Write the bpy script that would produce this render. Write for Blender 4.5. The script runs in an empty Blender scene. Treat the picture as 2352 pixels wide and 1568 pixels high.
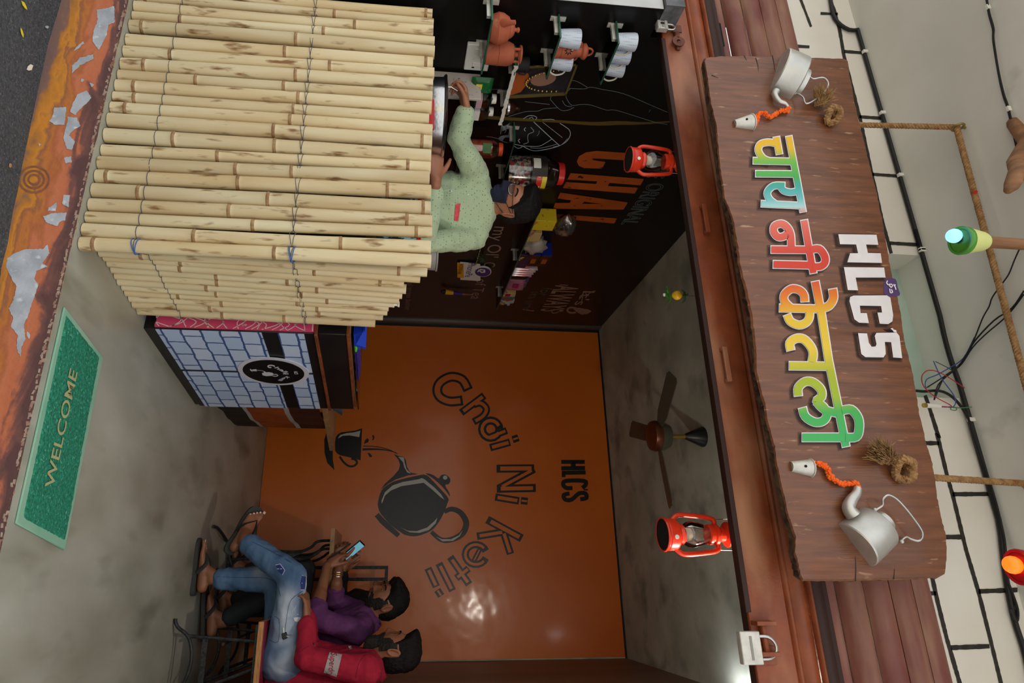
import bpy, bmesh, math, random
from math import sin, cos, pi, radians, sqrt, exp, atan2
from mathutils import Vector, Matrix, noise
from mathutils.geometry import tessellate_polygon
random.seed(7)
sc = bpy.context.scene
COL = sc.collection
V = Vector
# ------------------------------------------------------------------ camera (turned on its side, like the photograph)
F, PU, PV, YAW, PIT, ROL, ZC = 1509.64, 742.69, 1050.68, .369841, .101728, .0355611, 1.0
_cy, _sy, _cp, _sp, _cr, _sr = cos(YAW), sin(YAW), cos(PIT), sin(PIT), cos(ROL), sin(ROL)
_fw = V((-_sy*_cp, _cy*_cp, _sp)); _r0 = V((_cy, _sy, 0)); _u0 = _r0.cross(_fw)
_rt = _cr*_r0 + _sr*_u0; _up = -_sr*_r0 + _cr*_u0
CAM = V((0, 0, ZC))
cam = bpy.data.cameras.new('camera'); camo = bpy.data.objects.new('camera', cam); COL.objects.link(camo)
cam.sensor_fit = 'HORIZONTAL'; cam.sensor_width = 36; cam.lens = F/2352*36
cam.shift_x = (1176-PV)/2352; cam.shift_y = (PU-784)/2352
cam.clip_start = .05
_m = Matrix((_up, -_rt, -_fw)).transposed().to_4x4(); _m.translation = CAM
camo.matrix_world = _m
sc.camera = camo
# ------------------------------------------------------------------ sky, sun, exposure
w = bpy.data.worlds.new('sky'); sc.world = w; w.use_nodes = True
bgn = w.node_tree.nodes['Background']
bgn.inputs[0].default_value = (.93, .97, 1.0, 1); bgn.inputs[1].default_value = 1.0
sl = bpy.data.lights.new('hazy_sun', 'SUN'); sl.energy = 4.2; sl.angle = radians(12); sl.color = (1, .96, .9)
so = bpy.data.objects.new('hazy_sun', sl); COL.objects.link(so)
so.rotation_euler = V((.25, -.5, -.83)).to_track_quat('-Z', 'Y').to_euler()
sc.view_settings.view_transform = 'Standard'; sc.view_settings.look = 'None'
sc.view_settings.exposure = .36; sc.view_settings.gamma = 1; sc.view_settings.use_curve_mapping = False
# ------------------------------------------------------------------ helpers
def ray(x, y): return (y-PU)/F*_rt + (x-PV)/F*_up + _fw
def at(x, y, ax, val):                       # pixel of the photograph -> point on the plane axis = val
    d = ray(x, y); return CAM + d*((val-CAM[ax])/d[ax])
def atp(x, y, p, n):                         # ... -> point on a free plane
    d = ray(x, y); return CAM + d*((p-CAM).dot(n)/d.dot(n))
def AX(x, y, X): return at(x, y, 0, X)
def AY(x, y, Y): return at(x, y, 1, Y)
def AZ(x, y, Z): return at(x, y, 2, Z)
ORG = {}
def lin(c):
    c = c/255; return c/12.92 if c <= .04045 else ((c+.055)/1.055)**2.4
def rgb(t): return (lin(t[0]), lin(t[1]), lin(t[2]), 1)
MATS = {}
def mat(name, c1, c2=None, rough=.5, metal=0, scale=10, stretch=(1, 1, 1), bump=0, bscale=None, lo=.35, hi=.65,
        trans=0, emit=0, detail=5, specks=None, coat=0, alpha=1, ior=1.45, sheen=0, rand=0, bstretch=None, spec=.5):
    m = bpy.data.materials.new(name); m.use_nodes = True; MATS[name] = m
    nt = m.node_tree; N = nt.nodes; L = nt.links; b = N['Principled BSDF']
    b.inputs['Roughness'].default_value = rough; b.inputs['Metallic'].default_value = metal
    b.inputs['IOR'].default_value = ior; b.inputs['Specular IOR Level'].default_value = spec
    if trans: b.inputs['Transmission Weight'].default_value = trans
    if coat: b.inputs['Coat Weight'].default_value = coat; b.inputs['Coat Roughness'].default_value = .12
    if sheen: b.inputs['Sheen Weight'].default_value = sheen
    b.inputs['Alpha'].default_value = alpha
    base = rgb(c1); b.inputs['Base Color'].default_value = base
    if emit: b.inputs['Emission Color'].default_value = base; b.inputs['Emission Strength'].default_value = emit
    tc = N.new('ShaderNodeTexCoord')
    def mapped(st):
        mp = N.new('ShaderNodeMapping'); mp.inputs['Scale'].default_value = st; L.new(tc.outputs['Object'], mp.inputs[0]); return mp.outputs[0]
    col = None
    if c2 is not None:
        nz = N.new('ShaderNodeTexNoise'); nz.inputs['Scale'].default_value = scale; nz.inputs['Detail'].default_value = detail
        L.new(mapped(stretch), nz.inputs['Vector'])
        rp = N.new('ShaderNodeValToRGB'); rp.color_ramp.elements[0].position = lo; rp.color_ramp.elements[1].position = hi
        rp.color_ramp.elements[0].color = base; rp.color_ramp.elements[1].color = rgb(c2)
        L.new(nz.outputs[0], rp.inputs[0]); col = rp.outputs[0]
    if specks:                                # (colour, scale, low, high, stretch)
        nz = N.new('ShaderNodeTexNoise'); nz.inputs['Scale'].default_value = specks[1]; nz.inputs['Detail'].default_value = 3
        L.new(mapped(specks[4] if len(specks) > 4 else (1, 1, 1)), nz.inputs['Vector'])
        rp = N.new('ShaderNodeValToRGB'); rp.color_ramp.elements[0].position = specks[2]; rp.color_ramp.elements[1].position = specks[3]
        rp.color_ramp.elements[0].color = (0, 0, 0, 1); rp.color_ramp.elements[1].color = (1, 1, 1, 1)
        L.new(nz.outputs[0], rp.inputs[0])
        mx = N.new('ShaderNodeMix'); mx.data_type = 'RGBA'; L.new(rp.outputs[0], mx.inputs[0])
        if col is None: mx.inputs[6].default_value = base
        else: L.new(col, mx.inputs[6])
        mx.inputs[7].default_value = rgb(specks[0]); col = mx.outputs[2]
    if rand and col is not None:
        oi = N.new('ShaderNodeObjectInfo'); hs = N.new('ShaderNodeHueSaturation')
        mr = N.new('ShaderNodeMapRange'); mr.inputs[3].default_value = 1-rand; mr.inputs[4].default_value = 1+rand*.6
        L.new(oi.outputs['Random'], mr.inputs[0]); L.new(mr.outputs[0], hs.inputs['Value']); L.new(col, hs.inputs['Color']); col = hs.outputs[0]
    if col is not None:
        L.new(col, b.inputs['Base Color'])
    if bump:
        nz = N.new('ShaderNodeTexNoise'); nz.inputs['Scale'].default_value = bscale or scale; nz.inputs['Detail'].default_value = 4
        L.new(mapped(bstretch or stretch), nz.inputs['Vector'])
        bp = N.new('ShaderNodeBump'); bp.inputs['Strength'].default_value = bump; bp.inputs['Distance'].default_value = .01
        L.new(nz.outputs[0], bp.inputs['Height']); L.new(bp.outputs[0], b.inputs['Normal'])
    return m
def nodes(m): return m.node_tree.nodes, m.node_tree.links, m.node_tree.nodes['Principled BSDF']

class MB:
    def __init__(s): s.v = []; s.f = []
    def add(s, vs, fs):
        o = len(s.v); s.v += [V(p) for p in vs]; s.f += [tuple(i+o for i in f) for f in fs]; return s
    def obox(s, c, a, b, d):                  # centre and three half axes
        c, a, b, d = V(c), V(a), V(b), V(d)
        vs = [c+i*a+j*b+k*d for k in (-1, 1) for j in (-1, 1) for i in (-1, 1)]
        fs = [(0, 2, 3, 1), (4, 5, 7, 6), (0, 1, 5, 4), (2, 6, 7, 3), (0, 4, 6, 2), (1, 3, 7, 5)]
        if a.cross(b).dot(d) < 0: fs = [f[::-1] for f in fs]
        return s.add(vs, fs)
    def box(s, x0, x1, y0, y1, z0, z1):
        return s.obox(((x0+x1)/2, (y0+y1)/2, (z0+z1)/2), (abs(x1-x0)/2, 0, 0), (0, abs(y1-y0)/2, 0), (0, 0, abs(z1-z0)/2))
    def rings(s, rings, caps=True, closed=False):
        n = len(rings[0]); o = len(s.v)
        for r in rings: s.v += [V(p) for p in r]
        m = len(rings)
        for i in range(m if closed else m-1):
            a = o+i*n; b = o+((i+1) % m)*n
            for k in range(n): s.f.append((a+k, a+(k+1) % n, b+(k+1) % n, b+k))
        if caps and not closed:
            s.f.append(tuple(o+k for k in range(n))[::-1]); s.f.append(tuple(o+(m-1)*n+k for k in range(n)))
        return s
    def tube(s, pts, r, n=8, caps=True, closed=False, side=None, rb=None, round_=False):
        pts = [V(p) for p in pts]; m = len(pts)
        if not hasattr(r, '__len__'): r = [r]*m
        if rb is not None and not hasattr(rb, '__len__'): rb = [rb]*m
        if rb is None: rb = r
        r = list(r); rb = list(rb)
        if round_ and not closed:
            def cap(p, q, ra, rbb):
                d = (p-q).normalized(); h = min(ra, rbb); out = []
                for a in (75, 50, 25): out.append((p+d*h*sin(radians(a)), ra*cos(radians(a)), rbb*cos(radians(a))))
                return out
            A = cap(pts[0], pts[1], r[0], rb[0]); B = cap(pts[-1], pts[-2], r[-1], rb[-1])[::-1]
            pts = [a[0] for a in A]+pts+[b[0] for b in B]; r = [a[1] for a in A]+r+[b[1] for b in B]; rb = [a[2] for a in A]+rb+[b[2] for b in B]
            m = len(pts)
        t0 = None; rings = []
        for i in range(m):
            if closed: t = pts[(i+1) % m]-pts[i-1]
            else: t = pts[min(i+1, m-1)]-pts[max(i-1, 0)]
            if t.length < 1e-9: t = V((0, 0, 1))
            t.normalize()
            if t0 is None:
                ref = V(side) if side is not None else (V((0, 0, 1)) if abs(t.z) < .9 else V((1, 0, 0)))
                u = (ref-t*ref.dot(t)).normalized()
            else:
                if side is not None:
                    ref = V(side); q = ref-t*ref.dot(t)
                    u = q.normalized() if q.length > 1e-4 else (u-t*u.dot(t)).normalized()
                else:
                    u = t0.rotation_difference(t) @ u; u = (u-t*u.dot(t)).normalized()
            w_ = t.cross(u); t0 = t
            rings.append([pts[i]+u*(r[i]*cos(2*pi*k/n))+w_*(rb[i]*sin(2*pi*k/n)) for k in range(n)])
        return s.rings(rings, caps, closed)
    def lathe(s, prof, n=24, M=None, cap=True):
        M = M or Matrix.Identity(4); rings = []
        for r, z in prof: rings.append([M @ V((max(r, 1e-5)*cos(2*pi*k/n), max(r, 1e-5)*sin(2*pi*k/n), z)) for k in range(n)])
        return s.rings(rings, cap)
    def ball(s, c, r, n=12, sq=(1, 1, 1)):
        return s.lathe([(r*cos(a)*1, r*sin(a)) for a in [(-pi/2)+pi*i/(n//2+2) for i in range(n//2+3)]], n, Matrix.Translation(c) @ Matrix.Diagonal((*sq, 1)))
    def poly(s, loops):
        loops = [[V(p) for p in l] for l in loops]
        tr = tessellate_polygon(loops); vs = [p for l in loops for p in l]
        return s.add(vs, [tuple(t) for t in tr])
    def prism(s, loop, ext):
        loop = [V(p) for p in loop]; e = V(ext); n = len(loop)
        nrm = V((0, 0, 0))
        for i in range(n): nrm += loop[i].cross(loop[(i+1) % n])
        if nrm.dot(e) > 0: loop = loop[::-1]
        tr = tessellate_polygon([loop])
        def ok(t):
            a, b, c = (loop[i] for i in t); return (b-a).cross(c-a).dot(e) < 0
        tr = [t if ok(t) else t[::-1] for t in tr]
        s.add(loop+[p+e for p in loop], [tuple(t) for t in tr]+[tuple(i+n for i in t[::-1]) for t in tr]+[(i, i+n, (i+1) % n+n, (i+1) % n) for i in range(n)])
        return s
def build(mb, name, m, parent=None, smooth=True, bevel=0, ang=.7, org=None):
    me = bpy.data.meshes.new(name)
    if parent is not None: o0 = ORG[parent.name]
    else: o0 = V(org) if org is not None else V((0, 0, 0))
    me.from_pydata([tuple(p-o0) for p in mb.v], [], mb.f); me.update()
    me.materials.append(m if not isinstance(m, str) else MATS[m])
    o = bpy.data.objects.new(name, me); COL.objects.link(o); ORG[o.name] = o0.copy()
    if parent is not None: o.parent = parent
    else: o.location = o0
    if bevel:
        bv = o.modifiers.new('b', 'BEVEL'); bv.width = bevel; bv.segments = 2; bv.limit_method = 'ANGLE'; bv.angle_limit = radians(40)
        if smooth: bv.harden_normals = False
    if smooth:
        me.polygons.foreach_set('use_smooth', [True]*len(me.polygons)); me.set_sharp_from_angle(angle=ang)
    return o
def thing(name, label, cat, loc, group=None):
    o = bpy.data.objects.new(name, None); COL.objects.link(o); o.location = loc; o.empty_display_size = .05
    ORG[o.name] = V(loc); return tag(o, label, cat, group)
def tag(o, label, cat, group=None, kind=None):
    o['label'] = label; o['category'] = cat
    if group: o['group'] = group
    if kind: o['kind'] = kind
    return o
def struct(o): o['kind'] = 'structure'; return o
def cm(pts, k=6, closed=False):              # Catmull-Rom through the points
    pts = [tuple(p) for p in pts]; n = len(pts); out = []
    D = len(pts[0])
    for i in range(n if closed else n-1):
        p0 = pts[(i-1) % n] if (closed or i > 0) else pts[0]; p1 = pts[i]; p2 = pts[(i+1) % n]
        p3 = pts[(i+2) % n] if (closed or i+2 < n) else pts[-1]
        for j in range(k):
            t = j/k
            out.append(tuple(.5*(2*p1[d]+(p2[d]-p0[d])*t+(2*p0[d]-5*p1[d]+4*p2[d]-p3[d])*t*t+(3*p1[d]-p0[d]-3*p2[d]+p3[d])*t**3) for d in range(D)))
    if not closed: out.append(pts[-1])
    return out
def stroke2(pts, wd, closed=False):          # pixel polyline -> list of quads (pixel space), mitred
    n = len(pts); L = []; R_ = []
    if not hasattr(wd, '__len__'): wd = [wd]*n
    for i in range(n):
        a = V(pts[i-1]) if (i > 0 or closed) else None; b = V(pts[i]); c = V(pts[(i+1) % n]) if (i < n-1 or closed) else None
        d1 = (b-a).normalized() if a is not None and (b-a).length > 1e-6 else None
        d2 = (c-b).normalized() if c is not None and (c-b).length > 1e-6 else None
        if d1 is None: d1 = d2
        if d2 is None: d2 = d1
        t = d1+d2
        if t.length < .2: t = d1
        t.normalize(); nn = V((-t.y, t.x)); k = 1/max(.5, nn.dot(V((-d1.y, d1.x))))
        L.append(b+nn*wd[i]/2*k); R_.append(b-nn*wd[i]/2*k)
    q = []
    for i in range(n if closed else n-1):
        j = (i+1) % n; q.append((L[i], R_[i], R_[j], L[j]))
    return q
def crop(x0, y0, sx):                        # coordinates read in a zoomed crop -> photograph pixels
    return lambda pts: [(x0+p[0]/sx, y0+p[1]/sx) for p in pts]
def paint_stroke(mb, mp, pts, wd, closed=False):
    for q in stroke2([V(p[:2]) for p in pts], wd, closed): mb.add([mp(p.x, p.y) for p in q], [(0, 1, 2, 3)])
def paint_poly(mb, mp, loops):
    if not hasattr(loops[0][0], '__len__'): loops = [loops]
    mb.poly([[mp(*p) for p in l] for l in loops])
def text_mesh(s, start, xdir, updir, h, width=None, outline=0, bold=0, shear=0):
    cu = bpy.data.curves.new('t', 'FONT'); cu.body = s; cu.size = 1; cu.resolution_u = 4; cu.shear = shear
    if outline: cu.fill_mode = 'NONE'; cu.bevel_depth = outline/h*.72; cu.bevel_resolution = 0
    if bold: cu.offset = bold
    o = bpy.data.objects.new('t', cu); COL.objects.link(o)
    dg = bpy.context.evaluated_depsgraph_get(); me = bpy.data.meshes.new_from_object(o.evaluated_get(dg))
    xs = [v.co.x for v in me.vertices]; wd = max(xs)-min(xs); x0 = min(xs)
    k = h/.72; kx = width/wd if width else k
    xd = V(xdir).normalized(); ud = V(updir).normalized(); nd = xd.cross(ud); mb = MB()
    mb.add([V(start)+xd*((v.co.x-x0)*kx)+ud*(v.co.y*k)+nd*(v.co.z*k) for v in me.vertices], [tuple(p.vertices) for p in me.polygons])
    bpy.data.objects.remove(o); bpy.data.curves.remove(cu); bpy.data.meshes.remove(me)
    return mb
def remesh(mb, vox, smooth=3, disp=None):    # union of closed shells -> one continuous surface
    me = bpy.data.meshes.new('r'); me.from_pydata([tuple(p) for p in mb.v], [], mb.f); me.update()
    o = bpy.data.objects.new('r', me); COL.objects.link(o)
    bm = bmesh.new(); bm.from_mesh(me); bmesh.ops.recalc_face_normals(bm, faces=bm.faces); bm.to_mesh(me); bm.free()
    r = o.modifiers.new('r', 'REMESH'); r.mode = 'VOXEL'; r.voxel_size = vox; r.use_smooth_shade = True
    s = o.modifiers.new('s', 'SMOOTH'); s.iterations = smooth; s.factor = .5
    dg = bpy.context.evaluated_depsgraph_get(); m2 = bpy.data.meshes.new_from_object(o.evaluated_get(dg))
    out = MB(); nr = [v.normal.copy() for v in m2.vertices]
    out.v = [v.co.copy() for v in m2.vertices]; out.f = [tuple(p.vertices) for p in m2.polygons]
    if disp: out.v = [p+n_*disp(p) for p, n_ in zip(out.v, nr)]
    bpy.data.objects.remove(o); bpy.data.meshes.remove(me); bpy.data.meshes.remove(m2)
    return out
def rotm(loc, fwd, up):                      # local x = fwd, z = up
    f = V(fwd).normalized(); u = V(up); u = (u-f*u.dot(f)).normalized(); l = u.cross(f)
    m = Matrix((f, l, u)).transposed().to_4x4(); m.translation = V(loc); return m
# ------------------------------------------------------------------ materials
mat('asphalt', (58, 60, 64), (82, 84, 88), rough=.85, scale=90, bump=.9, bscale=160, specks=((120, 120, 118), 130, .62, .7))
mat('concrete_floor', (140, 138, 120), (182, 181, 168), rough=.38, scale=3.2, stretch=(1, .45, 1), bump=.06, bscale=30, lo=.3, hi=.7, detail=8, specks=((108, 104, 84), 5, .54, .78, (1, .35, 1)))
mat('ceiling_plaster', (166, 170, 154), (200, 203, 190), rough=.7, scale=3.5, bump=.1, bscale=14, lo=.32, hi=.68, detail=9, specks=((136, 140, 130), 4, .54, .74))
mat('canopy_plaster', (218, 217, 210), (230, 229, 223), rough=.8, scale=2.5, bump=.15, bscale=9, specks=((186, 184, 174), 6, .62, .8))
mat('white_wall_paint', (236, 231, 222), (226, 219, 208), rough=.6, scale=3, bump=.08, bscale=25)
mat('black_line_paint', (36, 33, 30), (52, 48, 42), rough=.7, scale=60)
mat('black_board', (15, 13, 12), (21, 17, 14), rough=.22, scale=2.2, spec=.35)
mat('black_board_brown', (24, 16, 11), (33, 23, 16), rough=.3, scale=3, stretch=(1, .3, 1), spec=.35)
mat('wood_panel', (128, 98, 80), (96, 72, 58), rough=.45, scale=3, stretch=(1, 1, .12), lo=.3, hi=.7, detail=8)
mat('pillar_plaster', (205, 205, 205), (180, 180, 178), rough=.7, scale=6)
mat('mint_plaster', (196, 218, 204), (176, 200, 188), rough=.7, scale=4, specks=((120, 118, 100), 7, .64, .75))
mat('banner_orange', (214, 112, 24), (200, 96, 14), rough=.36, scale=.9, bump=.12, bscale=5, coat=.25)
mat('print_black', (20, 19, 18), rough=.36)
mat('print_grey', (182, 180, 170), rough=.3)
mat('panel_reflection', (150, 150, 145), rough=.3, metal=.8)
mat('dark_trim', (18, 17, 15), rough=.5)
mat('shutter_oxide', (150, 76, 42), (128, 62, 34), rough=.42, scale=14, bump=.1, bscale=90, specks=((182, 128, 96), 2.2, .5, .75, (1, 3, 3)))
mat('shutter_slat', (120, 66, 60), (140, 88, 76), rough=.5, scale=5, bump=.04, bscale=60, specks=((164, 126, 100), 6, .45, .85, (.5, 2, 3)))
mat('shutter_dark', (52, 26, 18), rough=.6)
mat('steel', (200, 200, 196), rough=.3, metal=1)
mat('pale_steel', (222, 218, 208), (202, 198, 188), rough=.42, metal=.35, scale=40)
mat('aluminium', (214, 212, 206), (196, 194, 188), rough=.4, metal=.75, scale=14, bump=.05, bscale=90)
mat('hammered_steel', (205, 206, 208), rough=.22, metal=1, scale=10)
mat('dark_iron', (62, 64, 64), (38, 39, 40), rough=.55, metal=.4, scale=60, bump=.3, bscale=120)
mat('sign_wood', (138, 84, 52), (84, 48, 30), rough=.36, scale=6, stretch=(8, 1, .8), lo=.25, hi=.8, detail=10, bump=.3, bscale=22, bstretch=(9, 1, .8), specks=((176, 134, 98), 13, .64, .74, (5, 1, 1)), coat=.3)
mat('sign_bark', (52, 36, 26), (104, 80, 58), rough=.8, scale=30, bump=.6)
mat('paint_white', (232, 224, 226), (240, 234, 234), rough=.45, scale=20)
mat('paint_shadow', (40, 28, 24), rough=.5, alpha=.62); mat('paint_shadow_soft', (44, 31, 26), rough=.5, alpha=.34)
mat('paint_purple', (84, 58, 110), rough=.5)
mat('rope_jute', (178, 138, 92), (142, 104, 64), rough=.9, scale=60, stretch=(1, 1, 1), bump=.5, bscale=120, specks=((186, 60, 40), 26, .66, .7))
mat('rope_fray', (178, 142, 96), (140, 106, 66), rough=.95, scale=90)
mat('garland_orange', (250, 92, 16), (255, 124, 40), rough=.8, scale=60)
mat('cable_black', (24, 24, 24), rough=.5)
mat('wire_red', (170, 40, 40), rough=.5); mat('wire_blue', (60, 80, 150), rough=.5); mat('wire_green', (70, 130, 80), rough=.5)
mat('clip_white', (230, 228, 220), rough=.4)
mat('brass', (190, 160, 80), rough=.3, metal=.9)
mat('brass_dull', (150, 136, 80), rough=.45, metal=.7)
mat('wood_stick', (150, 104, 66), (112, 76, 46), rough=.7, scale=10, stretch=(3, 3, .4), bump=.3, bscale=30)
mat('bulb_blue', (120, 190, 255), rough=.3, emit=1.6); mat('bulb_orange', (255, 96, 20), rough=.3, emit=1.6)
mat('shade_green', (70, 140, 40), rough=.25); mat('shade_yellow', (206, 208, 128), rough=.5); mat('shade_red', (160, 20, 36), rough=.25)
mat('bulb_collar', (30, 30, 44), rough=.4)
mat('lantern_red', (232, 66, 34), (214, 48, 24), rough=.3, scale=8, coat=.3)
mat('lantern_black', (20, 18, 17), rough=.7)
mat('milk_bulb', (228, 224, 212), rough=.3)
def glass(name, c, rough=.03, a=.22, tint=1):
    m = mat(name, c, rough=rough); N, L, b = nodes(m); out = N['Material Output']
    tr = N.new('ShaderNodeBsdfTransparent'); tr.inputs[0].default_value = rgb(c); gl = N.new('ShaderNodeBsdfGlossy'); gl.inputs[1].default_value = rough
    fr = N.new('ShaderNodeFresnel'); fr.inputs[0].default_value = 1.5; ad = N.new('ShaderNodeMath'); ad.operation = 'ADD'; ad.inputs[1].default_value = a*.25
    L.new(fr.outputs[0], ad.inputs[0])
    mx = N.new('ShaderNodeMixShader'); L.new(ad.outputs[0], mx.inputs[0]); L.new(tr.outputs[0], mx.inputs[1]); L.new(gl.outputs[0], mx.inputs[2]); L.new(mx.outputs[0], out.inputs[0]); return m
glass('lamp_glass', (238, 236, 230)); glass('shelf_glass', (168, 200, 180), a=.3); glass('jar_plastic', (226, 226, 222), rough=.12, a=.4); glass('thin_plastic', (214, 210, 204), rough=.25, a=1.1)
mat('shelf_edge', (44, 92, 70), rough=.15)
mat('terracotta', (186, 98, 66), (170, 84, 54), rough=.7, scale=7, bump=.05, bscale=60, specks=((206, 140, 110), 12, .62, .75))
mat('mug_white', (206, 214, 226), rough=.25)
mat('cream_enamel', (236, 226, 206), rough=.3)
mat('switch_white', (226, 226, 216), rough=.4)
mat('speckled_white', (206, 194, 184), (190, 178, 168), rough=.5, scale=6, specks=((90, 66, 48), 70, .63, .68))
mat('counter_black', (22, 21, 20), rough=.4)
mat('bamboo', (210, 182, 134), (230, 214, 174), rough=.42, scale=5, stretch=(3.2, 3.2, .5), lo=.3, hi=.7, detail=7, bump=.12, bscale=40, bstretch=(2, 2, .2), specks=((140, 98, 56), 26, .6, .72, (1.4, 1.4, .35)), rand=.12)
mat('bamboo_node', (138, 100, 64), (176, 140, 96), rough=.6, scale=60)
mat('bamboo_cut', (232, 206, 160), rough=.7)
mat('wire_grey', (84, 84, 96), rough=.5, metal=.3); mat('twine_blue', (66, 108, 178), rough=.7)
mat('case_black', (22, 19, 18), (30, 26, 24), rough=.35, scale=6)
mat('case_brown_edge', (140, 76, 40), (104, 52, 28), rough=.5, scale=20)
mat('carton_pink', (206, 74, 96), (220, 66, 118), rough=.6, scale=6)
mat('carton_line', (236, 206, 196), rough=.6)
mat('logo_rim', (206, 204, 214), rough=.35); mat('logo_black', (16, 15, 15), rough=.35)
mat('case_wood', (176, 128, 80), (150, 104, 62), rough=.5, scale=8, stretch=(6, .6, 6))
mat('plastic_blue', (24, 62, 190), rough=.4); mat('plastic_green', (90, 210, 40), rough=.4); mat('plastic_purple', (70, 56, 150), rough=.4)
mat('cloth_black', (34, 30, 24), (46, 38, 28), rough=.7, scale=6); mat('cloth_orange', (176, 84, 26), (150, 66, 18), rough=.6, scale=4); mat('cloth_white', (180, 172, 166), rough=.7); mat('cloth_brown', (82, 42, 22), (58, 30, 16), rough=.6, scale=4)
mat('table_wood', (190, 148, 104), (166, 124, 82), rough=.5, scale=5, stretch=(1, 6, 6))
mat('plank_edge', (206, 150, 92), (160, 104, 56), rough=.6, scale=30, stretch=(.6, 3, 6))
mat('laminate_red', (150, 42, 62), rough=.3)
mat('mat_green', (40, 150, 116), (24, 112, 84), rough=.95, scale=90, bump=1, bscale=170, specks=((92, 176, 148), 120, .58, .68))
mat('mat_rim', (126, 178, 150), (150, 186, 160), rough=.6, scale=8)
mat('mat_letter', (170, 170, 120), rough=.9)
mat('plaster_grey', (186, 188, 192), (160, 162, 166), rough=.9, scale=16, bump=.3, bscale=50, specks=((206, 206, 206), 40, .6, .7))
mat('plaster_lip', (190, 168, 148), (150, 100, 80), rough=.9, scale=30, bump=.5)
m = mat('mural_orange', (196, 104, 34), rough=.7, bump=.25, bscale=60, scale=60)
N, L, b = nodes(m)
tc = N.new('ShaderNodeTexCoord'); mp = N.new('ShaderNodeMapping'); mp.inputs['Scale'].default_value = (1.6, 3, 6); L.new(tc.outputs['Object'], mp.inputs[0])
nz = N.new('ShaderNodeTexNoise'); nz.inputs['Scale'].default_value = 2.6; nz.inputs['Detail'].default_value = 4; nz.inputs['Distortion'].default_value = 1.0; L.new(mp.outputs[0], nz.inputs['Vector'])
n2 = N.new('ShaderNodeTexNoise'); n2.inputs['Scale'].default_value = 40; n2.inputs['Detail'].default_value = 5; L.new(tc.outputs['Object'], n2.inputs['Vector'])
sp = N.new('ShaderNodeSeparateXYZ'); L.new(tc.outputs['Object'], sp.inputs[0])
mr = N.new('ShaderNodeMapRange'); mr.inputs[1].default_value = -.2; mr.inputs[2].default_value = 0; L.new(sp.outputs['Z'], mr.inputs[0])
ma = N.new('ShaderNodeMath'); ma.operation = 'MULTIPLY_ADD'; ma.inputs[1].default_value = .75; ma.inputs[2].default_value = -.375; L.new(nz.outputs[0], ma.inputs[0])
mb_ = N.new('ShaderNodeMath'); mb_.operation = 'MULTIPLY_ADD'; mb_.inputs[1].default_value = .12; L.new(n2.outputs[0], mb_.inputs[0]); L.new(ma.outputs[0], mb_.inputs[2])
ad = N.new('ShaderNodeMath'); ad.operation = 'ADD'; L.new(mr.outputs[0], ad.inputs[0]); L.new(mb_.outputs[0], ad.inputs[1])
rp = N.new('ShaderNodeValToRGB'); e = rp.color_ramp.elements
e[0].position = 0; e[0].color = rgb((112, 84, 78)); e[1].position = 1; e[1].color = rgb((92, 58, 54))
for p_, c_ in ((.2, (126, 92, 78)), (.27, (176, 112, 40)), (.36, (206, 130, 34)), (.42, (150, 92, 58)), (.5, (190, 112, 44)), (.57, (172, 96, 52)), (.66, (196, 112, 72)), (.82, (190, 104, 66)), (.89, (120, 74, 64))): k = e.new(p_); k.color = rgb(c_)
L.new(ad.outputs[0], rp.inputs[0]); L.new(rp.outputs[0], b.inputs['Base Color'])
# shopfront rainbow lettering: one paint ramp along the board
def ramp_mat(name, stops, x0, x1, axis='X', shear=0):
    m = mat(name, (200, 100, 60), rough=.45); N, L, b = nodes(m)
    tc = N.new('ShaderNodeTexCoord'); sp = N.new('ShaderNodeSeparateXYZ'); L.new(tc.outputs['Object'], sp.inputs[0])
    mr = N.new('ShaderNodeMapRange'); mr.inputs[1].default_value = x0; mr.inputs[2].default_value = x1
    sh_ = N.new('ShaderNodeMath'); sh_.operation = 'MULTIPLY_ADD'; sh_.inputs[1].default_value = shear; L.new(sp.outputs['Z'], sh_.inputs[0]); L.new(sp.outputs[axis], sh_.inputs[2]); L.new(sh_.outputs[0], mr.inputs[0])
    rp = N.new('ShaderNodeValToRGB'); e = rp.color_ramp.elements
    e[0].position = stops[0][0]; e[0].color = rgb(stops[0][1]); e[1].position = stops[-1][0]; e[1].color = rgb(stops[-1][1])
    for p_, c_ in stops[1:-1]: k = e.new(p_); k.color = rgb(c_)
    L.new(mr.outputs[0], rp.inputs[0]); L.new(rp.outputs[0], b.inputs['Base Color']); return m
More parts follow.
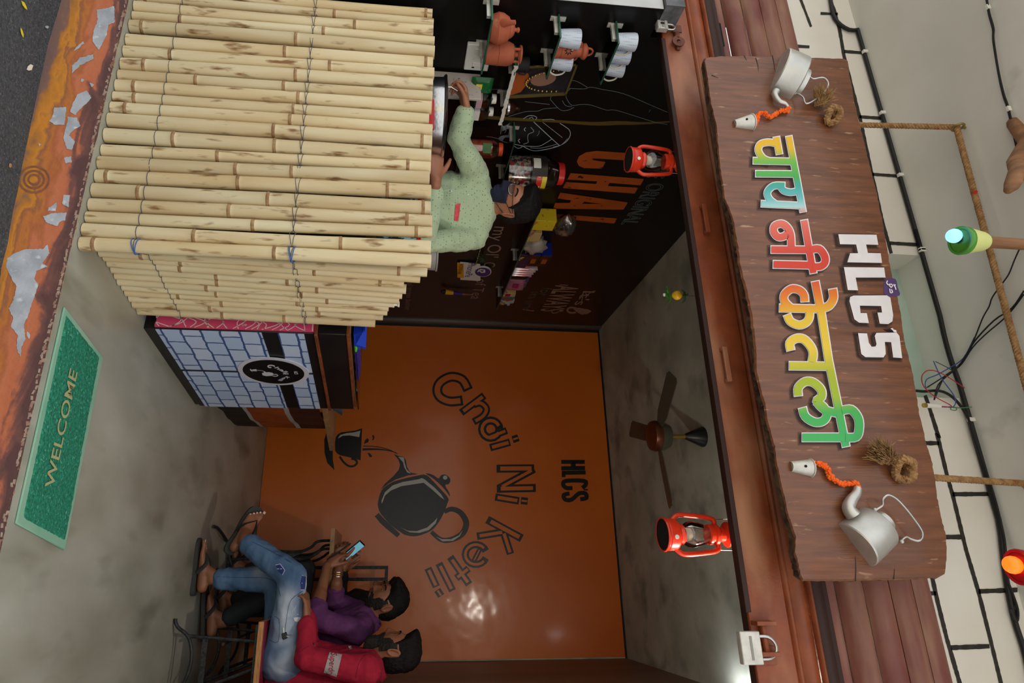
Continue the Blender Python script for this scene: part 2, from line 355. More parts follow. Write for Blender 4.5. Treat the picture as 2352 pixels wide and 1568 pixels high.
def brick_mat(name, sw):
    m = mat(name, (190, 206, 230), rough=.35); N, L, b = nodes(m)
    tc = N.new('ShaderNodeTexCoord'); sp = N.new('ShaderNodeSeparateXYZ'); cb = N.new('ShaderNodeCombineXYZ'); L.new(tc.outputs['Object'], sp.inputs[0])
    L.new(sp.outputs[sw[0]], cb.inputs[0]); L.new(sp.outputs[sw[1]], cb.inputs[1])
    nz = N.new('ShaderNodeTexNoise'); nz.inputs['Scale'].default_value = 16; nz.inputs['Detail'].default_value = 3
    L.new(cb.outputs[0], nz.inputs['Vector'])
    va = N.new('ShaderNodeVectorMath'); va.operation = 'MULTIPLY_ADD'; va.inputs[1].default_value = (.018, .018, 0); L.new(nz.outputs[1], va.inputs[0]); L.new(cb.outputs[0], va.inputs[2])
    br = N.new('ShaderNodeTexBrick'); L.new(va.outputs[0], br.inputs['Vector']); br.inputs['Scale'].default_value = 1
    br.inputs['Brick Width'].default_value = .12; br.inputs['Row Height'].default_value = .078; br.inputs['Mortar Size'].default_value = .0055; br.inputs['Mortar Smooth'].default_value = .3
    br.inputs['Color1'].default_value = rgb((176, 196, 226)); br.inputs['Color2'].default_value = rgb((198, 210, 232)); br.inputs['Mortar'].default_value = rgb((58, 84, 136))
    L.new(br.outputs[0], b.inputs['Base Color']); return m
brick_mat('brick_print', ('Y', 'Z'))
# people
mat('skin', (150, 98, 70), (134, 84, 58), rough=.45, scale=14, bump=.04, bscale=160)
mat('skin_light', (176, 118, 88), (158, 100, 72), rough=.45, scale=14, bump=.04, bscale=160)
mat('hair_black', (12, 10, 10), (22, 18, 17), rough=.55, spec=.25, scale=40, stretch=(3, 3, .6), bump=.5, bscale=120, bstretch=(4, 4, .6))
mat('beard_black', (20, 16, 14), (36, 28, 24), rough=.7, scale=60, bump=.6, bscale=150)
mat('eye_white', (222, 214, 204), rough=.2); mat('eye_dark', (22, 16, 14), rough=.15); mat('lip', (132, 76, 64), rough=.5); mat('nail', (222, 186, 170), rough=.3)
m = mat('shirt_green', (176, 194, 156), rough=.8, bump=.15, scale=10, bscale=40, sheen=.2)
N, L, b = nodes(m)
tc = N.new('ShaderNodeTexCoord'); vo = N.new('ShaderNodeTexVoronoi'); vo.inputs['Scale'].default_value = 74; vo.inputs['Randomness'].default_value = .2; L.new(tc.outputs['Object'], vo.inputs['Vector'])
rp = N.new('ShaderNodeValToRGB'); rp.color_ramp.elements[0].position = .16; rp.color_ramp.elements[0].color = rgb((96, 104, 92)); rp.color_ramp.elements[1].position = .2; rp.color_ramp.elements[1].color = rgb((178, 196, 158))
L.new(vo.outputs[0], rp.inputs[0]); L.new(rp.outputs[0], b.inputs['Base Color'])
mat('shirt_red', (172, 22, 54), (152, 14, 44), rough=.85, scale=20, bump=.2, bscale=70)
mat('shirt_purple', (104, 52, 104), (86, 38, 88), rough=.8, scale=20, bump=.2, bscale=70)
mat('shirt_black', (20, 20, 20), (28, 28, 28), rough=.8, scale=20)
mat('jeans_blue', (64, 92, 128), (92, 122, 156), rough=.8, scale=9, stretch=(1, 1, 2), bump=.15, bscale=180, lo=.3, hi=.7, detail=8)
mat('jeans_fade', (150, 172, 196), (120, 146, 176), rough=.85, scale=20)
mat('jeans_rip', (40, 58, 124), rough=.9); mat('jeans_thread', (206, 206, 212), rough=.9); mat('jeans_seam', (44, 62, 88), rough=.9)
mat('trousers_dark', (38, 42, 46), (28, 32, 36), rough=.8, scale=12); mat('trousers_olive', (52, 58, 54), (44, 48, 46), rough=.8, scale=12)
mat('sandal_sole', (58, 60, 58), rough=.8); mat('sandal_strap', (34, 35, 34), rough=.7); mat('logo_pale', (214, 214, 210), rough=.6)
mat('mask_navy', (34, 38, 62), (24, 26, 46), rough=.85, scale=14, stretch=(1, 3, 1), bump=.1, bscale=120)
mat('spectacle_lens', (96, 62, 52), rough=.08, alpha=.75); mat('spectacle_frame', (186, 176, 160), rough=.25, metal=.9)
mat('phone_black', (18, 18, 20), rough=.2); mat('phone_screen', (120, 190, 214), rough=.2, emit=.35)
mat('street_concrete', (176, 170, 158), (152, 146, 134), rough=.9, scale=2); mat('wall_reflector_paint', (226, 214, 186), (206, 194, 168), rough=.9, scale=1)
mat('tub_grey', (150, 146, 140), rough=.4)
# ------------------------------------------------------------------ the place: road, step, room shell
XL, XR, YB, H, YW, ZP = -2.17, .605, 5.63, 2.955, 2.10, 3.062
def sbox(name, m, *b): return struct(build(MB().box(*b), name, m, smooth=False))
g = MB()                                                         # asphalt, gently uneven
def zroad(x, y): return -.165+.03*max(-1, min(1, (x+1.1)/.7))+.012*noise.noise(V((x*1.3, y*1.3, 3)))+.004*noise.noise(V((x*11, y*11, 1)))
NX, NY = 90, 60
xs = [-14+28*(i/NX) if False else -14+28*(.5+.5*math.copysign(abs(2*i/NX-1)**1.9, 2*i/NX-1)) for i in range(NX+1)]; ys = [1.93-15*(j/NY)**2 for j in range(NY+1)]
g.add([(x-.9, y, zroad(x-.9, y)) for y in ys for x in xs], [(j*(NX+1)+i, (j+1)*(NX+1)+i, (j+1)*(NX+1)+i+1, j*(NX+1)+i+1) for j in range(NY) for i in range(NX)])
struct(build(g, 'ground', 'asphalt')); struct(build(MB().box(-16, 14, -13, .35, -.3, -.09), 'street', 'street_concrete', smooth=False))
struct(build(MB().box(-.8, 2.2, -9.4, -8.9, -.3, 5.2), 'wall_reflector', 'wall_reflector_paint', smooth=False))  # added unseen wall, pale to give a bright reflection in the banner
struct(build(MB().box(XL-1.6, 3.2, 1.95, YB, -.35, 0), 'floor', 'concrete_floor', smooth=False))
# painted step: a sloping front, with a wavy foot
st = MB(); n = 120; top = []; bot = []
for i in range(n+1):
    x = -5+8.5*i/n
    sl_ = lambda q: V((x, 1.942-.058*q, .002-.217*q))
    top.append(sl_(.012*noise.noise(V((x*9, 0, 0))))); bot.append(sl_(1+.10*noise.noise(V((x*3.1, 5, 0)))+.05*noise.noise(V((x*13, 2, 0)))))
st.add(top+bot+[p+V((0, .012, -.004)) for p in top], [(i, n+1+i, n+2+i, i+1) for i in range(n)]+[(2*n+2+i, i, i+1, 2*n+3+i) for i in range(n)])
step = struct(build(st, 'step', 'mural_orange')); step['label'] = 'step front painted with orange wood grain, paint peeling'
SN = V((0, -.217, .058)).normalized(); SP0 = V((0, 1.9415, 0))
def STEP(x, y, off=.0015): return atp(x, y, SP0+SN*off, SN)
c1 = crop(0, 0, 3.92); c2 = crop(0, 400, 3.92)
peel = [c1([(870, 90), (950, 75), (1030, 55), (1032, 200), (975, 225), (960, 320), (890, 450), (830, 370), (850, 260), (880, 180)]), c1([(650, 590), (720, 520), (840, 487), (840, 530), (720, 590), (650, 660)]),
 c1([(700, 850), (780, 812), (822, 880), (770, 940), (700, 1000), (680, 1035), (630, 1010), (660, 920)]), c1([(490, 965), (600, 965), (580, 1120), (500, 1125), (445, 1090), (480, 1030)]),
 c1([(610, 1050), (690, 1060), (725, 1130), (640, 1190), (620, 1220), (675, 1270), (650, 1350), (600, 1340), (570, 1230), (600, 1130)]), c1([(575, 1420), (640, 1405), (645, 1460), (590, 1470)]), c1([(735, 705), (758, 720), (742, 742), (728, 728)]), c1([(805, 740), (848, 765), (825, 785)]),
 c1([(660, 460), (700, 410), (750, 370), (755, 390), (700, 440)]), c1([(345, 1285), (370, 1300), (355, 1322)]),
 c2([(575, 185), (630, 190), (615, 300), (560, 265)]), c2([(440, 300), (515, 250), (500, 330), (430, 330)]), c2([(390, 380), (470, 350), (600, 345), (590, 410), (540, 430), (510, 470), (410, 430)]),
 c2([(65, 760), (110, 720), (230, 675), (390, 670), (430, 630), (445, 710), (380, 800), (430, 830), (330, 870), (310, 950), (345, 990), (300, 1130), (250, 1280), (215, 1350), (230, 1480), (190, 1568), (190, 1640), (160, 1600), (150, 1540), (160, 1450), (95, 1370), (120, 1290), (80, 1210), (120, 1130), (150, 1010), (110, 950), (55, 830)]), c2([(245, 1415), (275, 1450), (262, 1482), (240, 1450)])]
for pl in peel:
    out = []
    for i, a in enumerate(pl):
        b_ = pl[(i+1) % len(pl)]; d = sqrt((b_[0]-a[0])**2+(b_[1]-a[1])**2); k = max(1, int(d/3))
        for j in range(k):
            t = j/k; out.append((a[0]+(b_[0]-a[0])*t+random.uniform(-.9, .9), a[1]+(b_[1]-a[1])*t+random.uniform(-.9, .9)))
    mb = MB(); paint_poly(mb, STEP, out); build(mb, 'bare_patch', 'plaster_grey', step, smooth=False)
mb = MB()                                                        # knot swirl painted on the step
for r, m_ in ((30, 0), (20, 0), (11, 0)):
    paint_stroke(mb, lambda x, y: STEP(x, y, .0011), [(78+r*1.15*cos(a*pi/9), 412+r*sin(a*pi/9)) for a in range(18)], 4.5, True)
build(mb, 'painted_knot', mat('mural_brown', (122, 76, 48), (146, 88, 50), rough=.7, scale=30), step, smooth=False)
mb = MB()                                                        # broken plaster lip along the floor edge
for i in range(520):
    x = -2.6+4.2*i/519; big = 1+.8*max(0, noise.noise(V((x*4, 0, 7))))*(1.6 if x > -.9 else .6)
    mb.obox((x, 1.945+random.uniform(-.003, .002), random.uniform(-.006, -.001)), (.006, 0, random.uniform(-.002, .002)), (random.uniform(-.002, .002), random.uniform(.003, .005)*big, 0), (0, 0, random.uniform(.002, .0035)))
lip = build(mb, 'trim_1', 'plaster_lip', smooth=False); lip['kind'] = 'structure'
# walls
m = ramp_mat('board_wall', [(0, (17, 15, 14)), (.45, (17, 14, 12)), (1, (40, 27, 20))], 1.95, 4.8, 'Y'); nodes(m)[2].inputs['Roughness'].default_value = .3; nodes(m)[2].inputs['Specular IOR Level'].default_value = .3
wl = struct(build(MB().prism([(XL-.13, y, z) for y, z in ((1.95, -.3), (1.95, 2.07), (2.10, 2.07), (2.10, 2.345), *[(2.345+.31*cos(radians(a_)), 2.625+.31*sin(radians(a_))) for a_ in range(-138, 1, 12)], (2.66, H+.12), (YB+.15, H+.12), (YB+.15, -.3))], (.13, 0, 0)), 'wall_left', 'board_wall', smooth=False))
wl['label'] = 'black board wall with chalk drawings and lettering'
wb = sbox('wall_back', 'ceiling_plaster', XL, XR+.15, YB, YB+.15, -.3, H+.12)
wr = sbox('wall_right', 'wood_panel', XR, XR+.15, 2.35, YB, -.3, H+.12)
ceil = sbox('ceiling_1', 'ceiling_plaster', XL, XR, 2.35, YB, H, H+.12)
pl = sbox('wall_front_1', 'pillar_plaster', -4.2, XL-.0005, 1.948, 2.15, -.3, 2.07)
sbox('wall_front_2', 'pillar_plaster', XR+.08, 3.2, 2.0, 2.35, -.3, 2.68)
sbox('wall_front_3', 'pillar_plaster', -4.2, XL-.36, 2.15, 2.35, -.3, 2.68)
sbox('wall_gap_backing', 'dark_trim', XL-.42, XL-.13, 2.66, 2.8, -.3, H+.12)  # added dark backing, blocks bright sky showing past the shutter coil
gb = build(MB().box(-2.62, -2.172, 1.93, 2.06, 2.075, 2.155), 'trim_2', mat('guide_grey', (120, 122, 126), (84, 84, 86), rough=.6, scale=20), smooth=False); struct(gb)
# upper wall with the recess
r0, r1 = AY(2050, 583, YW).x, AY(2112, 912, YW).x
sbox('wall_front_4', 'white_wall_paint', -4.2, r0, YW, 2.42, 2.68, ZP+.1)
sbox('wall_front_5', 'white_wall_paint', r1, 3.2, YW, 2.42, 2.68, ZP+.1)
sbox('wall_front_6', 'white_wall_paint', r0, r1, YW, 2.42, 2.68, 2.74)
sbox('wall_front_7', 'mint_plaster', r0, r1, YW+.13, 2.42, 2.74, ZP+.1)
can = sbox('ceiling_2', 'canopy_plaster', -4.6, 3.6, 1.3, 2.42, ZP, ZP+.14)
def WF(x, y): return AY(x, y, YW-.0015)
c3 = crop(1900, 0, 2.613); c5 = crop(1900, 1000, 2.761); c6 = crop(1400, 0, 5.227); c4 = crop(1900, 500, 3.135)
lines = [(c3([(14, -60), (20, 0), (48, 80), (75, 180), (100, 330), (130, 450), (200, 720), (270, 1050), (330, 1320), (385, 1520)]), 8), (c3([(-40, 80), (64, 84)]), 6), (c3([(103, 308), (275, 322)]), 7), (c3([(193, 700), (380, 713)]), 7), (c3([(270, 1045), (484, 1060)]), 7), (c3([(375, 1458), (575, 1470)]), 8),
 (c4([(705, 1278), (725, 1330), (800, 1568)])+c5([(700, 0), (760, 250), (800, 390), (880, 720), (960, 990), (1040, 1310), (1110, 1600)]), 9), (c5([(600, 48), (710, 48)]), 10), (c5([(795, 372), (1030, 370)]), 10), (c5([(700, 643), (850, 643)]), 11), (c5([(960, 988), (1207, 978)]), 11), (c5([(480, 1000), (690, 1000)]), 10), (c5([(785, 1345), (1030, 1335)]), 11), (c5([(640, 780), (670, 915), (700, 1050), (760, 1290), (850, 1600)]), 9.5),
 (c6([(2290, -20), (2352, 140), (2420, 320)]), 6), (c6([(2100, 545), (2400, 562)]), 7)]
wf = bpy.data.objects['wall_front_5']
mb = MB(); mb2 = MB()
for pts, wd in lines:
    d = []
    for i in range(len(pts)-1):
        k = max(2, int(sqrt((pts[i+1][0]-pts[i][0])**2+(pts[i+1][1]-pts[i][1])**2)/6))
        d += [(pts[i][0]+(pts[i+1][0]-pts[i][0])*j/k, pts[i][1]+(pts[i+1][1]-pts[i][1])*j/k) for j in range(k)]
    d.append(pts[-1]); left = d[0][1] < 560 and d[-1][1] < 600
    paint_stroke(mb2 if left else mb, WF, d, [wd*random.uniform(.86, 1.1) for _ in d])
build(mb, 'painted_line', 'black_line_paint', wf, smooth=False); build(mb2, 'painted_line', 'black_line_paint', bpy.data.objects['wall_front_4'], smooth=False)
# corner strips; the pale steel one stands for the glossy panel's edge reflection
tx = build(MB().box(XL, XL+.012, YB-.1, YB-.01, .0, H), 'trim_reflection', 'panel_reflection', smooth=False); struct(tx)
struct(build(MB().box(XL, XL+.035, YB-.016, YB-.001, .0, H), 'trim_4', 'dark_trim', smooth=False))
struct(build(MB().box(XL, XR, YB-.014, YB-.001, H-.012, H), 'trim_5', 'dark_trim', smooth=False))
# ------------------------------------------------------------------ orange printed banner over the back wall
YN = YB-.012
ban = thing('wall_banner', 'orange flex banner printed with black kettle, cup and shop name covering back wall', 'banner', (-.78, YN, 0))
def sag(x, z):
    k = max(0, min(1, (x+.75)/.8))*max(0, min(1, (2.5-z)/1.0))
    return .008*sm_(-1.1, .4, x)*(1-sm_(1.1, 2.3, z))*sm_(.0, .5, z)+.0030*k*(1+noise.noise(V((x*3, z*5, 1)))+.5*noise.noise(V((x*9+2*noise.noise(V((x*3, z*3, 9))), z*13, 4)))+.22*noise.noise(V((x*30, z*24, 8))))
def sm_(a, b, x): t = max(0, min(1, (x-a)/(b-a))); return t*t*(3-2*t)
def BNo(x, y, off):
    p = AY(x, y, YN-.003)
    for _ in range(3): p = AY(x, y, YN-sag(p.x, p.z)-off)
    return p
bs = MB(); nx, nz_ = 150, 150
for j in range(nz_+1):
    for i in range(nx+1):
        x = XL+.02+(XR-XL-.03)*i/nx; z = .004+(H-.02)*j/nz_
        bs.v.append(V((x, YN-sag(x, z), z)))
bs.f = [(j*(nx+1)+i, j*(nx+1)+i+1, (j+1)*(nx+1)+i+1, (j+1)*(nx+1)+i) for j in range(nz_) for i in range(nx)]
build(bs, 'banner_sheet', 'banner_orange', ban, ang=3)
def BN(x, y): return BNo(x, y, .0012)
def BN2(x, y): return BNo(x, y, .0024)
k2 = crop(720, 960, 5.0575); k1 = crop(960, 820, 2.7043)
mb = MB()
for L_ in ([(1300, 660), (1340, 680), (1450, 795), (1565, 925), (1555, 990), (1510, 1110), (1440, 1230), (1360, 1310), (1200, 1370), (1080, 1360), (1020, 1330), (900, 1240), (790, 1120), (755, 1050), (750, 970), (790, 840), (870, 770), (980, 720), (1250, 658)],
          [(1305, 645), (1350, 645), (1400, 665), (1455, 700), (1480, 665), (1530, 655), (1580, 690), (1590, 730), (1570, 765), (1530, 780), (1575, 860), (1585, 910), (1550, 860), (1480, 780), (1390, 700)]):
    paint_poly(mb, BN, cm(k2(L_), 3, True))
paint_poly(mb, BN, k2([(930, 415), (990, 440), (1050, 450), (1075, 490), (1085, 560), (1120, 630), (1215, 650), (1100, 665), (960, 710), (870, 760), (780, 830), (830, 760), (930, 670), (990, 600), (1005, 540), (985, 480)]))
paint_stroke(mb, BN, k2([(735, 1120), (800, 1195), (860, 1250), (990, 1365)]), [12, 13.5, 13.5, 11])
paint_stroke(mb, BN, cm(k2([(1520, 1090), (1600, 1055), (1700, 1090), (1765, 1180), (1770, 1260), (1720, 1350), (1600, 1410), (1480, 1410), (1370, 1320)]), 4), [8+6*sin(pi*(i+2)/36) for i in range(33)])
paint_stroke(mb, BN, cm(k2([(575, 325), (720, 330), (860, 360), (980, 415)]), 4), [2]*12+[1]); paint_stroke(mb, BN, cm(k2([(570, 363), (720, 360), (850, 372), (960, 400)]), 4), [5.5-.35*i for i in range(13)])
for L_ in ([(585, 300), (600, 255), (625, 232), (645, 250), (635, 280)], [(680, 262), (690, 230), (680, 200), (700, 195), (710, 220), (700, 250)], [(625, 400), (660, 410), (680, 435), (675, 455), (650, 450)]): paint_poly(mb, BN, k2(L_))
build(mb, 'printed_kettle', 'print_black', ban, smooth=False)
mb = MB()
for L_ in ([(795, 995), (790, 960), (830, 860), (920, 780), (1040, 740), (1220, 710), (1260, 695), (1290, 710), (1400, 800), (1480, 880), (1522, 948), (1480, 920), (1380, 830), (1280, 750), (1180, 765), (1020, 790), (900, 840), (830, 900)], [(1010, 1270), (1100, 1308), (1200, 1312), (1320, 1270), (1400, 1200), (1440, 1155), (1420, 1220), (1340, 1300), (1230, 1332), (1120, 1325)],
          [(985, 450), (1050, 455), (1060, 520), (1080, 590), (1130, 645), (1090, 630), (1055, 570), (1040, 510)], [(1425, 1375), (1490, 1405), (1600, 1405), (1690, 1360), (1735, 1300), (1700, 1370), (1620, 1425), (1500, 1430)], [(1530+26*cos(i*.52), 690+24*sin(i*.52)) for i in range(12)], [(282, 238), (310, 195), (380, 175), (470, 165), (545, 145), (532, 220), (420, 200), (340, 205)]): mb = MB(); paint_poly(mb, BN2, k2(L_)); build(mb, 'printed_highlight', 'print_grey', ban, smooth=False)
mb = MB(); paint_poly(mb, BN, k2([(565, 118), (548, 490), (460, 465), (310, 430), (275, 410), (252, 380), (250, 290), (258, 225), (280, 190), (320, 165), (480, 145)]))
paint_stroke(mb, BN, cm(k2([(305, 445), (350, 510), (410, 555), (470, 555), (505, 520), (490, 485), (440, 470)]), 4), 5)
paint_poly(mb, BN, k2([(160, 130), (125, 250), (128, 400), (160, 520), (245, 605), (225, 480), (222, 250), (200, 180)])); build(mb, 'printed_cup', 'print_black', ban, smooth=False)
arc = lambda cx, cy, rx, ry, a0, a1, n=16: [(cx+rx*cos(radians(a0+(a1-a0)*i/n)), cy+ry*sin(radians(a0+(a1-a0)*i/n))) for i in range(n+1)]
glyphs = [(cm([(312, 205), (275, 140), (205, 122), (140, 155), (120, 205), (140, 250), (200, 275), (278, 268)], 4), 62, 34), ([(268, 345), (412, 238)], 46, 22), (cm([(345, 295), (390, 285), (425, 320), (405, 365), (345, 402)], 4), 46, 20), (arc(452, 447, 54, 54, 0, 360), 50, 20), ([(425, 505), (552, 455)], 44, 18), ([(448, 562), (572, 528)], 46, 22), ([(588, 512), (624, 500)], 44, 12),
 ([(488, 692), (722, 690)], 50, 26), ([(500, 815), (722, 695)], 46, 18), ([(490, 817), (732, 812)], 50, 24), ([(480, 868), (628, 892)], 46, 22), ([(640, 890), (682, 895)], 44, 12), ([(430, 1008), (645, 1125)], 50, 26), ([(366, 1112), (535, 1085)], 46, 20), ([(530, 1080), (575, 1222)], 46, 20),
 (arc(360, 1225, 66, 62, 20, 340), 44, 16), ([(345, 1270), (385, 1190)], 30, 8), ([(200, 1240), (318, 1410)], 46, 20), ([(238, 1372), (315, 1312)], 44, 18), ([(130, 1280), (215, 1450)], 46, 20), ([(62, 1310), (115, 1425)], 46, 20), ([(120, 1445), (145, 1482)], 44, 12)]
for gi, (pts, w1, w2) in enumerate(glyphs):
    mb = MB(); inner = MB(); p = k1(pts); paint_stroke(mb, lambda x, y: BNo(x, y, .0012+.00004*gi), p, w1/2.7043); build(mb, 'printed_letter', 'print_black', ban, smooth=False)
    q = p if len(p) > 2 else [(p[0][0]+(p[1][0]-p[0][0])*t, p[0][1]+(p[1][1]-p[0][1])*t) for t in (.1, .93)]
    paint_stroke(inner, lambda x, y: BNo(x, y, .0024+.00004*gi), q[1:-1] if len(q) > 4 else q, w2/2.7043); build(inner, 'letter_fill', 'banner_orange', ban, smooth=False)
for pts, wd in (([(890, 650), (1036, 650)], 25), ([(890, 690), (1038, 688)], 25), ([(965, 650), (965, 690)], 30), ([(894, 718), (1042, 715)], 26), ([(905, 718), (905, 745)], 24), (cm([(1020, 812), (1042, 792), (1030, 768), (920, 768), (902, 790), (922, 812), (960, 812)], 3), 26), ([(1030, 822), (1056, 824)], 9), (cm([(1008, 882), (1046, 874), (1040, 846), (1000, 846), (955, 884), (915, 884), (906, 856), (942, 846)], 3), 26)):
    mb = MB(); paint_stroke(mb, BN, k1(pts), wd/2.7043); build(mb, 'printed_letter', 'print_black', ban, smooth=False)
# ------------------------------------------------------------------ chalk and paint on the left wall
def WLp(x, y): return AX(x, y, XL+.0015)
c8 = crop(1130, 250, 5.004)
mb = MB()
for L_ in ([(1760, 520), (1530, 505), (1200, 483), (1080, 500), (1000, 545), (975, 605), (1000, 655), (1060, 680), (1265, 686), (1305, 610), (1170, 590), (1150, 578), (1160, 570), (1200, 570), (1640, 597), (1640, 615), (1545, 640), (1510, 705), (1690, 712), (1790, 640), (1800, 570)],):
    paint_poly(mb, WLp, c8(L_))
build(mb, 'painted_letter', mat('board_orange', (178, 84, 26), (160, 72, 20), rough=.5, scale=5, specks=((24, 18, 14), 26, .66, .69)), wl, smooth=False)
for L_ in ([[(905, 738), (1748, 805), (1705, 878), (1350, 850), (1332, 886), (1680, 905), (1640, 973), (815, 910), (850, 840), (1195, 862), (1212, 832), (865, 812)]], [[(785, 962), (1562, 1075), (1512, 1157), (700, 1147), (728, 1082), (895, 1080), (910, 1050), (755, 1030)], [(1060, 1065), (1265, 1092), (1035, 1090)]], [[(680, 1205), (1437, 1258), (1405, 1317), (650, 1250)]]):
    mb = MB(); paint_poly(mb, WLp, [c8(l) for l in L_]); build(mb, 'painted_letter', 'board_orange', wl, smooth=False)
mat('chalk', (176, 186, 194), rough=.9); mat('chalk_dim', (104, 118, 122), rough=.9); mat('chalk_brown', (150, 122, 104), rough=.9); mat('chalk_faint', (96, 80, 66), rough=.9)
mb = MB()
for L_, wd in (([(480, 150), (690, 345), (775, 420)], 1.6), ([(585, 155), (810, 330)], .9), ([(780, 165), (850, 210), (890, 245), (900, 300), (860, 370), (770, 425), (620, 465), (470, 480), (340, 420)], 1.5), ([(690, 345), (620, 390), (530, 430), (350, 425)], 1.1), ([(230, 408), (290, 450), (330, 445), (340, 425), (225, 400), (130, 375), (80, 350)], 1.2), ([(445, 210), (480, 260), (420, 290), (410, 340), (415, 385), (360, 405)], 1), ([(388, 215), (370, 235), (385, 255)], 1.6), ([(322, 345), (302, 365), (322, 390)], 1.6), ([(360, 115), (420, 80), (480, 80), (515, 100), (500, 125)], 1.2), ([(425, 110), (460, 95), (475, 120)], 1), ([(580, 125), (680, 118), (720, 130)], 1.1), ([(-60, 320), (0, 325), (80, 345)], 1), ([(100, 290), (110, 185)], 1), ([(750, 405), (560, 450), (440, 445)], .8), ([(870, 340), (800, 410), (700, 440)], .8), ([(545, 250), (535, 290), (515, 310)], .6), ([(205, 250), (190, 290), (215, 330)], 1)):
    paint_stroke(mb, WLp, cm(c8(L_), 4), wd)
for i in range(9):
    t = i/8; paint_stroke(mb, WLp, cm(c8([(112+5*t, 182+70*t), (140+25*t, 200+40*t), (205-60*t, 165+110*t)]), 3), .8)
    paint_stroke(mb, WLp, cm(c8([(75+45*t, 340+25*t), (110+40*t, 312+15*t), (195+10*t, 300+30*t)]), 3), .8)
build(mb, 'chalk_portrait', 'chalk', wl, smooth=False)
mb = MB(); c9 = crop(900, 0, 3.92)
for L_ in ([(1150, 778), (1400, 780), (1480, 790), (1560, 765), (1640, 725), (1760, 785)], [(1480, 790), (1430, 880), (1440, 910), (1520, 990), (1590, 990), (1640, 965)], [(1590, 795), (1730, 800), (1790, 785), (1900, 805), (2090, 845), (2352, 955), (2480, 1010)], [(1605, 800), (1565, 855), (1615, 945), (1700, 940), (1790, 945), (1930, 990), (2030, 995), (2352, 1095), (2480, 1120)], [(1535, 905), (1565, 950), (1620, 960)], [(1490, 970), (1370, 980), (1310, 1000), (1200, 1005), (1050, 1050)], [(1200, 915), (1420, 940)], [(840, 808), (990, 802)], [(845, 860), (950, 900)], [(2330, 985), (2315, 1010)]):
    paint_stroke(mb, WLp, cm(c9(L_), 4), 1.2)
build(mb, 'chalk_hand', 'chalk_dim', wl, smooth=False)
mb = MB(); paint_stroke(mb, lambda x, y: AX(x, y, XL+.001), cm(c8([(-110, 90), (200, 115), (700, 140), (1150, 170), (1450, 162), (1750, 165), (2070, 145)]), 5), [7, 7.5, 8, 8, 8, 7.5, 7, 7, 6.5, 6.5, 6, 6, 6.5, 7, 7.5, 8, 8.5, 9, 9.5, 9.5, 9, 8.5, 8, 7, 6, 5, 4.5, 4, 3.5, 3, 3])
build(mb, 'yellow_stripe', mat('yellow_band', (92, 74, 22), rough=.5), wl, smooth=False)
def wtext(s, a, b, cap, m, outline=0, bold=0, shear=0, name='chalk_text', z=None):
    p = AX(a[0], a[1], XL+.002); q = AX(b[0], b[1], XL+.002); wd = q.y-p.y
    build(text_mesh(s, V((XL+.002, p.y, (p.z+q.z)/2)), (0, 1, 0), (0, 0, 1), cap, wd, outline, bold, shear), name, m, wl, smooth=False)
wtext('ORIGINAL', (1486, 420), (1431, 515), .105, 'chalk_dim', outline=.0014)
wtext('THE', (1512, 355), (1495, 408), .1, 'chalk_dim', outline=.0014)
wtext("my Ol'", (1137, 520), (1113, 590), .1, 'chalk_brown'); wtext('Cup', (1118, 602), (1100, 628), .09, 'chalk_brown'); wtext('of Tea', (1094, 640), (1082, 686), .09, 'chalk_brown')
wtext('real stress buster', (935, 640), (932, 712), .05, 'chalk_brown')
wtext('ALWAYS', (1283, 655), (1237, 714), .2, mat('chalk_tan', (150, 118, 96), rough=.9), bold=.02)
wtext("It's", (1338, 668), (1320, 700), .1, 'chalk_brown'); wtext('for', (1246, 660), (1236, 678), .09, 'chalk_faint'); wtext('tea time', (1219, 668), (1201, 712), .08, 'chalk_faint')
mb = MB(); c7 = crop(900, 500, 4.704)
paint_poly(mb, WLp, c7([(2015, 970), (2130, 990), (2155, 1010), (2120, 1035), (2050, 1045), (2000, 1020), (1960, 985)])); paint_stroke(mb, WLp, cm(c7([(1995, 975), (1925, 970), (1895, 1000), (1930, 1025), (1990, 1022)]), 4), 4)
for L_ in ([(2050, 850), (2080, 800), (2110, 830), (2160, 800), (2200, 790)], [(2020, 880), (2060, 850), (2050, 900)], [(1800, 1020), (1740, 1030), (1730, 1000), (1760, 990)], [(1800, 740), (1830, 725), (1900, 730)], [(1420, 990), (1480, 1000), (1540, 1005)]): paint_stroke(mb, WLp, cm(c7(L_), 4), 2)
build(mb, 'chalk_flourish', 'chalk_tan', wl, smooth=False)
# ------------------------------------------------------------------ rolling shutter
SX0, SX1 = -2.5, .6
sh = thing('rolling_shutter', 'brown rolled up metal shutter with ribbed slats above the shop opening', 'shutter', (-.78, 2.1, 2.1))
CYc, CZc, RC = 2.345, 2.625, .283
a = -118.0; k = 0
while a < 18:
    da = 15.2; prof_o = []; prof_i = []
    for j in range(9):
        t = j/8; an = radians(a+da*t); bul = .015*sin(pi*t)**.7
        prof_o.append((RC+bul, an)); prof_i.append((RC-.006, an))
    lp = [(CYc-cos(q)*r, CZc+sin(q)*r) for r, q in prof_o]+[(CYc-cos(q)*r, CZc+sin(q)*r) for r, q in prof_i[::-1]]
    build(MB().prism([(SX0, y, z) for y, z in lp], (SX1-SX0, 0, 0)), 'slat', 'shutter_slat', sh, ang=.8)
    a += da+.6; k += 1
bb = MB().box(SX0, SX1, 2.045, 2.057, 2.098, 2.222); build(bb, 'bottom_bar', 'shutter_oxide', sh, bevel=.003)
build(MB().box(SX0, SX1, 2.057, 2.092, 2.1, 2.106), 'bar_flange', 'shutter_dark', sh)
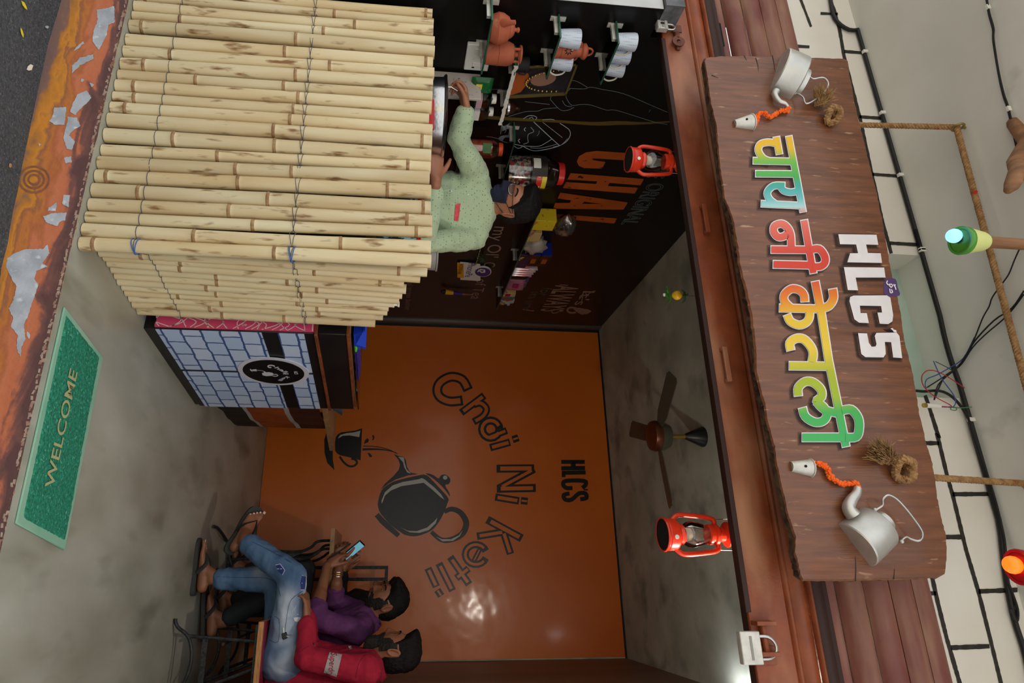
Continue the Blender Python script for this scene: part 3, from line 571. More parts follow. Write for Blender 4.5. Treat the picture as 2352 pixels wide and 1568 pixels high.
fx = AY(1713, 1405, 2.05).x; build(MB().box(-2.1, fx, 2.03, 2.044, 2.084, 2.101), 'rubber_strip', 'shutter_dark', sh, bevel=.002)
z0 = 2.224
for hh, yy, mm in ((.022, 2.052, 'shutter_oxide'), (.05, 2.056, 'shutter_oxide'), (.018, 2.05, 'shutter_oxide'), (.05, 2.075, 'shutter_dark')):
    lp = [(yy-.011*sin(pi*j/6), z0+hh*j/6) for j in range(7)]+[(yy+.008, z0+hh), (yy+.008, z0)]
    build(MB().prism([(SX0, y, z) for y, z in lp], (SX1-SX0, 0, 0)), 'slat', mm, sh, ang=.8); z0 += hh+.002
build(MB().box(SX0, SX1, 2.10, 2.107, 2.3, 2.4), 'inner_sheet', 'shutter_dark', sh)
for p_, q_ in (((1617, 470), (1624, 535)), ((1662, 797), (1675, 877))):
    A = AY(*p_, 2.03); B = AY(*q_, 2.03)
    zc = (A.z+B.z)/2; mb = MB().box(A.x, B.x, 2.022, 2.032, zc-.009, zc+.009); mb.box(A.x, A.x+.012, 2.03, 2.046, zc-.01, zc+.01); mb.box(B.x-.012, B.x, 2.03, 2.046, zc-.01, zc+.01)
    build(mb, 'handle_grip', 'shutter_oxide', sh, bevel=.002)
def HB(x, y): return AY(x, y, 2.036)
mb = MB(); A, B = HB(1750, 1430), HB(1760, 1500)                    # right hasp: bolt, bar and staple
mb.box(A.x-.006, A.x+.006, 2.008, 2.046, A.z-.03, A.z+.03); mb.tube([(A.x, 2.03, A.z-.002), (B.x, 2.03, A.z-.002)], .009, 8); mb.box(B.x-.006, B.x+.006, 2.006, 2.046, B.z-.028, B.z+.028); mb.box(B.x-.02, B.x+.03, 2.036, 2.046, B.z-.03, B.z+.03)
build(mb, 'lock_hasp', 'shutter_oxide', sh, bevel=.0015)
mat('hasp_brown', (112, 56, 28), (88, 42, 22), rough=.5, scale=30)
A = HB(1553, 68); B = HB(1556, 99)
mb = MB().obox((A.x, 2.032, A.z), (.019, 0, 0), (0, .0025, 0), (0, 0, .021)); mb.tube([(A.x+.02, 2.036, A.z-.002), (A.x+.03, 2.036, A.z-.002), (B.x-.02, 2.036, B.z)], [.012, .01, .016], 8)
mb.lathe([(.008, -.003), (.027, -.003), (.027, .003), (.008, .003), (.008, -.003)], 20, Matrix.Translation((B.x, 2.026, B.z)) @ Matrix.Rotation(pi/2, 4, 'X'), cap=False); mb.tube([(B.x, 2.026, B.z), (B.x+.03, 2.044, B.z)], .01, 6)
build(mb, 'lock_hasp', 'hasp_brown', sh)
def padlock(label, c, w_, hgt, d, shr, sh_side, m_, key=False):
    t = thing('padlock', label, 'padlock', c, None); c = V(c)
    build(MB().obox(c, (w_/2, 0, 0), (0, d/2, 0), (0, 0, hgt/2)), 'lock_body', m_, t, bevel=.003)
    pts = [c+V((-shr, 0, hgt/2-.006)), c+V((-shr, 0, hgt/2+.012))]+[c+V((-shr*cos(a_), 0, hgt/2+.018+shr*1.1*sin(a_))) for a_ in [pi*i/10 for i in range(11)]]+[c+V((shr, 0, hgt/2+.012)), c+V((shr, 0, hgt/2-.006))]
    build(MB().tube(pts, .0046, 8), 'shackle', 'steel', t)
    build(MB().obox(c+V((0, -d/2-.0004, 0)), (w_*.36, 0, 0), (0, .0006, 0), (0, 0, hgt*.06)), 'face_line', mat('lock_mark', (150, 146, 138), rough=.5), t)
    if key:
        for zz in (-.34, .3): build(MB().obox(c+V((0, -d/2-.001, hgt*zz)), (w_*.47, 0, 0), (0, .0016, 0), (0, 0, hgt*.13)), 'face_plate', 'pale_steel', t, bevel=.001)
        build(MB().obox(c+V((-.004, -d/2-.0022, -.002)), (.004, 0, 0), (0, .0006, 0), (0, 0, .008)), 'keyhole', 'lantern_black', t)
    return t
A = AY(1520, 60, 2.018); padlock('worn steel padlock hanging at left end of brown shutter bar', (A.x, 2.02, A.z), .042, .046, .026, .014, 0, 'pale_steel', True)
A = AY(1722, 1487, 2.018); padlock('smooth pale steel padlock hanging at right end of brown shutter bar', (A.x, 2.018, A.z), .088, .062, .024, .03, 0, 'pale_steel')
# ------------------------------------------------------------------ hanging wooden signboard
YS = 1.88
def SG(x, y, o=0): return AY(x, y, YS-o)
s1 = crop(1600, 100, 2.613); s2 = crop(1600, 700, 2.4117)
outl = s1([(50, 80), (150, 70), (300, 68), (410, 72), (520, 75), (700, 80), (890, 85), (905, 95), (912, 120), (915, 165), (940, 300), (970, 440), (1000, 560), (1040, 720), (1075, 850), (1120, 1060), (1165, 1320)])+s2([(1130, 0), (1160, 200), (1190, 320), (1215, 430), (1240, 600), (1280, 780), (1310, 870), (1330, 1000), (1340, 1080), (1365, 1200), (1383, 1270), (1390, 1300), (1388, 1440), (1383, 1490), (1345, 1512), (1200, 1520), (1000, 1525), (800, 1530), (590, 1530), (575, 1500), (560, 1430), (545, 1380), (550, 1290), (510, 1180), (480, 1050), (445, 900), (430, 790), (390, 650), (380, 570), (350, 470), (325, 360), (325, 280), (305, 100), (290, 0)])+s1([(255, 1330), (240, 1200), (210, 1030), (165, 920), (140, 760), (130, 640), (115, 480), (92, 380), (80, 330), (60, 170), (48, 120)])
op = []
for i, a_ in enumerate(outl):
    b_ = outl[(i+1) % len(outl)]; d_ = sqrt((b_[0]-a_[0])**2+(b_[1]-a_[1])**2); kk = max(1, int(d_/7))
    for j in range(kk):
        t = j/kk; op.append((a_[0]+(b_[0]-a_[0])*t+random.uniform(-1, 1), a_[1]+(b_[1]-a_[1])*t+random.uniform(-.8, .8)))
sg = thing('shop_sign', 'live edge wooden plank sign with rainbow painted lettering hung over the entrance', 'sign', SG(1880, 720))
front = [SG(*p) for p in op]; cen = SG(1880, 720)
mb = MB(); fr2 = [p+(cen-p).normalized()*.006 for p in front]; n = len(front)
mb.poly([fr2]); mb.v += [p+V((0, .006, 0)) for p in front]+[p+(cen-p).normalized()*random.uniform(-.008, .008)+V((0, .03, 0)) for p in front]
for i in range(n):
    j = (i+1) % n; mb.f += [(i, j, n+j, n+i)]
fb = build(mb, 'plank', 'sign_wood', sg, smooth=False)
mb = MB(); mb.v = [p+V((0, .006, 0)) for p in front]+[p+(cen-p).normalized()*random.uniform(-.004, .012)+V((0, .018, 0)) for p in front]+[p+(cen-p).normalized()*random.uniform(0, .01)+V((0, .034, 0)) for p in front]
for i in range(n):
    j = (i+1) % n; mb.f += [(i, j, n+j, n+i), (n+i, n+j, 2*n+j, 2*n+i)]
mb.f.append(tuple(range(2*n, 3*n))); build(mb, 'bark_edge', 'sign_bark', sg, smooth=False)
# cracks at the ends
mb = MB()
for L_ in (s1([(455, 70), (465, 120), (470, 170)]), s1([(355, 85), (368, 130), (372, 165)]), s2([(880, 1390), (882, 1460), (880, 1530)]), s2([(1097, 1460), (1092, 1520)]), s1([(285, 72), (300, 100)]), s1([(90, 190), (130, 205)])): paint_stroke(mb, lambda x, y: SG(x, y, .0006), L_, [.6]+[1.8]*(len(L_)-2)+[2.4] if L_[-1][1] > 1300 else [2.2]+[1.6]*(len(L_)-2)+[.5]); build(mb, 'crack', 'lantern_black', sg, smooth=False); mb = MB()
ramp_mat('rainbow_paint', [(0, (244, 184, 24)), (.05, (236, 190, 30)), (.10, (118, 190, 74)), (.16, (72, 178, 84)), (.195, (70, 176, 170)), (.235, (110, 196, 200)), (.265, (180, 222, 220)), (.285, (238, 140, 120)), (.33, (232, 110, 92)), (.43, (218, 62, 44)), (.5, (220, 66, 40)), (.56, (236, 124, 20)), (.625, (238, 196, 50)), (.72, (240, 206, 64)), (.79, (176, 186, 40)), (.86, (166, 190, 44)), (.9, (70, 180, 86)), (1, (66, 184, 104))][:32], SG(1790, 310).x-cen.x+.089*(SG(1790, 310).z-cen.z), SG(1960, 1030).x-cen.x+.089*(SG(1960, 1030).z-cen.z), shear=.089)
t3 = crop(1680, 280, 3.919); t4 = crop(1750, 620, 3.6457)
hindi = [ # (strokes of one letter, width)
 ([[(517, 130), (645, 806)]], 13), ([[(405, 137), (432, 286)], cm([(395, 190), (330, 182), (262, 200), (243, 258), (285, 325), (345, 352)], 4), [(200, 348), (545, 355)]], 13.5), ([[(222, 465), (568, 468)]], 13), ([cm([(440, 570), (470, 615), (530, 632), (592, 622)], 4), cm([(478, 572), (380, 575), (325, 630), (340, 690), (392, 735)], 4), [(272, 735), (622, 752)]], 13.5)]
hindi2 = [([[(655, 885), (738, 1358)]], 14.5), ([cm([(540, 1118), (533, 1010), (500, 945), (450, 915), (390, 935), (383, 990), (420, 1033), (470, 1030), (505, 1005)], 4), [(360, 1148), (690, 1150)]], 15.5), ([[(380, 1281), (705, 1288)], cm([(710, 1150), (790, 1142), (840, 1205), (842, 1265), (800, 1300), (730, 1300)], 4)], 16)]
hindi3 = [([[(447, 97), (500, 370), (560, 760), (640, 1150), (705, 1475)]], 16.5), ([cm([(593, 160), (600, 235), (560, 300), (490, 322)], 4)], 17.5), ([[(150, 317), (490, 325)], cm([(360, 262), (352, 205), (310, 165), (245, 158), (190, 205), (190, 260), (235, 310)], 4), cm([(212, 376), (240, 430), (310, 460), (370, 440), (398, 395), (400, 345)], 4)], 16.5), ([cm([(242, 668), (235, 610), (285, 573), (350, 578), (410, 640), (430, 700), (420, 768)], 4), [(232, 801), (580, 805)]], 17.5),
 ([cm([(305, 1050), (305, 985), (360, 935), (430, 940), (495, 1000), (500, 1060), (462, 1100), (530, 1170), (625, 1195)], 4), cm([(340, 1155), (365, 1225), (440, 1272), (510, 1265), (545, 1215), (520, 1150), (455, 1100)], 4)], 17.5), ([[(340, 1400), (690, 1400)], cm([(670, 1175), (750, 1168), (808, 1240), (815, 1330), (790, 1395), (700, 1402)], 4)], 18)]
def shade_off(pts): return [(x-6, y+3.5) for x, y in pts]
shw = MB(); shw2 = MB(); wht = MB(); li = 0
for cv, lst in ((t3, hindi), (t3, hindi2), (t4, hindi3)):
    for strokes, wd in lst:
        mb = MB(); li += 1
        for si, s_ in enumerate(strokes):
            p = cv(s_)
            def ext(p, e):
                a_ = V(p[0])-V(p[1]); b_ = V(p[-1])-V(p[-2]); a_ = V(p[0])+a_.normalized()*e; b_ = V(p[-1])+b_.normalized()*e; return [tuple(a_)]+p[1:-1]+[tuple(b_)]
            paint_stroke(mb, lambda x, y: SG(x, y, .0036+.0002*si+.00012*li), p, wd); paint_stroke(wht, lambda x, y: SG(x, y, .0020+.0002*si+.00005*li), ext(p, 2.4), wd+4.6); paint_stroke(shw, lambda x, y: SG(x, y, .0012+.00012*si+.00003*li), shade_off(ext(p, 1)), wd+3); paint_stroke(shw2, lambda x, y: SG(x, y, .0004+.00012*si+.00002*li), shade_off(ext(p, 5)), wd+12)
        build(mb, 'painted_letter', 'rainbow_paint', sg, smooth=False)
build(wht, 'letter_outline', 'paint_white', sg, smooth=False)
h4 = crop(1900, 500, 3.135)
for L_ in ([(80, 118), (355, 122), (368, 195), (280, 192), (293, 253), (385, 255), (395, 325), (145, 320), (165, 255), (222, 255), (208, 192), (92, 190)], [(120, 355), (410, 358), (420, 430), (205, 430), (222, 522), (148, 520)],
           [(190, 560), (430, 558), (455, 575), (475, 700), (470, 745), (440, 765), (378, 762), (362, 682), (395, 682), (388, 635), (235, 632), (240, 685), (285, 686), (300, 758), (230, 755), (195, 730), (160, 600), (165, 570)], [(222, 830), (287, 832), (300, 900), (320, 928), (348, 926), (355, 910), (342, 850), (355, 828), (500, 826), (520, 850), (540, 1010), (475, 1005), (460, 895), (415, 893), (422, 980), (405, 1005), (275, 1003), (245, 980)], [(455, 797), (470, 793), (480, 805), (497, 808), (500, 825), (480, 822), (470, 808)]):
    p = h4(L_); mb = MB(); paint_poly(mb, lambda x, y: SG(x, y, .0025), p); build(mb, 'white_letter', 'paint_white', sg, smooth=False)
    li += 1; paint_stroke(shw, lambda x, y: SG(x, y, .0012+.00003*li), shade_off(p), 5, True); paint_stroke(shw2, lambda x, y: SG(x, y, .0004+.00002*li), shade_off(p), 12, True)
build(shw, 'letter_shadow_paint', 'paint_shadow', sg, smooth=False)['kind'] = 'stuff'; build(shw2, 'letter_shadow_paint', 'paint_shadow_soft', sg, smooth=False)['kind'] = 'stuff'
mb = MB()
for L_ in ([(435, 452), (428, 468), (440, 482), (452, 478), (450, 490), (462, 500), (470, 486), (458, 476)], [(450, 510), (455, 538), (470, 535), (462, 515)], [(478, 478), (490, 500), (495, 518)], [(486, 480), (492, 486)]): paint_stroke(mb, lambda x, y: SG(x, y, .0032), cm(h4(L_), 3), 2.6)
build(mb, 'holy_symbol', 'paint_white', sg, smooth=False)
mb = MB(); paint_poly(mb, lambda x, y: SG(x, y, .0007), cm(h4([(420, 440), (490, 440), (508, 500), (520, 560), (420, 560), (405, 500)]), 3, True)); build(mb, 'purple_patch', 'paint_purple', sg, smooth=False)
# half kettles, cups, orange strings fixed on the board
def half(prof, c, ax, n=18):                                     # half lathe standing out of the board (towards -Y)
    ax = V(ax).normalized(); s_ = V((0, -1, 0)); t_ = ax.cross(s_); mb = MB(); rg = []
    for r, h_ in prof: rg.append([V(c)+ax*h_+(s_*sin(pi*i/n)+t_*cos(pi*i/n))*r for i in range(n+1)])
    o = 0
    for rr in rg: mb.v += rr
    for i in range(len(rg)-1):
        for k_ in range(n): mb.f.append((i*(n+1)+k_, i*(n+1)+k_+1, (i+1)*(n+1)+k_+1, (i+1)*(n+1)+k_))
    if prof[0][0] > .001: mb.f.append(tuple(range(n+1)))
    e_ = (len(rg)-1)*(n+1)
    if prof[-1][0] > .001: mb.f.append(tuple(range(e_, e_+n+1)))
    return mb
def kettle(label, cv, base, top, neck, spout, rs, handle, lug):
    o_ = .02 if rs[0] < .02 else .03; B = [SG(*p, o_) for p in cv(base)]; T = [SG(*p, o_) for p in cv(top)]; K = [SG(*p, o_) for p in cv(neck)]
    for q in B+T+K: q.y = YS
    c = (B[0]+B[1])/2; c.y = YS; tm = (T[0]+T[1])/2; ax = tm-c; hh = ax.length; r0_ = (B[0]-B[1]).length/2; r1_ = (T[0]-T[1]).length/2; km = (K[0]+K[1])/2; rk = (K[0]-K[1]).length/2; hk = (km-c).length
    t = thing('kettle_half', label, 'kettle', c, 'half kettles fixed on the sign')
    build(half([(r0_*.97, 0), (r0_, .004), ((r0_+r1_)/2*1.01, hh*.5), (r1_, hh), (r1_*.98, hh+.003), (rk*1.15, hk-.012), (rk, hk-.008), (rk*.98, hk+.008), (rk*.5, hk+.014), (0.0005, hk+.016)], c, ax), 'kettle_body', 'aluminium', t, ang=.5)
    pts = [SG(*p, .02) for p in cm(cv(spout), 5)]; m_ = len(pts); build(MB().tube(pts, [rs[0]+(rs[1]-rs[0])*(i/(m_-1))**.8 for i in range(m_)], 12), 'spout', 'aluminium', t)
    pts = [SG(*p, .02+.02*sin(pi*i/40)) for i, p in enumerate(cm(cv(handle), 5))]; build(MB().tube(pts, .0032, 8), 'handle', 'steel', t)
    mb = MB()
    for p in cv(lug): mb.ball(SG(*p, .018), .0065, 8)
    build(mb, 'handle_lug', 'aluminium', t); return t
kettle('half aluminium kettle at left end of wooden sign pouring into small cup', s1, [(540, 60), (435, 255)], [(660, 110), (557, 305)], [(672, 178), (600, 288)], [(478, 285), (470, 310), (495, 345), (530, 360), (548, 382)], (.014, .006), [(672, 190), (700, 212), (760, 205), (790, 240), (770, 290), (700, 345), (655, 360), (640, 325), (610, 302), (590, 298)], [(675, 190), (590, 298)])
kettle('half aluminium kettle at right end of wooden sign with tall wire handle', s2, [(820, 1210), (1005, 1450)], [(933, 1135), (1138, 1318)], [(1035, 1160), (1130, 1272)], [(868, 1165), (842, 1125), (858, 1080), (885, 1045), (893, 1010)], (.022, .011), [(990, 1135), (1028, 1110), (1032, 1075), (1065, 1053), (1120, 1085), (1200, 1180), (1250, 1260), (1235, 1305), (1190, 1298), (1160, 1285), (1135, 1305)], [(988, 1133), (1137, 1310)])
def cup(label, cv, b0, b1):
    A = [SG(*p, .014) for p in cv(b0)]; B = [SG(*p, .014) for p in cv(b1)]
    for q in A+B: q.y = YS
    c = (A[0]+A[1])/2; ax = (B[0]+B[1])/2-c; r0_ = (A[0]-A[1]).length/2; r1_ = (B[0]-B[1]).length/2; hh = ax.length
    t = thing('steel_cup', label, 'cup', c, 'half steel cups on the sign')
    build(half([(r0_*.8, .003), (r0_*.96, 0), (r0_, .003), (r1_*.93, hh*.94), (r1_*1.04, hh*.97), (r1_*1.06, hh), (r1_*.96, hh*1.005)], c, ax), 'cup_body', 'pale_steel', t, ang=.5)
    m_ = c+ax*.55+V((0, -(r0_+r1_)*.52, 0)); build(MB().ball(m_, .0042, 8), 'rivet', 'lantern_black', t)
cup('small half steel cup under the left kettle spout on sign', s1, [(232, 448), (240, 490)], [(332, 418), (346, 506)]); cup('small half steel cup under the right kettle spout on sign', s2, [(532, 862), (538, 920)], [(640, 848), (652, 950)])
def garland(label, cv, pts):
    p = [SG(*q, .012) for q in cm(cv(pts), 8)]; mb = MB(); m_ = len(p)
    mb.tube([q+V((random.uniform(-.002, .002), random.uniform(-.002, .002), random.uniform(-.002, .002))) for q in p], [.0055+.002*sin(i*1.7) for i in range(m_)], 7)
    for i, q in enumerate(p):
        for _ in range(3): mb.ball(q+V((random.uniform(-.006, .006), random.uniform(-.007, .004), random.uniform(-.006, .006))), random.uniform(.003, .0055), 5)
    tag(build(mb, 'orange_string', 'garland_orange', org=p[0]), label, 'string', 'orange strings on the sign')
garland('fuzzy orange string from left kettle spout to its cup', s1, [(545, 378), (545, 400), (500, 408), (470, 425), (440, 440), (395, 415), (370, 430), (360, 465), (350, 490)]); garland('fuzzy orange string from right kettle spout to its cup', s2, [(888, 1002), (880, 985), (840, 988), (800, 988), (765, 968), (740, 950), (725, 915), (700, 890), (668, 878)])
# ropes
def twist(mb, pts, r, pitch=.03, n=6):
    pts = [V(p) for p in pts]; out = [pts[0]]
    for i in range(1, len(pts)):
        a_, b_ = pts[i-1], pts[i]; k_ = max(1, int((b_-a_).length/(pitch/7)))
        out += [a_.lerp(b_, j/k_) for j in range(1, k_+1)]
    ph = 0; tr = [[], [], []]
    for i, p in enumerate(out):
        t_ = (out[min(i+1, len(out)-1)]-out[max(0, i-1)]).normalized(); u_ = t_.orthogonal().normalized() if i == 0 else (u_-t_*u_.dot(t_)).normalized(); w_ = t_.cross(u_)
        if i: ph += (p-out[i-1]).length/pitch*2*pi
        for k_ in range(3): tr[k_].append(p+(u_*cos(ph+k_*2.094)+w_*sin(ph+k_*2.094))*r*.52)
    for t_ in tr: mb.tube(t_, r*.56, n)
def rope(label, pts, knot, ringc, ringr, tuft, td):
    t = thing('hanging_rope', label, 'rope', pts[0], 'ropes that carry the sign'); mb = MB(); twist(mb, pts, .0105); build(mb, 'strand', 'rope_jute', t)
    c = SG(*ringc, .022); mb = MB(); twist(mb, [c+V((ringr*cos(a_), -.012*sin(a_*2), ringr*.8*sin(a_))) for a_ in [2*pi*i/14 for i in range(15)]], .0125, .028); twist(mb, [c+V((-.02, .0, -.02)), c+V((-.03, -.02, -.005)), c+V((-.02, -.02, .02)), c+V((.005, 0, .03))], .0125, .028); build(mb, 'knot', 'rope_jute', t)
    f0 = SG(*tuft, .022); mb = MB(); random.seed(int(ringc[1]))
    for i in range(260):
        d = (V(td)+V((random.uniform(-.6, .6), random.uniform(-.6, .25), random.uniform(-.6, .6)))).normalized(); L_ = random.uniform(.03, .062); b_ = f0+V((random.uniform(-.018, .018), random.uniform(-.012, .01), random.uniform(-.018, .018)))
        mb.tube([b_, b_+d*L_*.5+V((0, 0, random.uniform(-.004, .004))), b_+d*L_+V((random.uniform(-.008, .008), 0, -.008))], [.0024, .0019, .0008], 4)
    build(mb, 'frayed_end', 'rope_fray', t); return t
hk = V((AZ(2200, 292, ZP-.03).x, AZ(2200, 292, ZP-.03).y, ZP-.03)); e_ = AZ(2352, 862, ZP-.05); e2 = hk+(e_-hk)*1.45
rope('jute rope knotted at left of sign and led through a canopy hook', [SG(1950, 284, -.02), SG(1978, 287, -.025), hk, hk+V((.012, 0, -.006)), e2, V((e2.x+.03, e2.y+.01, ZP))], 0, s1([(815, 440)])[0], .024, s1([(735, 350)])[0], (-.55, -.35, .4))
u0 = SG(2150, 1097, -.025); u1 = AY(2352, 1110, 1.95)
rope('jute rope knotted at right of sign running straight up to the canopy', [SG(2110, 1094, -.02), u0, u0.lerp(u1, 1), V((u1.x+.01, 1.96, ZP))], 0, s2([(1145, 912)])[0], .03, s2([(1045, 850)])[0], (-.5, -.3, -.5))
t = thing('ceiling_hook', 'brass ring hook in the canopy holding the left rope', 'hook', hk+V((0, 0, .03)))
build(MB().tube([hk+V((0, .02*sin(a_), .014*0+.018*cos(a_)+.0)) for a_ in [2*pi*i/16 for i in range(16)]], .0045, 8, closed=True), 'ring', 'brass_dull', t); build(MB().tube([hk+V((0, 0, .018)), hk+V((0, 0, .034))], .005, 8), 'shank', 'brass_dull', t)
# ------------------------------------------------------------------ cables, wires and bulb holder under the canopy
def CB(x, y, Y=YW-.012):
    p = AY(x, y, Y)
    return p if p.z < ZP-.008 else V((p.x, Y, ZP-.008))
cp_ = c3([(14, -60), (20, 0), (45, 110), (130, 178), (235, 180), (275, 240), (295, 320), (300, 370), (345, 460), (385, 680), (410, 800), (465, 930), (485, 1060), (520, 1200), (565, 1330), (590, 1480)])+c4([(680, 90), (715, 240), (770, 480), (800, 650), (855, 900), (935, 1150), (1030, 1340), (1055, 1480)])+c5([(945, 0), (1020, 200), (1080, 450), (1120, 800), (1150, 1000), (1190, 1180), (1245, 1350), (1280, 1500), (1310, 1640)])
t = thing('black_cable', 'thick black cable clipped along the corner of wall and canopy', 'cable', CB(*cp_[12])); build(MB().tube([CB(*p) for p in cm(cp_, 4)], .0085, 8), 'cable_run', 'cable_black', t)
for p in c3([(290, 322), (388, 687), (483, 1058), (597, 1502)])+c4([(715, 240), (1040, 1455)]): q = CB(*p); build(MB().obox(q+V((0, -.006, 0)), (.007, 0, 0), (0, .008, 0), (0, 0, .011)), 'clip', 'clip_white', t, bevel=.002)
t = thing('black_cable', 'second black cable running down from recess beside right white wall', 'cable', CB(*c4([(700, 1250)])[0]))
build(MB().tube([CB(*p, YW-.02) for p in cm(c4([(640, 1245), (700, 1250), (800, 1245), (880, 1275), (950, 1340), (1020, 1450), (1050, 1560)])+c5([(1010, 240), (1060, 400), (1100, 560), (1125, 690), (1140, 900), (1165, 980), (1205, 1100), (1200, 1175), (1165, 1100)]), 5)], .005, 7), 'cable_run', 'cable_black', t)
def CZ(x, y, z=ZP-.012):
    p = AZ(x, y, z); return p
t = thing('twin_cable', 'thin twin black cable clipped across the canopy underside', 'cable', CZ(*c3([(1000, 170)])[0]))
for o_ in (0, .005): build(MB().tube([CZ(*p)+V((o_*(1+sin(i*.4)), o_, 0)) for i, p in enumerate(cm(c3([(955, -30), (960, 0), (975, 80), (1000, 170), (1000, 240), (1030, 430), (1060, 560), (1090, 650), (1130, 830), (1165, 980), (1200, 1100)]), 4))], .0024, 6), 'cable_run', 'cable_black', t)
for p in c3([(965, 42), (1090, 652)]): build(MB().obox(CZ(*p), (.009, 0, 0), (0, .004, 0), (0, 0, .006)), 'clip', 'clip_white', t)
t = thing('wire_bundle', 'loose bundle of thin wires crossing the canopy towards bulb holder', 'wires', CZ(*c4([(1060, 880)])[0]))
for L_, m_, r_ in (([(1400, 190), (1350, 300), (1310, 400), (1270, 460), (1190, 570), (1165, 640), (1120, 720), (1060, 870), (1000, 990), (930, 1080), (830, 1150), (720, 1220)], 'cable_black', .0022), ([(1417, 525), (1330, 650), (1200, 740), (1060, 890), (1000, 1000), (920, 1090), (840, 1150), (770, 1310)], 'cable_black', .0026), ([(1417, 550), (1300, 700), (1150, 830), (1050, 930), (970, 1050), (900, 1110), (800, 1200), (770, 1310)], 'cable_black', .0022), ([(1060, 860), (980, 1010), (880, 1080), (790, 1130), (720, 1160), (705, 1200), (715, 1230)], 'wire_blue', .0018), ([(780, 1035), (860, 1075), (900, 1100)], 'cable_black', .0014)):
    build(MB().tube([min((CZ(*p), AY(p[0], p[1], YW-.03)), key=lambda q: q.y) for p in cm(c4(L_), 4)], r_, 6), 'wire', m_, t)
def HW(x, y): return AY(x, y, 2.05)
hp = h4([(692, 1350), (712, 1350), (725, 1352), (760, 1353), (812, 1358)]); hq = [HW(*p) for p in hp]
t = thing('bulb_holder', 'empty white bulb holder with brass ring dangling on coloured wires', 'bulb holder', hq[4])
build(MB().tube(hq[0:2], .008, 12), 'brass_ring', 'brass', t); build(MB().tube(hq[1:5], [.0075, .0085, .0085, .0075], 12), 'holder_body', 'clip_white', t)
for L_, m_ in (([(812, 1358), (850, 1360), (905, 1362), (925, 1320), (900, 1260), (840, 1180), (800, 1110), (765, 1030)], 'wire_blue'), ([(812, 1360), (870, 1362), (890, 1350), (780, 1290), (700, 1220), (680, 1150), (710, 1105), (770, 1100), (860, 1140), (990, 1225)], 'wire_red'), ([(885, 1365), (930, 1370), (925, 1385), (890, 1380), (900, 1362), (960, 1368), (1040, 1362)], 'wire_green')):
    build(MB().tube([CB(*p, 2.055) for p in cm(h4(L_), 4)], .0018, 6), 'wire', m_, t)
# ------------------------------------------------------------------ bulbs on sticks hanging under the canopy
def stick_lamp(label, bulbpx, openpx, Yl, bm_, sm, lower=None):
    o_ = AY(*openpx, Yl); b_ = AY(*bulbpx, Yl)
    t = thing('stick_lamp', label, 'lamp', o_, 'coloured lamps under the canopy')
    M_ = Matrix.Translation(o_)
    build(MB().lathe([(.034, .002), (.04, 0), (.0415, .004), (.039, .02), (.037, .022)], 24, M_, cap=False), 'lower_rim', lower or sm, t)
    build(MB().lathe([(.0385, .020), (.036, .03), (.028, .07), (.022, .082)], 24, M_), 'shade', sm, t)
    build(MB().lathe([(.022, .002), (.039, .004), (.038, .012), (.02, .014)], 20, M_), 'shade_mouth', 'shade_green' if lower else 'shade_red', t)
    bc = o_+V((b_.x-o_.x, 0, -.012)); build(MB().ball(bc, .0205, 16), 'bulb', bm_, t); build(MB().tube([bc+V((0, 0, .014)), o_+V((0, 0, .01))], .014, 12), 'bulb_collar', 'bulb_collar', t)
    build(MB().tube([o_+V((0, 0, .06)), o_+V((.002, 0, .2)), o_+V((0, .004, .33)), V((o_.x, Yl, ZP+.004))], [.017, .016, .017, .016], 10), 'stick', 'wood_stick', t); return t
stick_lamp('green and yellow shaded stick lamp with glowing blue bulb', (2180, 541), (2203, 552), 1.5, 'bulb_blue', 'shade_yellow', 'shade_green')
stick_lamp('dark red shaded lamp with glowing orange bulb at the right', (2326, 1297), (2338, 1302), 1.5, 'bulb_orange', 'shade_red')
A = AY(2316, 436, 1.45); d = (AY(2352, 388, 1.45)-A)
tag(build(MB().tube([A, A+d*.25, A+d*1.2+V((0, .03, 0)), A+d*2.2+V((0, .09, 0)), A+d*3.6+V((0, .12, 0)), V((A.x+d.x*5, A.y+.16, ZP))], [.012, .02, .023, .023, .022, .02], 10, round_=True), 'wooden_stick', 'wood_stick', org=A), 'bare wooden stick end hanging under canopy at upper left', 'stick')
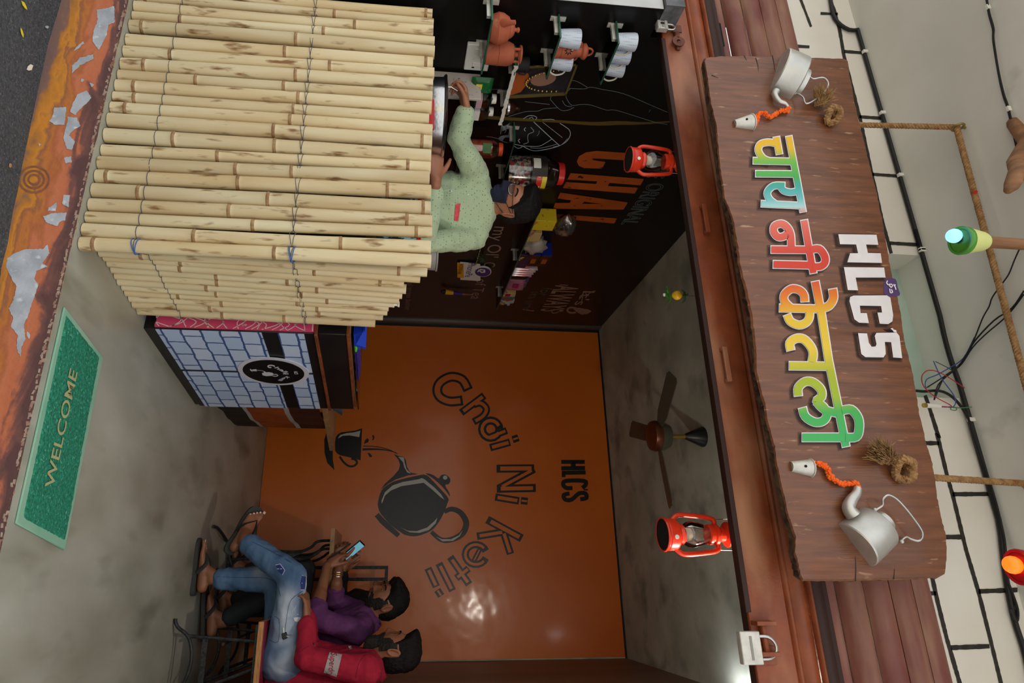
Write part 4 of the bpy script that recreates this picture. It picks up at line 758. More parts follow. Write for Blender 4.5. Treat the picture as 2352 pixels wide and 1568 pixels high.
# ------------------------------------------------------------------ red hurricane lanterns
def lantern(label, bpx, tpx, Yl, yaw):
    B = AY(*bpx, Yl); T = AY(*tpx, Yl); hh = (T.z-B.z); s_ = hh/.30; x0 = (B.x+T.x)/2
    t = thing('hurricane_lantern', label, 'lantern', (x0, Yl, B.z), 'red hanging lanterns'); M_ = Matrix.Translation((x0, Yl, B.z)) @ Matrix.Rotation(yaw, 4, 'Z') @ Matrix.Scale(s_, 4)
    build(MB().lathe([(.063, .001), (.068, 0), (.07, .006), (.066, .01), (.064, .014), (.066, .018), (.064, .05), (.06, .058), (.045, .064), (.032, .066)], 32, M_, cap=False), 'tank', 'lantern_red', t, ang=.5)
    build(MB().lathe([(.001, .004), (.066, .004)], 32, M_, cap=False), 'base_plate', 'lantern_black', t)
    build(MB().lathe([(.03, .062), (.042, .07), (.044, .082), (.038, .09)], 28, M_), 'burner_collar', 'lantern_red', t, ang=.5)
    build(MB().lathe([(.036, .088), (.05, .108), (.054, .13), (.05, .155), (.04, .185), (.035, .2)], 28, M_, cap=False), 'glass_globe', 'lamp_glass', t)
    build(MB().lathe([(.02, .088), (.027, .105), (.024, .122), (.012, .132), (.001, .134)], 20, M_), 'bulb', 'milk_bulb', t)
    build(MB().lathe([(.036, .196), (.042, .2), (.042, .21), (.036, .212), (.036, .22), (.044, .224), (.044, .236), (.03, .25), (.03, .268), (.05, .278), (.053, .284), (.03, .292), (.012, .3)], 28, M_), 'chimney_cap', 'lantern_red', t, ang=.4)
    for sg_ in (-1, 1):
        pts = cm([(sg_*.058, 0, .05), (sg_*.076, 0, .072), (sg_*.08, 0, .1), (sg_*.074, 0, .17), (sg_*.068, 0, .215), (sg_*.058, 0, .235), (sg_*.034, 0, .236)], 4); build(MB().tube([M_ @ V(p) for p in pts], .0105*s_, 10), 'side_tube', 'lantern_red', t)
    for sg_ in (-1, 1): build(MB().tube([M_ @ V((sg_*.062, 0, .232)), V((x0+sg_*.058, Yl, 2.345+.06*(Yl < 2.2)))], .0014, 5), 'hanging_wire', 'steel', t)
    build(MB().lathe([(.001, 0), (.009, 0), (.009, .004), (.001, .006)], 10, M_ @ Matrix.Translation((.02, -.064, .034)) @ Matrix.Rotation(pi/2, 4, 'X')), 'filler_cap', 'clip_white', t); return t
lantern('red hurricane lantern hanging in front of black board wall', (1443, 368), (1566, 372), 2.16, .2)
lantern('red hurricane lantern hanging before grey ceiling at right', (1521, 1226), (1678, 1228), 2.3, -.1)
# lemon and chilli charm
A = AY(1555, 678, 2.3); t = thing('lemon_charm', 'lemon and green chilli charm on a thread under shutter', 'charm', A)
build(MB().lathe([(.001, -.022), (.008, -.019), (.017, -.008), (.019, 0), (.017, .009), (.008, .018), (.001, .021)], 16, Matrix.Translation(A)), 'lemon', mat('lemon', (238, 190, 26), (226, 168, 14), rough=.4, scale=20), t)
mat('chilli', (60, 130, 34), (40, 100, 24), rough=.35, scale=20); mat('chilli_dark', (30, 66, 30), rough=.4)
for k_ in range(6):
    a_ = k_*1.05+.3; z_ = -.03-.009*(k_//2); build(MB().tube(cm([A+V((0, 0, z_)), A+V((.018*cos(a_), .018*sin(a_), z_+.003)), A+V((.034*cos(a_), .034*sin(a_), z_-.007))], 4), [.0045, .005, .005, .0045, .004, .0035, .003, .002, .0008], 7), 'chilli', 'chilli', t)
for k_ in range(3):
    a_ = k_*2.1+.7; build(MB().tube(cm([A+V((0, 0, .03)), A+V((.018*cos(a_), .018*sin(a_), .036)), A+V((.034*cos(a_), .034*sin(a_), .026))], 4), [.0045, .005, .005, .0045, .004, .0035, .003, .002, .0008], 7), 'chilli', 'chilli_dark', t)
build(MB().tube([A+V((0, 0, -.06)), A+V((0, 0, .02)), V((A.x, A.y, 2.335))], .0008, 5), 'thread', 'lantern_black', t); build(MB().ball(A+V((0, 0, -.052)), .007, 8), 'knot', 'clip_white', t)
# ceiling fan at rest
fx, fy = -.805, 3.87; t = thing('ceiling_fan', 'black and brass ceiling fan under the grey plaster ceiling', 'fan', (fx, fy, H)); M_ = Matrix.Translation((fx, fy, H))
zb = AY(1496, 1003, fy).z-H
build(MB().lathe([(.062, -.001), (.062, -.012), (.018, -.115), (.016, -.118)], 24, M_), 'canopy_cup', 'counter_black', t, ang=.5); build(MB().tube([(fx, fy, H-.11), (fx, fy, H-.22)], .013, 12), 'down_rod', 'brass', t)
mat('fan_olive', (70, 70, 58), rough=.35); mat('fan_copper', (96, 52, 32), rough=.4, metal=.5)
build(MB().lathe([(.014, -.2), (.02, -.215), (.07, zb+.11), (.088, zb+.07), (.092, zb+.045)], 28, M_), 'motor_cover', 'fan_olive', t, ang=.5); build(MB().lathe([(.092, zb+.046), (.095, zb+.02), (.088, zb), (.05, zb-.01), (.02, zb-.012)], 28, M_), 'motor_base', 'fan_copper', t, ang=.5)
for k_ in range(3):
    a_ = radians(-12+120*k_); R_ = Matrix.Translation((fx, fy, H+zb+.032)) @ Matrix.Rotation(a_, 4, 'Z') @ Matrix.Rotation(radians(10), 4, 'X')
    lp = [(.08, -.025, 0), (.16, -.05, 0), (.42, -.055, 0), (.44, -.04, 0), (.44, .04, 0), (.42, .055, 0), (.16, .05, 0), (.08, .025, 0)]
    build(MB().prism([R_ @ V(p) for p in lp], R_.to_3x3() @ V((0, 0, .005))), 'blade', 'fan_olive', t, smooth=False)
# tube lamp on the right wall near the ceiling
A = V((XR-.03, 3.7, 2.86)); t = thing('wall_lamp', 'lit white batten lamp high on the right wall panel', 'lamp', A)
build(MB().box(XR-.022, XR, 3.5, 3.93, 2.84, 2.885), 'lamp_back', 'clip_white', t, bevel=.004); build(MB().tube([(XR-.04, 3.53, 2.862), (XR-.04, 3.9, 2.862)], .016, 10), 'lamp_tube', mat('lamp_light', (240, 246, 255), emit=12), t)
bl = V((.33, 2.33, 2.27)); t = thing('bulb_lamp', 'bright white bulb behind right end of the shutter bar', 'lamp', bl)
build(MB().ball(bl, .036, 16), 'bulb', mat('bulb_white', (255, 246, 232), emit=430), t); build(MB().tube([bl+V((0, 0, .03)), bl+V((0, 0, .066))], .016, 12), 'holder', 'clip_white', t)
# ------------------------------------------------------------------ bamboo counter front
def addmat(o, m, pred):
    o.data.materials.append(MATS[m]); i = len(o.data.materials)-1
    for p in o.data.polygons:
        if pred(p): p.material_index = i
bam = thing('bamboo_screen', 'screen of split bamboo poles wired upright around front of the counter', 'screen', (-1.6, 2.0, 0))
def bamboo(B, T, r, nd, seed):
    rnd = random.Random(seed); B = V(B); T = V(T); Lg = (T-B).length; ts = {0., .012, .3, .5, .75, 1.}; rad = {}
    zs = [0, .02, Lg]+[Lg*i/9 for i in range(1, 9)]
    for q in nd:
        for d_ in (-.022, -.006, -.002, .002, .006, .02): zs.append(q*Lg+d_)
    zs = sorted(z for z in set(zs) if 0 <= z <= Lg)
    def rr(z):
        k = r*(1+.03*sin(z*5+seed))
        for q in nd:
            d_ = z-q*Lg; k += r*(.11*exp(-(d_/.0035)**2)+.05*exp(-((d_+.012)/.012)**2)-.03*exp(-((d_-.012)/.008)**2))
        return k
    bow = V((rnd.uniform(-.004, .004), rnd.uniform(-.003, .003), 0))
    pts = [B+(T-B)*(z/Lg)+bow*sin(pi*z/Lg) for z in zs]
    mb = MB().tube(pts, [rr(z) for z in zs], 12); o = build(mb, 'bamboo_pole', 'bamboo', bam, ang=.9)
    n_ = 12; band = [i for i, z in enumerate(zs[:-1]) if any(abs((z+zs[i+1])/2-q*Lg) < .0042 for q in nd)]
    addmat(o, 'bamboo_node', lambda p: p.index//n_ in band and p.index < n_*(len(zs)-1)); addmat(o, 'bamboo_cut', lambda p: p.index == len(o.data.polygons)-1)
bots = [(1, 27, 311), (27, 43, 308), (43, 74, 302), (78, 106, 298), (106, 131, 292), (131, 163, 288), (163, 184, 281), (184, 211, 274), (211, 235, 270), (235, 260, 264), (260, 291, 259), (291, 329, 250), (329, 360, 248), (360, 389, 244), (389, 419, 236), (419, 454, 231), (454, 486, 226), (486, 513, 222), (513, 545, 215), (545, 576, 218)]
tops = [(21, 40, 993), (42, 59, 996), (61, 78, 995), (83, 102, 998), (106, 131, 998), (133, 156, 994), (157, 179, 997), (181, 206, 994), (210, 233, 993), (235, 259, 991), (263, 284, 985), (286, 312, 993), (312, 339, 992), (344, 372, 990), (373, 392, 989), (395, 421, 986), (424, 453, 990), (463, 491, 989), (494, 520, 992), (522, 544, 992), (554, 580, 989), (586, 612, 990)]
nds = [[977], [760, 330], [809], [413, 737], [329, 674], [650, 977], [394, 752], [338, 675], [647, 450], [314, 680], [316, 669], [296, 662], [625, 968], [626, 400], [935, 500], [543, 668], [260, 546, 887], [615, 971, 330], [529, 933], [583, 955], [454, 781], [247, 635]]
front_sticks = []
for i, tp in enumerate(tops):
    T = AY(tp[2], (tp[0]+tp[1])/2, 1.995); rt = (AY(tp[2], tp[1], 1.995).x-AY(tp[2], tp[0], 1.995).x)/2
    if i >= 2:
        bt = bots[i-2]; B = AY(bt[2], (bt[0]+bt[1])/2, 1.995); rb_ = (AY(bt[2], bt[1], 1.995).x-AY(bt[2], bt[0], 1.995).x)/2
    else: B = V((T.x-.008, 0, 0)); rb_ = rt
    B.z = .003; B.y = T.y = 2.0+random.uniform(-.003, .003); r = min((rt+rb_)/2, .0265)*.99
    bamboo(B, T, r, [(x_-bots[max(0, i-2)][2])/(tp[2]-bots[max(0, i-2)][2]) for x_ in nds[i]], i); front_sticks.append((B, T, r))
sb = [(228, 582), (238, 592), (247, 606), (256, 620), (264, 634), (271, 648), (281, 660), (288, 673), (297, 686), (305, 700), (316, 715)]
st_ = [(981, 624), (965, 638), (928, 648), (933, 664), (924, 676), (917, 687), (905, 694), (893, 703), (890, 712), (880, 722), (862, 738)]
side_sticks = []
for i in range(11):
    B = AZ(*sb[i], .003); B2 = AZ(*sb[min(i+1, 10)], 0); B1 = AZ(*sb[max(i-1, 0)], 0); r = (B2-B1).length/(2 if 0 < i < 10 else 1)*.5
    B += V((-.5*r, .2*r, 0)); T = AY(*st_[i], B.y+.004)
    T.y = B.y+.004; bamboo(B, T, min(max(r, .017), .025), [random.uniform(.1, .45), random.uniform(.55, .95)], 40+i); side_sticks.append((B, T, r))
def wires(zf, amp, m_, r_, name, zs_):
    pts = []
    for i, (B, T, r) in enumerate(front_sticks):
        q = (zf-B.z)/(T.z-B.z); c = B+(T-B)*q; z = zf+(amp if i % 2 else -amp)
        for a_ in (-70, -40, -10, 20, 50, 75): pts.append((c.x+(r+.0016)*sin(radians(a_)), c.y-(r+.0016)*cos(radians(a_)), z+amp*(a_/75)*(-1 if i % 2 else 1)))
    for i, (B, T, r) in enumerate(side_sticks):
        q = (zs_-B.z)/(T.z-B.z); c = B+(T-B)*q
        for a_ in (-60, -20, 20, 60): pts.append((c.x+(r+.0022)*cos(radians(a_)), c.y+(r+.0022)*sin(radians(a_)), zs_+amp*(1 if i % 2 else -1)))
    build(MB().tube(pts, r_, 5), name, m_, bam)
wires(.172, .0, 'wire_grey', .0011, 'binding_wire', .17); wires(.665, .005, 'wire_grey', .0011, 'binding_wire', .66); wires(.668, -.0045, 'wire_grey', .001, 'binding_wire', .655)
for idx, zz in ((21, .17), (21, .665)):
    B, T, r = front_sticks[idx]; c = B+(T-B)*((zz-B.z)/(T.z-B.z))
    build(MB().tube([(c.x+(r+.003)*cos(a_), c.y+(r+.003)*sin(a_), zz+.012*sin(a_*.5)+.0022*a_/6) for a_ in [2*pi*i/18 for i in range(40)]], .0018, 5), 'blue_twine', 'twine_blue', bam)
# ------------------------------------------------------------------ stove counter behind the screen, with pot
ct = thing('stove_counter', 'black counter standing behind bamboo screen under the steel pot', 'counter', (-1.65, 2.28, 0))
build(MB().box(-2.155, -1.16, 2.045, 2.5, 0, .90), 'counter_body', 'counter_black', ct, bevel=.004); build(MB().box(-2.16, -1.13, 2.035, 2.53, .90, .94), 'counter_top', mat('granite_dark', (42, 40, 40), (58, 56, 54), rough=.2, scale=60), ct, bevel=.004)
sv = thing('gas_stove', 'gas burner stove under the hammered steel pot', 'stove', (-1.9, 2.3, .94))
build(MB().box(-2.1, -1.68, 2.14, 2.45, .955, 1.03), 'stove_body', 'steel', sv, bevel=.006); build(MB().lathe([(.03, 1.03), (.07, 1.035), (.07, 1.055), (.02, 1.06)], 20, Matrix.Translation((-1.9, 2.32, 0))), 'burner', 'dark_iron', sv)
for sx in (-2.07, -1.71):
    for sy in (2.17, 2.43): build(MB().lathe([(.012, .941), (.014, .956)], 10, Matrix.Translation((sx, sy, 0))), 'foot', 'counter_black', sv)
for k_ in range(4): a_ = k_*pi/2+.4; build(MB().obox((-1.9+.075*cos(a_), 2.32+.075*sin(a_), 1.06), (.045*cos(a_), .045*sin(a_), 0), (-.004*sin(a_), .004*cos(a_), 0), (0, 0, .006)), 'pan_support', 'dark_iron', sv)
P0 = AY(1020, 195, 2.33); P1 = AY(1024, 352, 2.33); pc = (P0+P1)/2; pr_ = (P1-P0).length/2; zr = P0.z
pt = thing('steel_pot', 'hammered shiny steel cooking pot standing on the stove', 'pot', (pc.x, 2.33, 1.068))
prof = [(.01, 1.069), (pr_*.78, 1.069), (pr_*.86, 1.075), (pr_*.9, 1.1), (pr_*.93, zr-.03), (pr_*.935, zr-.012), (pr_*.985, zr-.006), (pr_, zr), (pr_*.985, zr+.002), (pr_*.92, zr-.01), (pr_*.9, zr-.03), (pr_*.86, 1.09), (.01, 1.08)]
o = build(MB().lathe(prof, 48, Matrix.Translation((pc.x, 2.33, 0)), cap=False), 'pot_body', 'hammered_steel', pt, ang=.5)
N, L, b = nodes(MATS['hammered_steel']); vo = N.new('ShaderNodeTexVoronoi'); vo.inputs['Scale'].default_value = 75; tcn = N.new('ShaderNodeTexCoord'); L.new(tcn.outputs['Object'], vo.inputs['Vector']); bp = N.new('ShaderNodeBump'); bp.inputs['Strength'].default_value = .1; bp.inputs['Distance'].default_value = .002; L.new(vo.outputs[0], bp.inputs['Height']); L.new(bp.outputs[0], b.inputs['Normal'])
build(MB().lathe([(.001, 1.13), (pr_*.9, 1.13)], 32, Matrix.Translation((pc.x, 2.33, 0))), 'milky_tea', mat('milky_tea', (150, 104, 70), rough=.25), pt)
rb = thing('floral_box', 'red edged box with blue floral print behind the bamboo gaps', 'box', (-1.23, 2.2, .94)); build(MB().box(-1.32, -1.15, 2.06, 2.3, .941, 1.085), 'box_body', mat('floral_blue', (150, 206, 216), (40, 50, 60), rough=.5, scale=34, lo=.46, hi=.5, specks=((220, 190, 60), 30, .66, .69)), rb); build(MB().box(-1.325, -1.145, 2.055, 2.305, 1.085, 1.1), 'box_lid', mat('enamel_red', (196, 24, 34), rough=.35), rb, bevel=.003)
rt_ = thing('red_tray', 'red rimmed tray leaning behind the screen beside the pot', 'tray', (-1.67, 2.08, .95)); build(MB().box(-1.74, -1.6, 2.075, 2.09, .942, 1.14), 'tray_sheet', 'enamel_red', rt_, bevel=.004); build(MB().box(-1.7, -1.66, 2.07, 2.075, 1.05, 1.12), 'pale_patch', 'cloth_white', rt_)
A = AY(990, 583, 2.8); tb = thing('white_tub', 'greyish white plastic tub right of the standing man behind bamboo corner', 'tub', (A.x, 2.8, .849))
build(MB().lathe([(.06, .8495), (.066, .853), (.078, A.z+.02), (.083, A.z+.024), (.083, A.z+.03), (.072, A.z+.03), (.056, .87)], 28, Matrix.Translation((A.x, 2.8, 0)), cap=False), 'tub_body', 'tub_grey', tb, ang=.5)
A = AY(902, 698, 2.5); wc = thing('plastic_fitting', 'small white plastic fitting sticking up behind side bamboo poles', 'fitting', A); build(MB().lathe([(.008, -.3), (.008, -.004), (.015, 0), (.015, .006), (.008, .008), (.008, .018), (.012, .022), (.012, .028)], 12, Matrix.Translation(A)), 'pipe', 'clip_white', wc, ang=.4)
# ------------------------------------------------------------------ brick print display case
CA = V((-.947, 2.62, 0)); CBk = V((-.842, 3.5, 0)); cu_ = (CBk-CA).normalized(); cn = V((cu_.y, -cu_.x, 0)); cl = (CBk-CA).length
def CS(u, z, n_=0): return CA+cu_*u+V((0, 0, z))+cn*n_
def CP(x, y, o=0): return atp(x, y, CA+cn*o, cn)
dc = thing('display_case', 'black counter case with white brick print and round logo on its side', 'counter', CA)
def slab(name, m, u0, u1, z0, z1, n0, n1, **k):
    c = (CS(u0, z0, n0)+CS(u1, z1, n1))/2
    return build(MB().obox(c, cu_*(u1-u0)/2, cn*(n1-n0)/2, (0, 0, (z1-z0)/2)), name, m, dc, **k)
slab('case_body', 'case_black', 0, cl, .02, .685, -.52, 0, bevel=.003); slab('plinth', 'case_black', .01, cl-.01, 0, .02, -.5, -.005); slab('shelf_edge', 'case_brown_edge', -.008, cl+.008, .686, .7, -.53, .01, bevel=.002)
slab('upper_box', 'case_black', 0, cl, .701, .818, -.52, .0, bevel=.003); slab('top_edge', 'case_brown_edge', -.004, cl+.004, .8185, .83, -.525, .004, bevel=.002)
slab('glass_top', 'shelf_glass', .005, cl, .842, .848, -.5, 0); slab('top_board', 'case_wood', .01, cl-.01, .8305, .836, -.5, -.01)
zb0 = CP(357, 755).z; zt0 = CP(697, 760).z; zk0 = CP(599, 759).z; zk1 = CP(636, 759).z; ul = (CP(550, 853)-CA).dot(cu_)
for (a0, a1) in ((.004, ul-.016), (ul+.013, cl-.004)):
    for (b0, b1) in ((zb0, zk0), (zk1, zt0)): slab('brick_print_panel', 'brick_print', a0, a1, b0, b1, .0002, .0035)
c_ = CP(629, 853, .005); cu0 = (c_-CA).dot(cu_); R1 = (CP(709, 853).z-CP(549, 853).z)/2; R0 = R1*.865
def disc(name, m, r, n0, n1, sq=1.0):
    lp = [CS(cu0+r*sq*cos(a_), c_.z+r*sin(a_), n0) for a_ in [2*pi*i/48 for i in range(48)]]; build(MB().prism(lp, cn*(n1-n0)), name, m, dc, smooth=False)
disc('logo_rim', 'logo_rim', R1, .004, .008, .98); disc('logo_disc', 'logo_black', R0, .008, .0095, .98)
lg = crop(540, 810, 13.067)
def LP(x, y): return CP(x, y, .0102)
mb = MB()
for L_ in ([(800, 610), (870, 590), (1010, 580), (1120, 600), (1165, 640), (1100, 690), (940, 700), (830, 675)], [(840, 540), (900, 560), (930, 585), (870, 590)], [(520, 500), (640, 490), (655, 555), (545, 545), (505, 525)], [(455, 480), (490, 500), (535, 570), (470, 540), (448, 510)]): paint_poly(mb, LP, lg(L_))
for L_, wd in (([(660, 520), (760, 530), (840, 545)], .8), (cm([(1120, 690), (1220, 705), (1285, 680), (1230, 645), (1160, 650)], 3), 1.6), (cm([(1195, 410), (1120, 378), (1020, 378), (985, 410), (1030, 440), (1090, 440)], 3), 2.6)): paint_stroke(mb, LP, lg(L_), wd)
build(mb, 'logo_kettle', 'logo_rim', dc, smooth=False)
up_ = V((0, 0, 1))
for s_, a_, cap, wd in (('hai', (1170, 450), .024, .062), ('Ni', (1420, 560), .026, .034), ('Ketli', (1540, 700), .02, .07)):
    p = LP(*lg([a_])[0]); xd = cu_ if s_ != 'Ketli' else (cu_-up_*.9).normalized(); xd = (cu_+up_*.75).normalized() if s_ == 'hai' else xd; ud = cn.cross(xd)
    build(text_mesh(s_, p, xd, ud, cap, wd, bold=.02), 'logo_lettering', 'logo_rim', dc, smooth=False)
p = LP(*lg([(1765, 555)])[0]); build(text_mesh("HLC'S", p, cu_, up_, .016, .034, bold=.03), 'logo_lettering', 'logo_rim', dc, smooth=False)
# pink carton strip on the front end
px0, px1 = AY(540, 727, 2.612).x, AY(540, 756, 2.612).x; pz0, pz1 = AY(356, 745, 2.612).z, AY(722, 745, 2.612).z
build(MB().box(px0-.04, px1, 2.608, 2.619, pz0, pz1), 'pink_card', 'carton_pink', dc, smooth=False)
mb = MB(); rnd = random.Random(3); Q = lambda x, z: V((x, 2.6068, z))
for i in range(26):
    z = pz0+(pz1-pz0)*(i+.5)/26; pts = cm([(px0-.035, z+rnd.uniform(-.03, .03)), (px0, z+rnd.uniform(-.04, .04)), ((px0+px1)/2, z+rnd.uniform(-.05, .05)), (px1-.001, z+rnd.uniform(-.03, .03))], 4)
    for q in stroke2([V((a_, min(max(c, pz0+.002), pz1-.002))) for a_, c in pts], .0035): mb.add([Q(v.x, v.y) for v in q], [(0, 1, 2, 3)])
build(mb, 'card_lines', 'carton_line', dc, smooth=False)
build(text_mesh('4G', AY(568, 743, 2.606), (0, 0, -1), (1, 0, 0), .012, .022), 'card_lettering', 'carton_line', dc, smooth=False)
# things on the case
def on_case(u, n_, z=.849): return CS(u, z, n_)
A = on_case(.06, -.12); t = thing('blue_tray', 'blue plastic tray on front corner of the glass topped case', 'tray', A)
build(MB().prism([CS(.0, .8485, -.16), CS(.11, .8485, -.16), CS(.13, .885, -.16), CS(.14, .892, -.16), (CS(.14, .897, -.16)), CS(.12, .897, -.16), CS(.095, .856, -.16), CS(-.005, .856, -.16), CS(-.03, .897, -.16), CS(-.045, .897, -.16), CS(-.04, .89, -.16), CS(-.02, .885, -.16)], cn*.158), 'tray_shell', 'plastic_blue', t)
A = on_case(.15, -.06); t = thing('green_scoop', 'bright green plastic scoop beside the blue tray', 'scoop', A); build(MB().tube([CS(.1, .853, -.05), CS(.17, .853, -.02), CS(.185, .852, -.012)], [.005, .006, .004], 8), 'handle', 'plastic_green', t); build(MB().ball(CS(.09, .858, -.055), .009, 10), 'scoop_bowl', 'plastic_green', t)
A = on_case(.4, -.1); t = thing('purple_wrapper', 'folded purple wrapper lying on the glass topped case', 'wrapper', A); build(MB().prism([CS(.25, .8485, -.06), CS(.27, .868, -.06), CS(.35, .864, -.06), CS(.52, .862, -.06), CS(.66, .8485, -.06), CS(.5, .8495, -.06)], cn*-.05), 'folded_sheet', 'plastic_purple', t)
# ------------------------------------------------------------------ draped side table
TZ = .63; Q1 = AZ(751, 934, TZ); Q2 = AZ(768, 1035, TZ); td = (Q2-Q1).normalized(); Q0 = Q1-td*.3
tb2 = thing('draped_table', 'wooden table draped with black orange and white banner behind brick print case', 'table', (-1.1, 4.2, 0))
lft = V((-.62, 0, 0)); mb = MB().prism([Q0, Q2, Q2+lft, Q0+lft], (0, 0, -.035)); build(mb, 'tabletop', 'table_wood', tb2, bevel=.002)
F0 = AZ(500, 935, 0); F1 = AZ(545, 980, 0); fd = (F1-F0).normalized(); F0 = F0-fd*.25; fl = (F1-F0).length
hs = [0, .155, .178, .395, .425, TZ-.04]
for k_, m_ in enumerate(('cloth_black', 'cloth_white', 'cloth_orange', 'cloth_white', 'cloth_brown')):
    mb = MB(); nu = 40
    def CP2(i, z):
        u = i/nu; wv = .005*sin(u*11+z*3)+.003*sin(u*23-z*6); return F0+fd*(fl*u)+V((wv*(1-.5*z/TZ)+.0, 0, z+.0-.02*sin(u*3)*(0 if z in (0, hs[-1]) else 1)))
    rows = 5
    mb.v = [CP2(i, hs[k_]+(hs[k_+1]-hs[k_])*j/rows) for j in range(rows+1) for i in range(nu+1)]
    mb.f = [(j*(nu+1)+i, j*(nu+1)+i+1, (j+1)*(nu+1)+i+1, (j+1)*(nu+1)+i) for j in range(rows) for i in range(nu)]
    bk = [p+V((-.004, 0, 0)) for p in mb.v]; n0 = len(mb.v); mb.v += bk; mb.f += [tuple(i+n0 for i in f[::-1]) for f in mb.f]
    build(mb, 'cloth_band', m_, tb2)
for lx, ly in ((-1.02, 3.98), (-1.02, 4.45), (-1.5, 3.98), (-1.5, 4.45)): build(MB().box(lx-.02, lx+.02, ly-.02, ly+.02, 0, TZ-.035), 'leg', 'table_wood', tb2)
A = AZ(764, 955, TZ); t = thing('blue_bowl', 'grey blue plastic bowl on the draped table behind the case', 'bowl', (A.x-.09, A.y+.02, TZ)); M_ = Matrix.Translation((A.x-.09, A.y+.02, TZ))
build(MB().lathe([(.03, .001), (.045, .004), (.075, .055), (.08, .06), (.074, .058), (.04, .01), (.001, .008)], 24, M_, cap=False), 'bowl_shell', mat('bowl_blue', (96, 112, 132), rough=.5), t)
A = AZ(758, 945, TZ); t = thing('clear_box', 'clear plastic box of small packets with purple flap on draped table', 'box', (A.x-.16, A.y+.02, TZ)); c = V((A.x-.14, A.y-.02, TZ))
build(MB().box(c.x-.09, c.x+.05, c.y-.08, c.y+.08, TZ+.001, TZ+.085), 'box_shell', 'jar_plastic', t, bevel=.004); build(MB().prism([c+V((-.02, -.09, .087)), c+V((.07, -.02, .087)), c+V((.06, .0, .14)), c+V((-.03, -.06, .14))], (0, .003, .001)), 'purple_flap', 'plastic_purple', t)
for k_ in range(3): build(MB().box(c.x-.07+k_*.037, c.x-.038+k_*.037, c.y-.05, c.y+.04, TZ+.004, TZ+.06), 'packet', ['case_wood', 'carton_pink', 'shade_yellow'][k_], t, bevel=.004)
# ------------------------------------------------------------------ glass shelves on the black wall
def shelf(label, z, y0, y1, d=.12, brk=(), edge=True, grp='glass shelves on the black wall'):
    t = thing('glass_shelf', label, 'shelf', (XL, (y0+y1)/2, z), grp)
    lp = [(XL+.002, y0), (XL+d-.015, y0), (XL+d, y0+.015), (XL+d, y1-.015), (XL+d-.015, y1), (XL+.002, y1)]
    build(MB().prism([(x, y, z) for x, y in lp], (0, 0, -.008)), 'glass_plate', 'shelf_glass', t)
    build(MB().tube([(x, y, z-.004) for x, y in lp[:1]+[(XL+d, y0), (XL+d, y1)]+lp[-1:]], .0044, 6), 'plate_edge', 'shelf_edge', t)
    for y in brk:
        build(MB().box(XL+.001, XL+.085, y-.007, y+.007, z-.022, z-.0085), 'bracket', 'pale_steel', t); build(MB().box(XL+.001, XL+.006, y-.011, y+.011, z-.035, z+.03), 'bracket_plate', 'pale_steel', t)
    return t
shelf('lowest of three short glass shelves, holding terracotta kettle', 1.362, 1.962, 2.262, .12, (1.985, 2.2)); shelf('middle short glass shelf holding two mugs and clay lantern', 1.652, 2.02, 2.262, .12, (2.04, 2.22)); shelf('top short glass shelf holding three mugs', 1.9, 2.03, 2.27, .12, (2.05, 2.22))
s4 = shelf('glass shelf with crumpled white paper edge under framed portrait', 1.505, 2.21, 2.6, .115, (2.28, 2.5))
mb = MB(); n = 60
for i in range(n+1):
    y = 2.2+.4*i/n; zz = 1.507+.006*noise.noise(V((y*40, 0, 0))); mb.v += [V((XL+.119+.004*noise.noise(V((y*30, 3, 0))), y, zz)), V((XL+.121+.003*noise.noise(V((y*33, 9, 0))), y, zz-.018-.004*noise.noise(V((y*24, 5, 0))))), V((XL+.085, y, zz+.003))]
mb.f = [(3*i, 3*i+1, 3*i+4, 3*i+3) for i in range(n)]+[(3*i+2, 3*i, 3*i+3, 3*i+5) for i in range(n)]; build(mb, 'paper_edge', mat('paper_white', (214, 208, 196), rough=.8), s4)
shelf('glass shelf with the big candy jar behind the standing man', 1.597, 2.72, 3.62, .12, (2.76, 3.1, 3.55)); shelf('long glass shelf full of packets on the black wall', 1.868, 3.36, 4.92, .125, (3.5, 4.1, 4.75))
shelf('dark lower glass shelf carrying clear jars beside the man', 1.328, 2.4, 3.1, .12, (2.5, 2.9))
# terracotta pieces
def T_(x, y, z): return Matrix.Translation((x, y, z))
A = AX(1139, 60, XL+.062); x0, y0, z0 = XL+.062, 2.06, 1.3625
t = thing('terracotta_kettle', 'round terracotta teapot with lid and spout on lowest glass shelf', 'teapot', (x0, y0, z0)); M_ = T_(x0, y0, z0) @ Matrix.Scale(.92, 4)
build(MB().lathe([(.04, 0), (.055, .004), (.066, .03), (.069, .036), (.066, .06), (.052, .085), (.04, .092), (.036, .09)], 32, M_), 'pot_body', 'terracotta', t, ang=.5); build(MB().lathe([(.04, .0905), (.037, .1), (.024, .112), (.009, .116), (.008, .122), (.012, .128), (.011, .135), (.001, .139)], 24, M_), 'lid', 'terracotta', t, ang=.5)
build(MB().tube([M_ @ V(p) for p in ((.02, -.045, .045), (.032, -.066, .06), (.042, -.08, .088), (.045, -.086, .1))], [.02, .015, .01, .009], 12), 'spout', 'terracotta', t); build(MB().tube([M_ @ V(p) for p in cm([(-.02, .05, .075), (-.03, .08, .085), (-.03, .088, .05), (-.02, .06, .025)], 4)], .007, 8), 'handle', 'terracotta', t)
y0 = 2.195; t = thing('terracotta_cylinder', 'small terracotta gas cylinder model beside the clay teapot', 'ornament', (x0, y0, z0)); M_ = T_(x0, y0, z0)
build(MB().lathe([(.044, 0), (.05, .004), (.051, .055), (.053, .058), (.051, .061), (.051, .1), (.042, .122), (.025, .13), (.001, .132)], 28, M_), 'cylinder_body', 'terracotta', t, ang=.4)
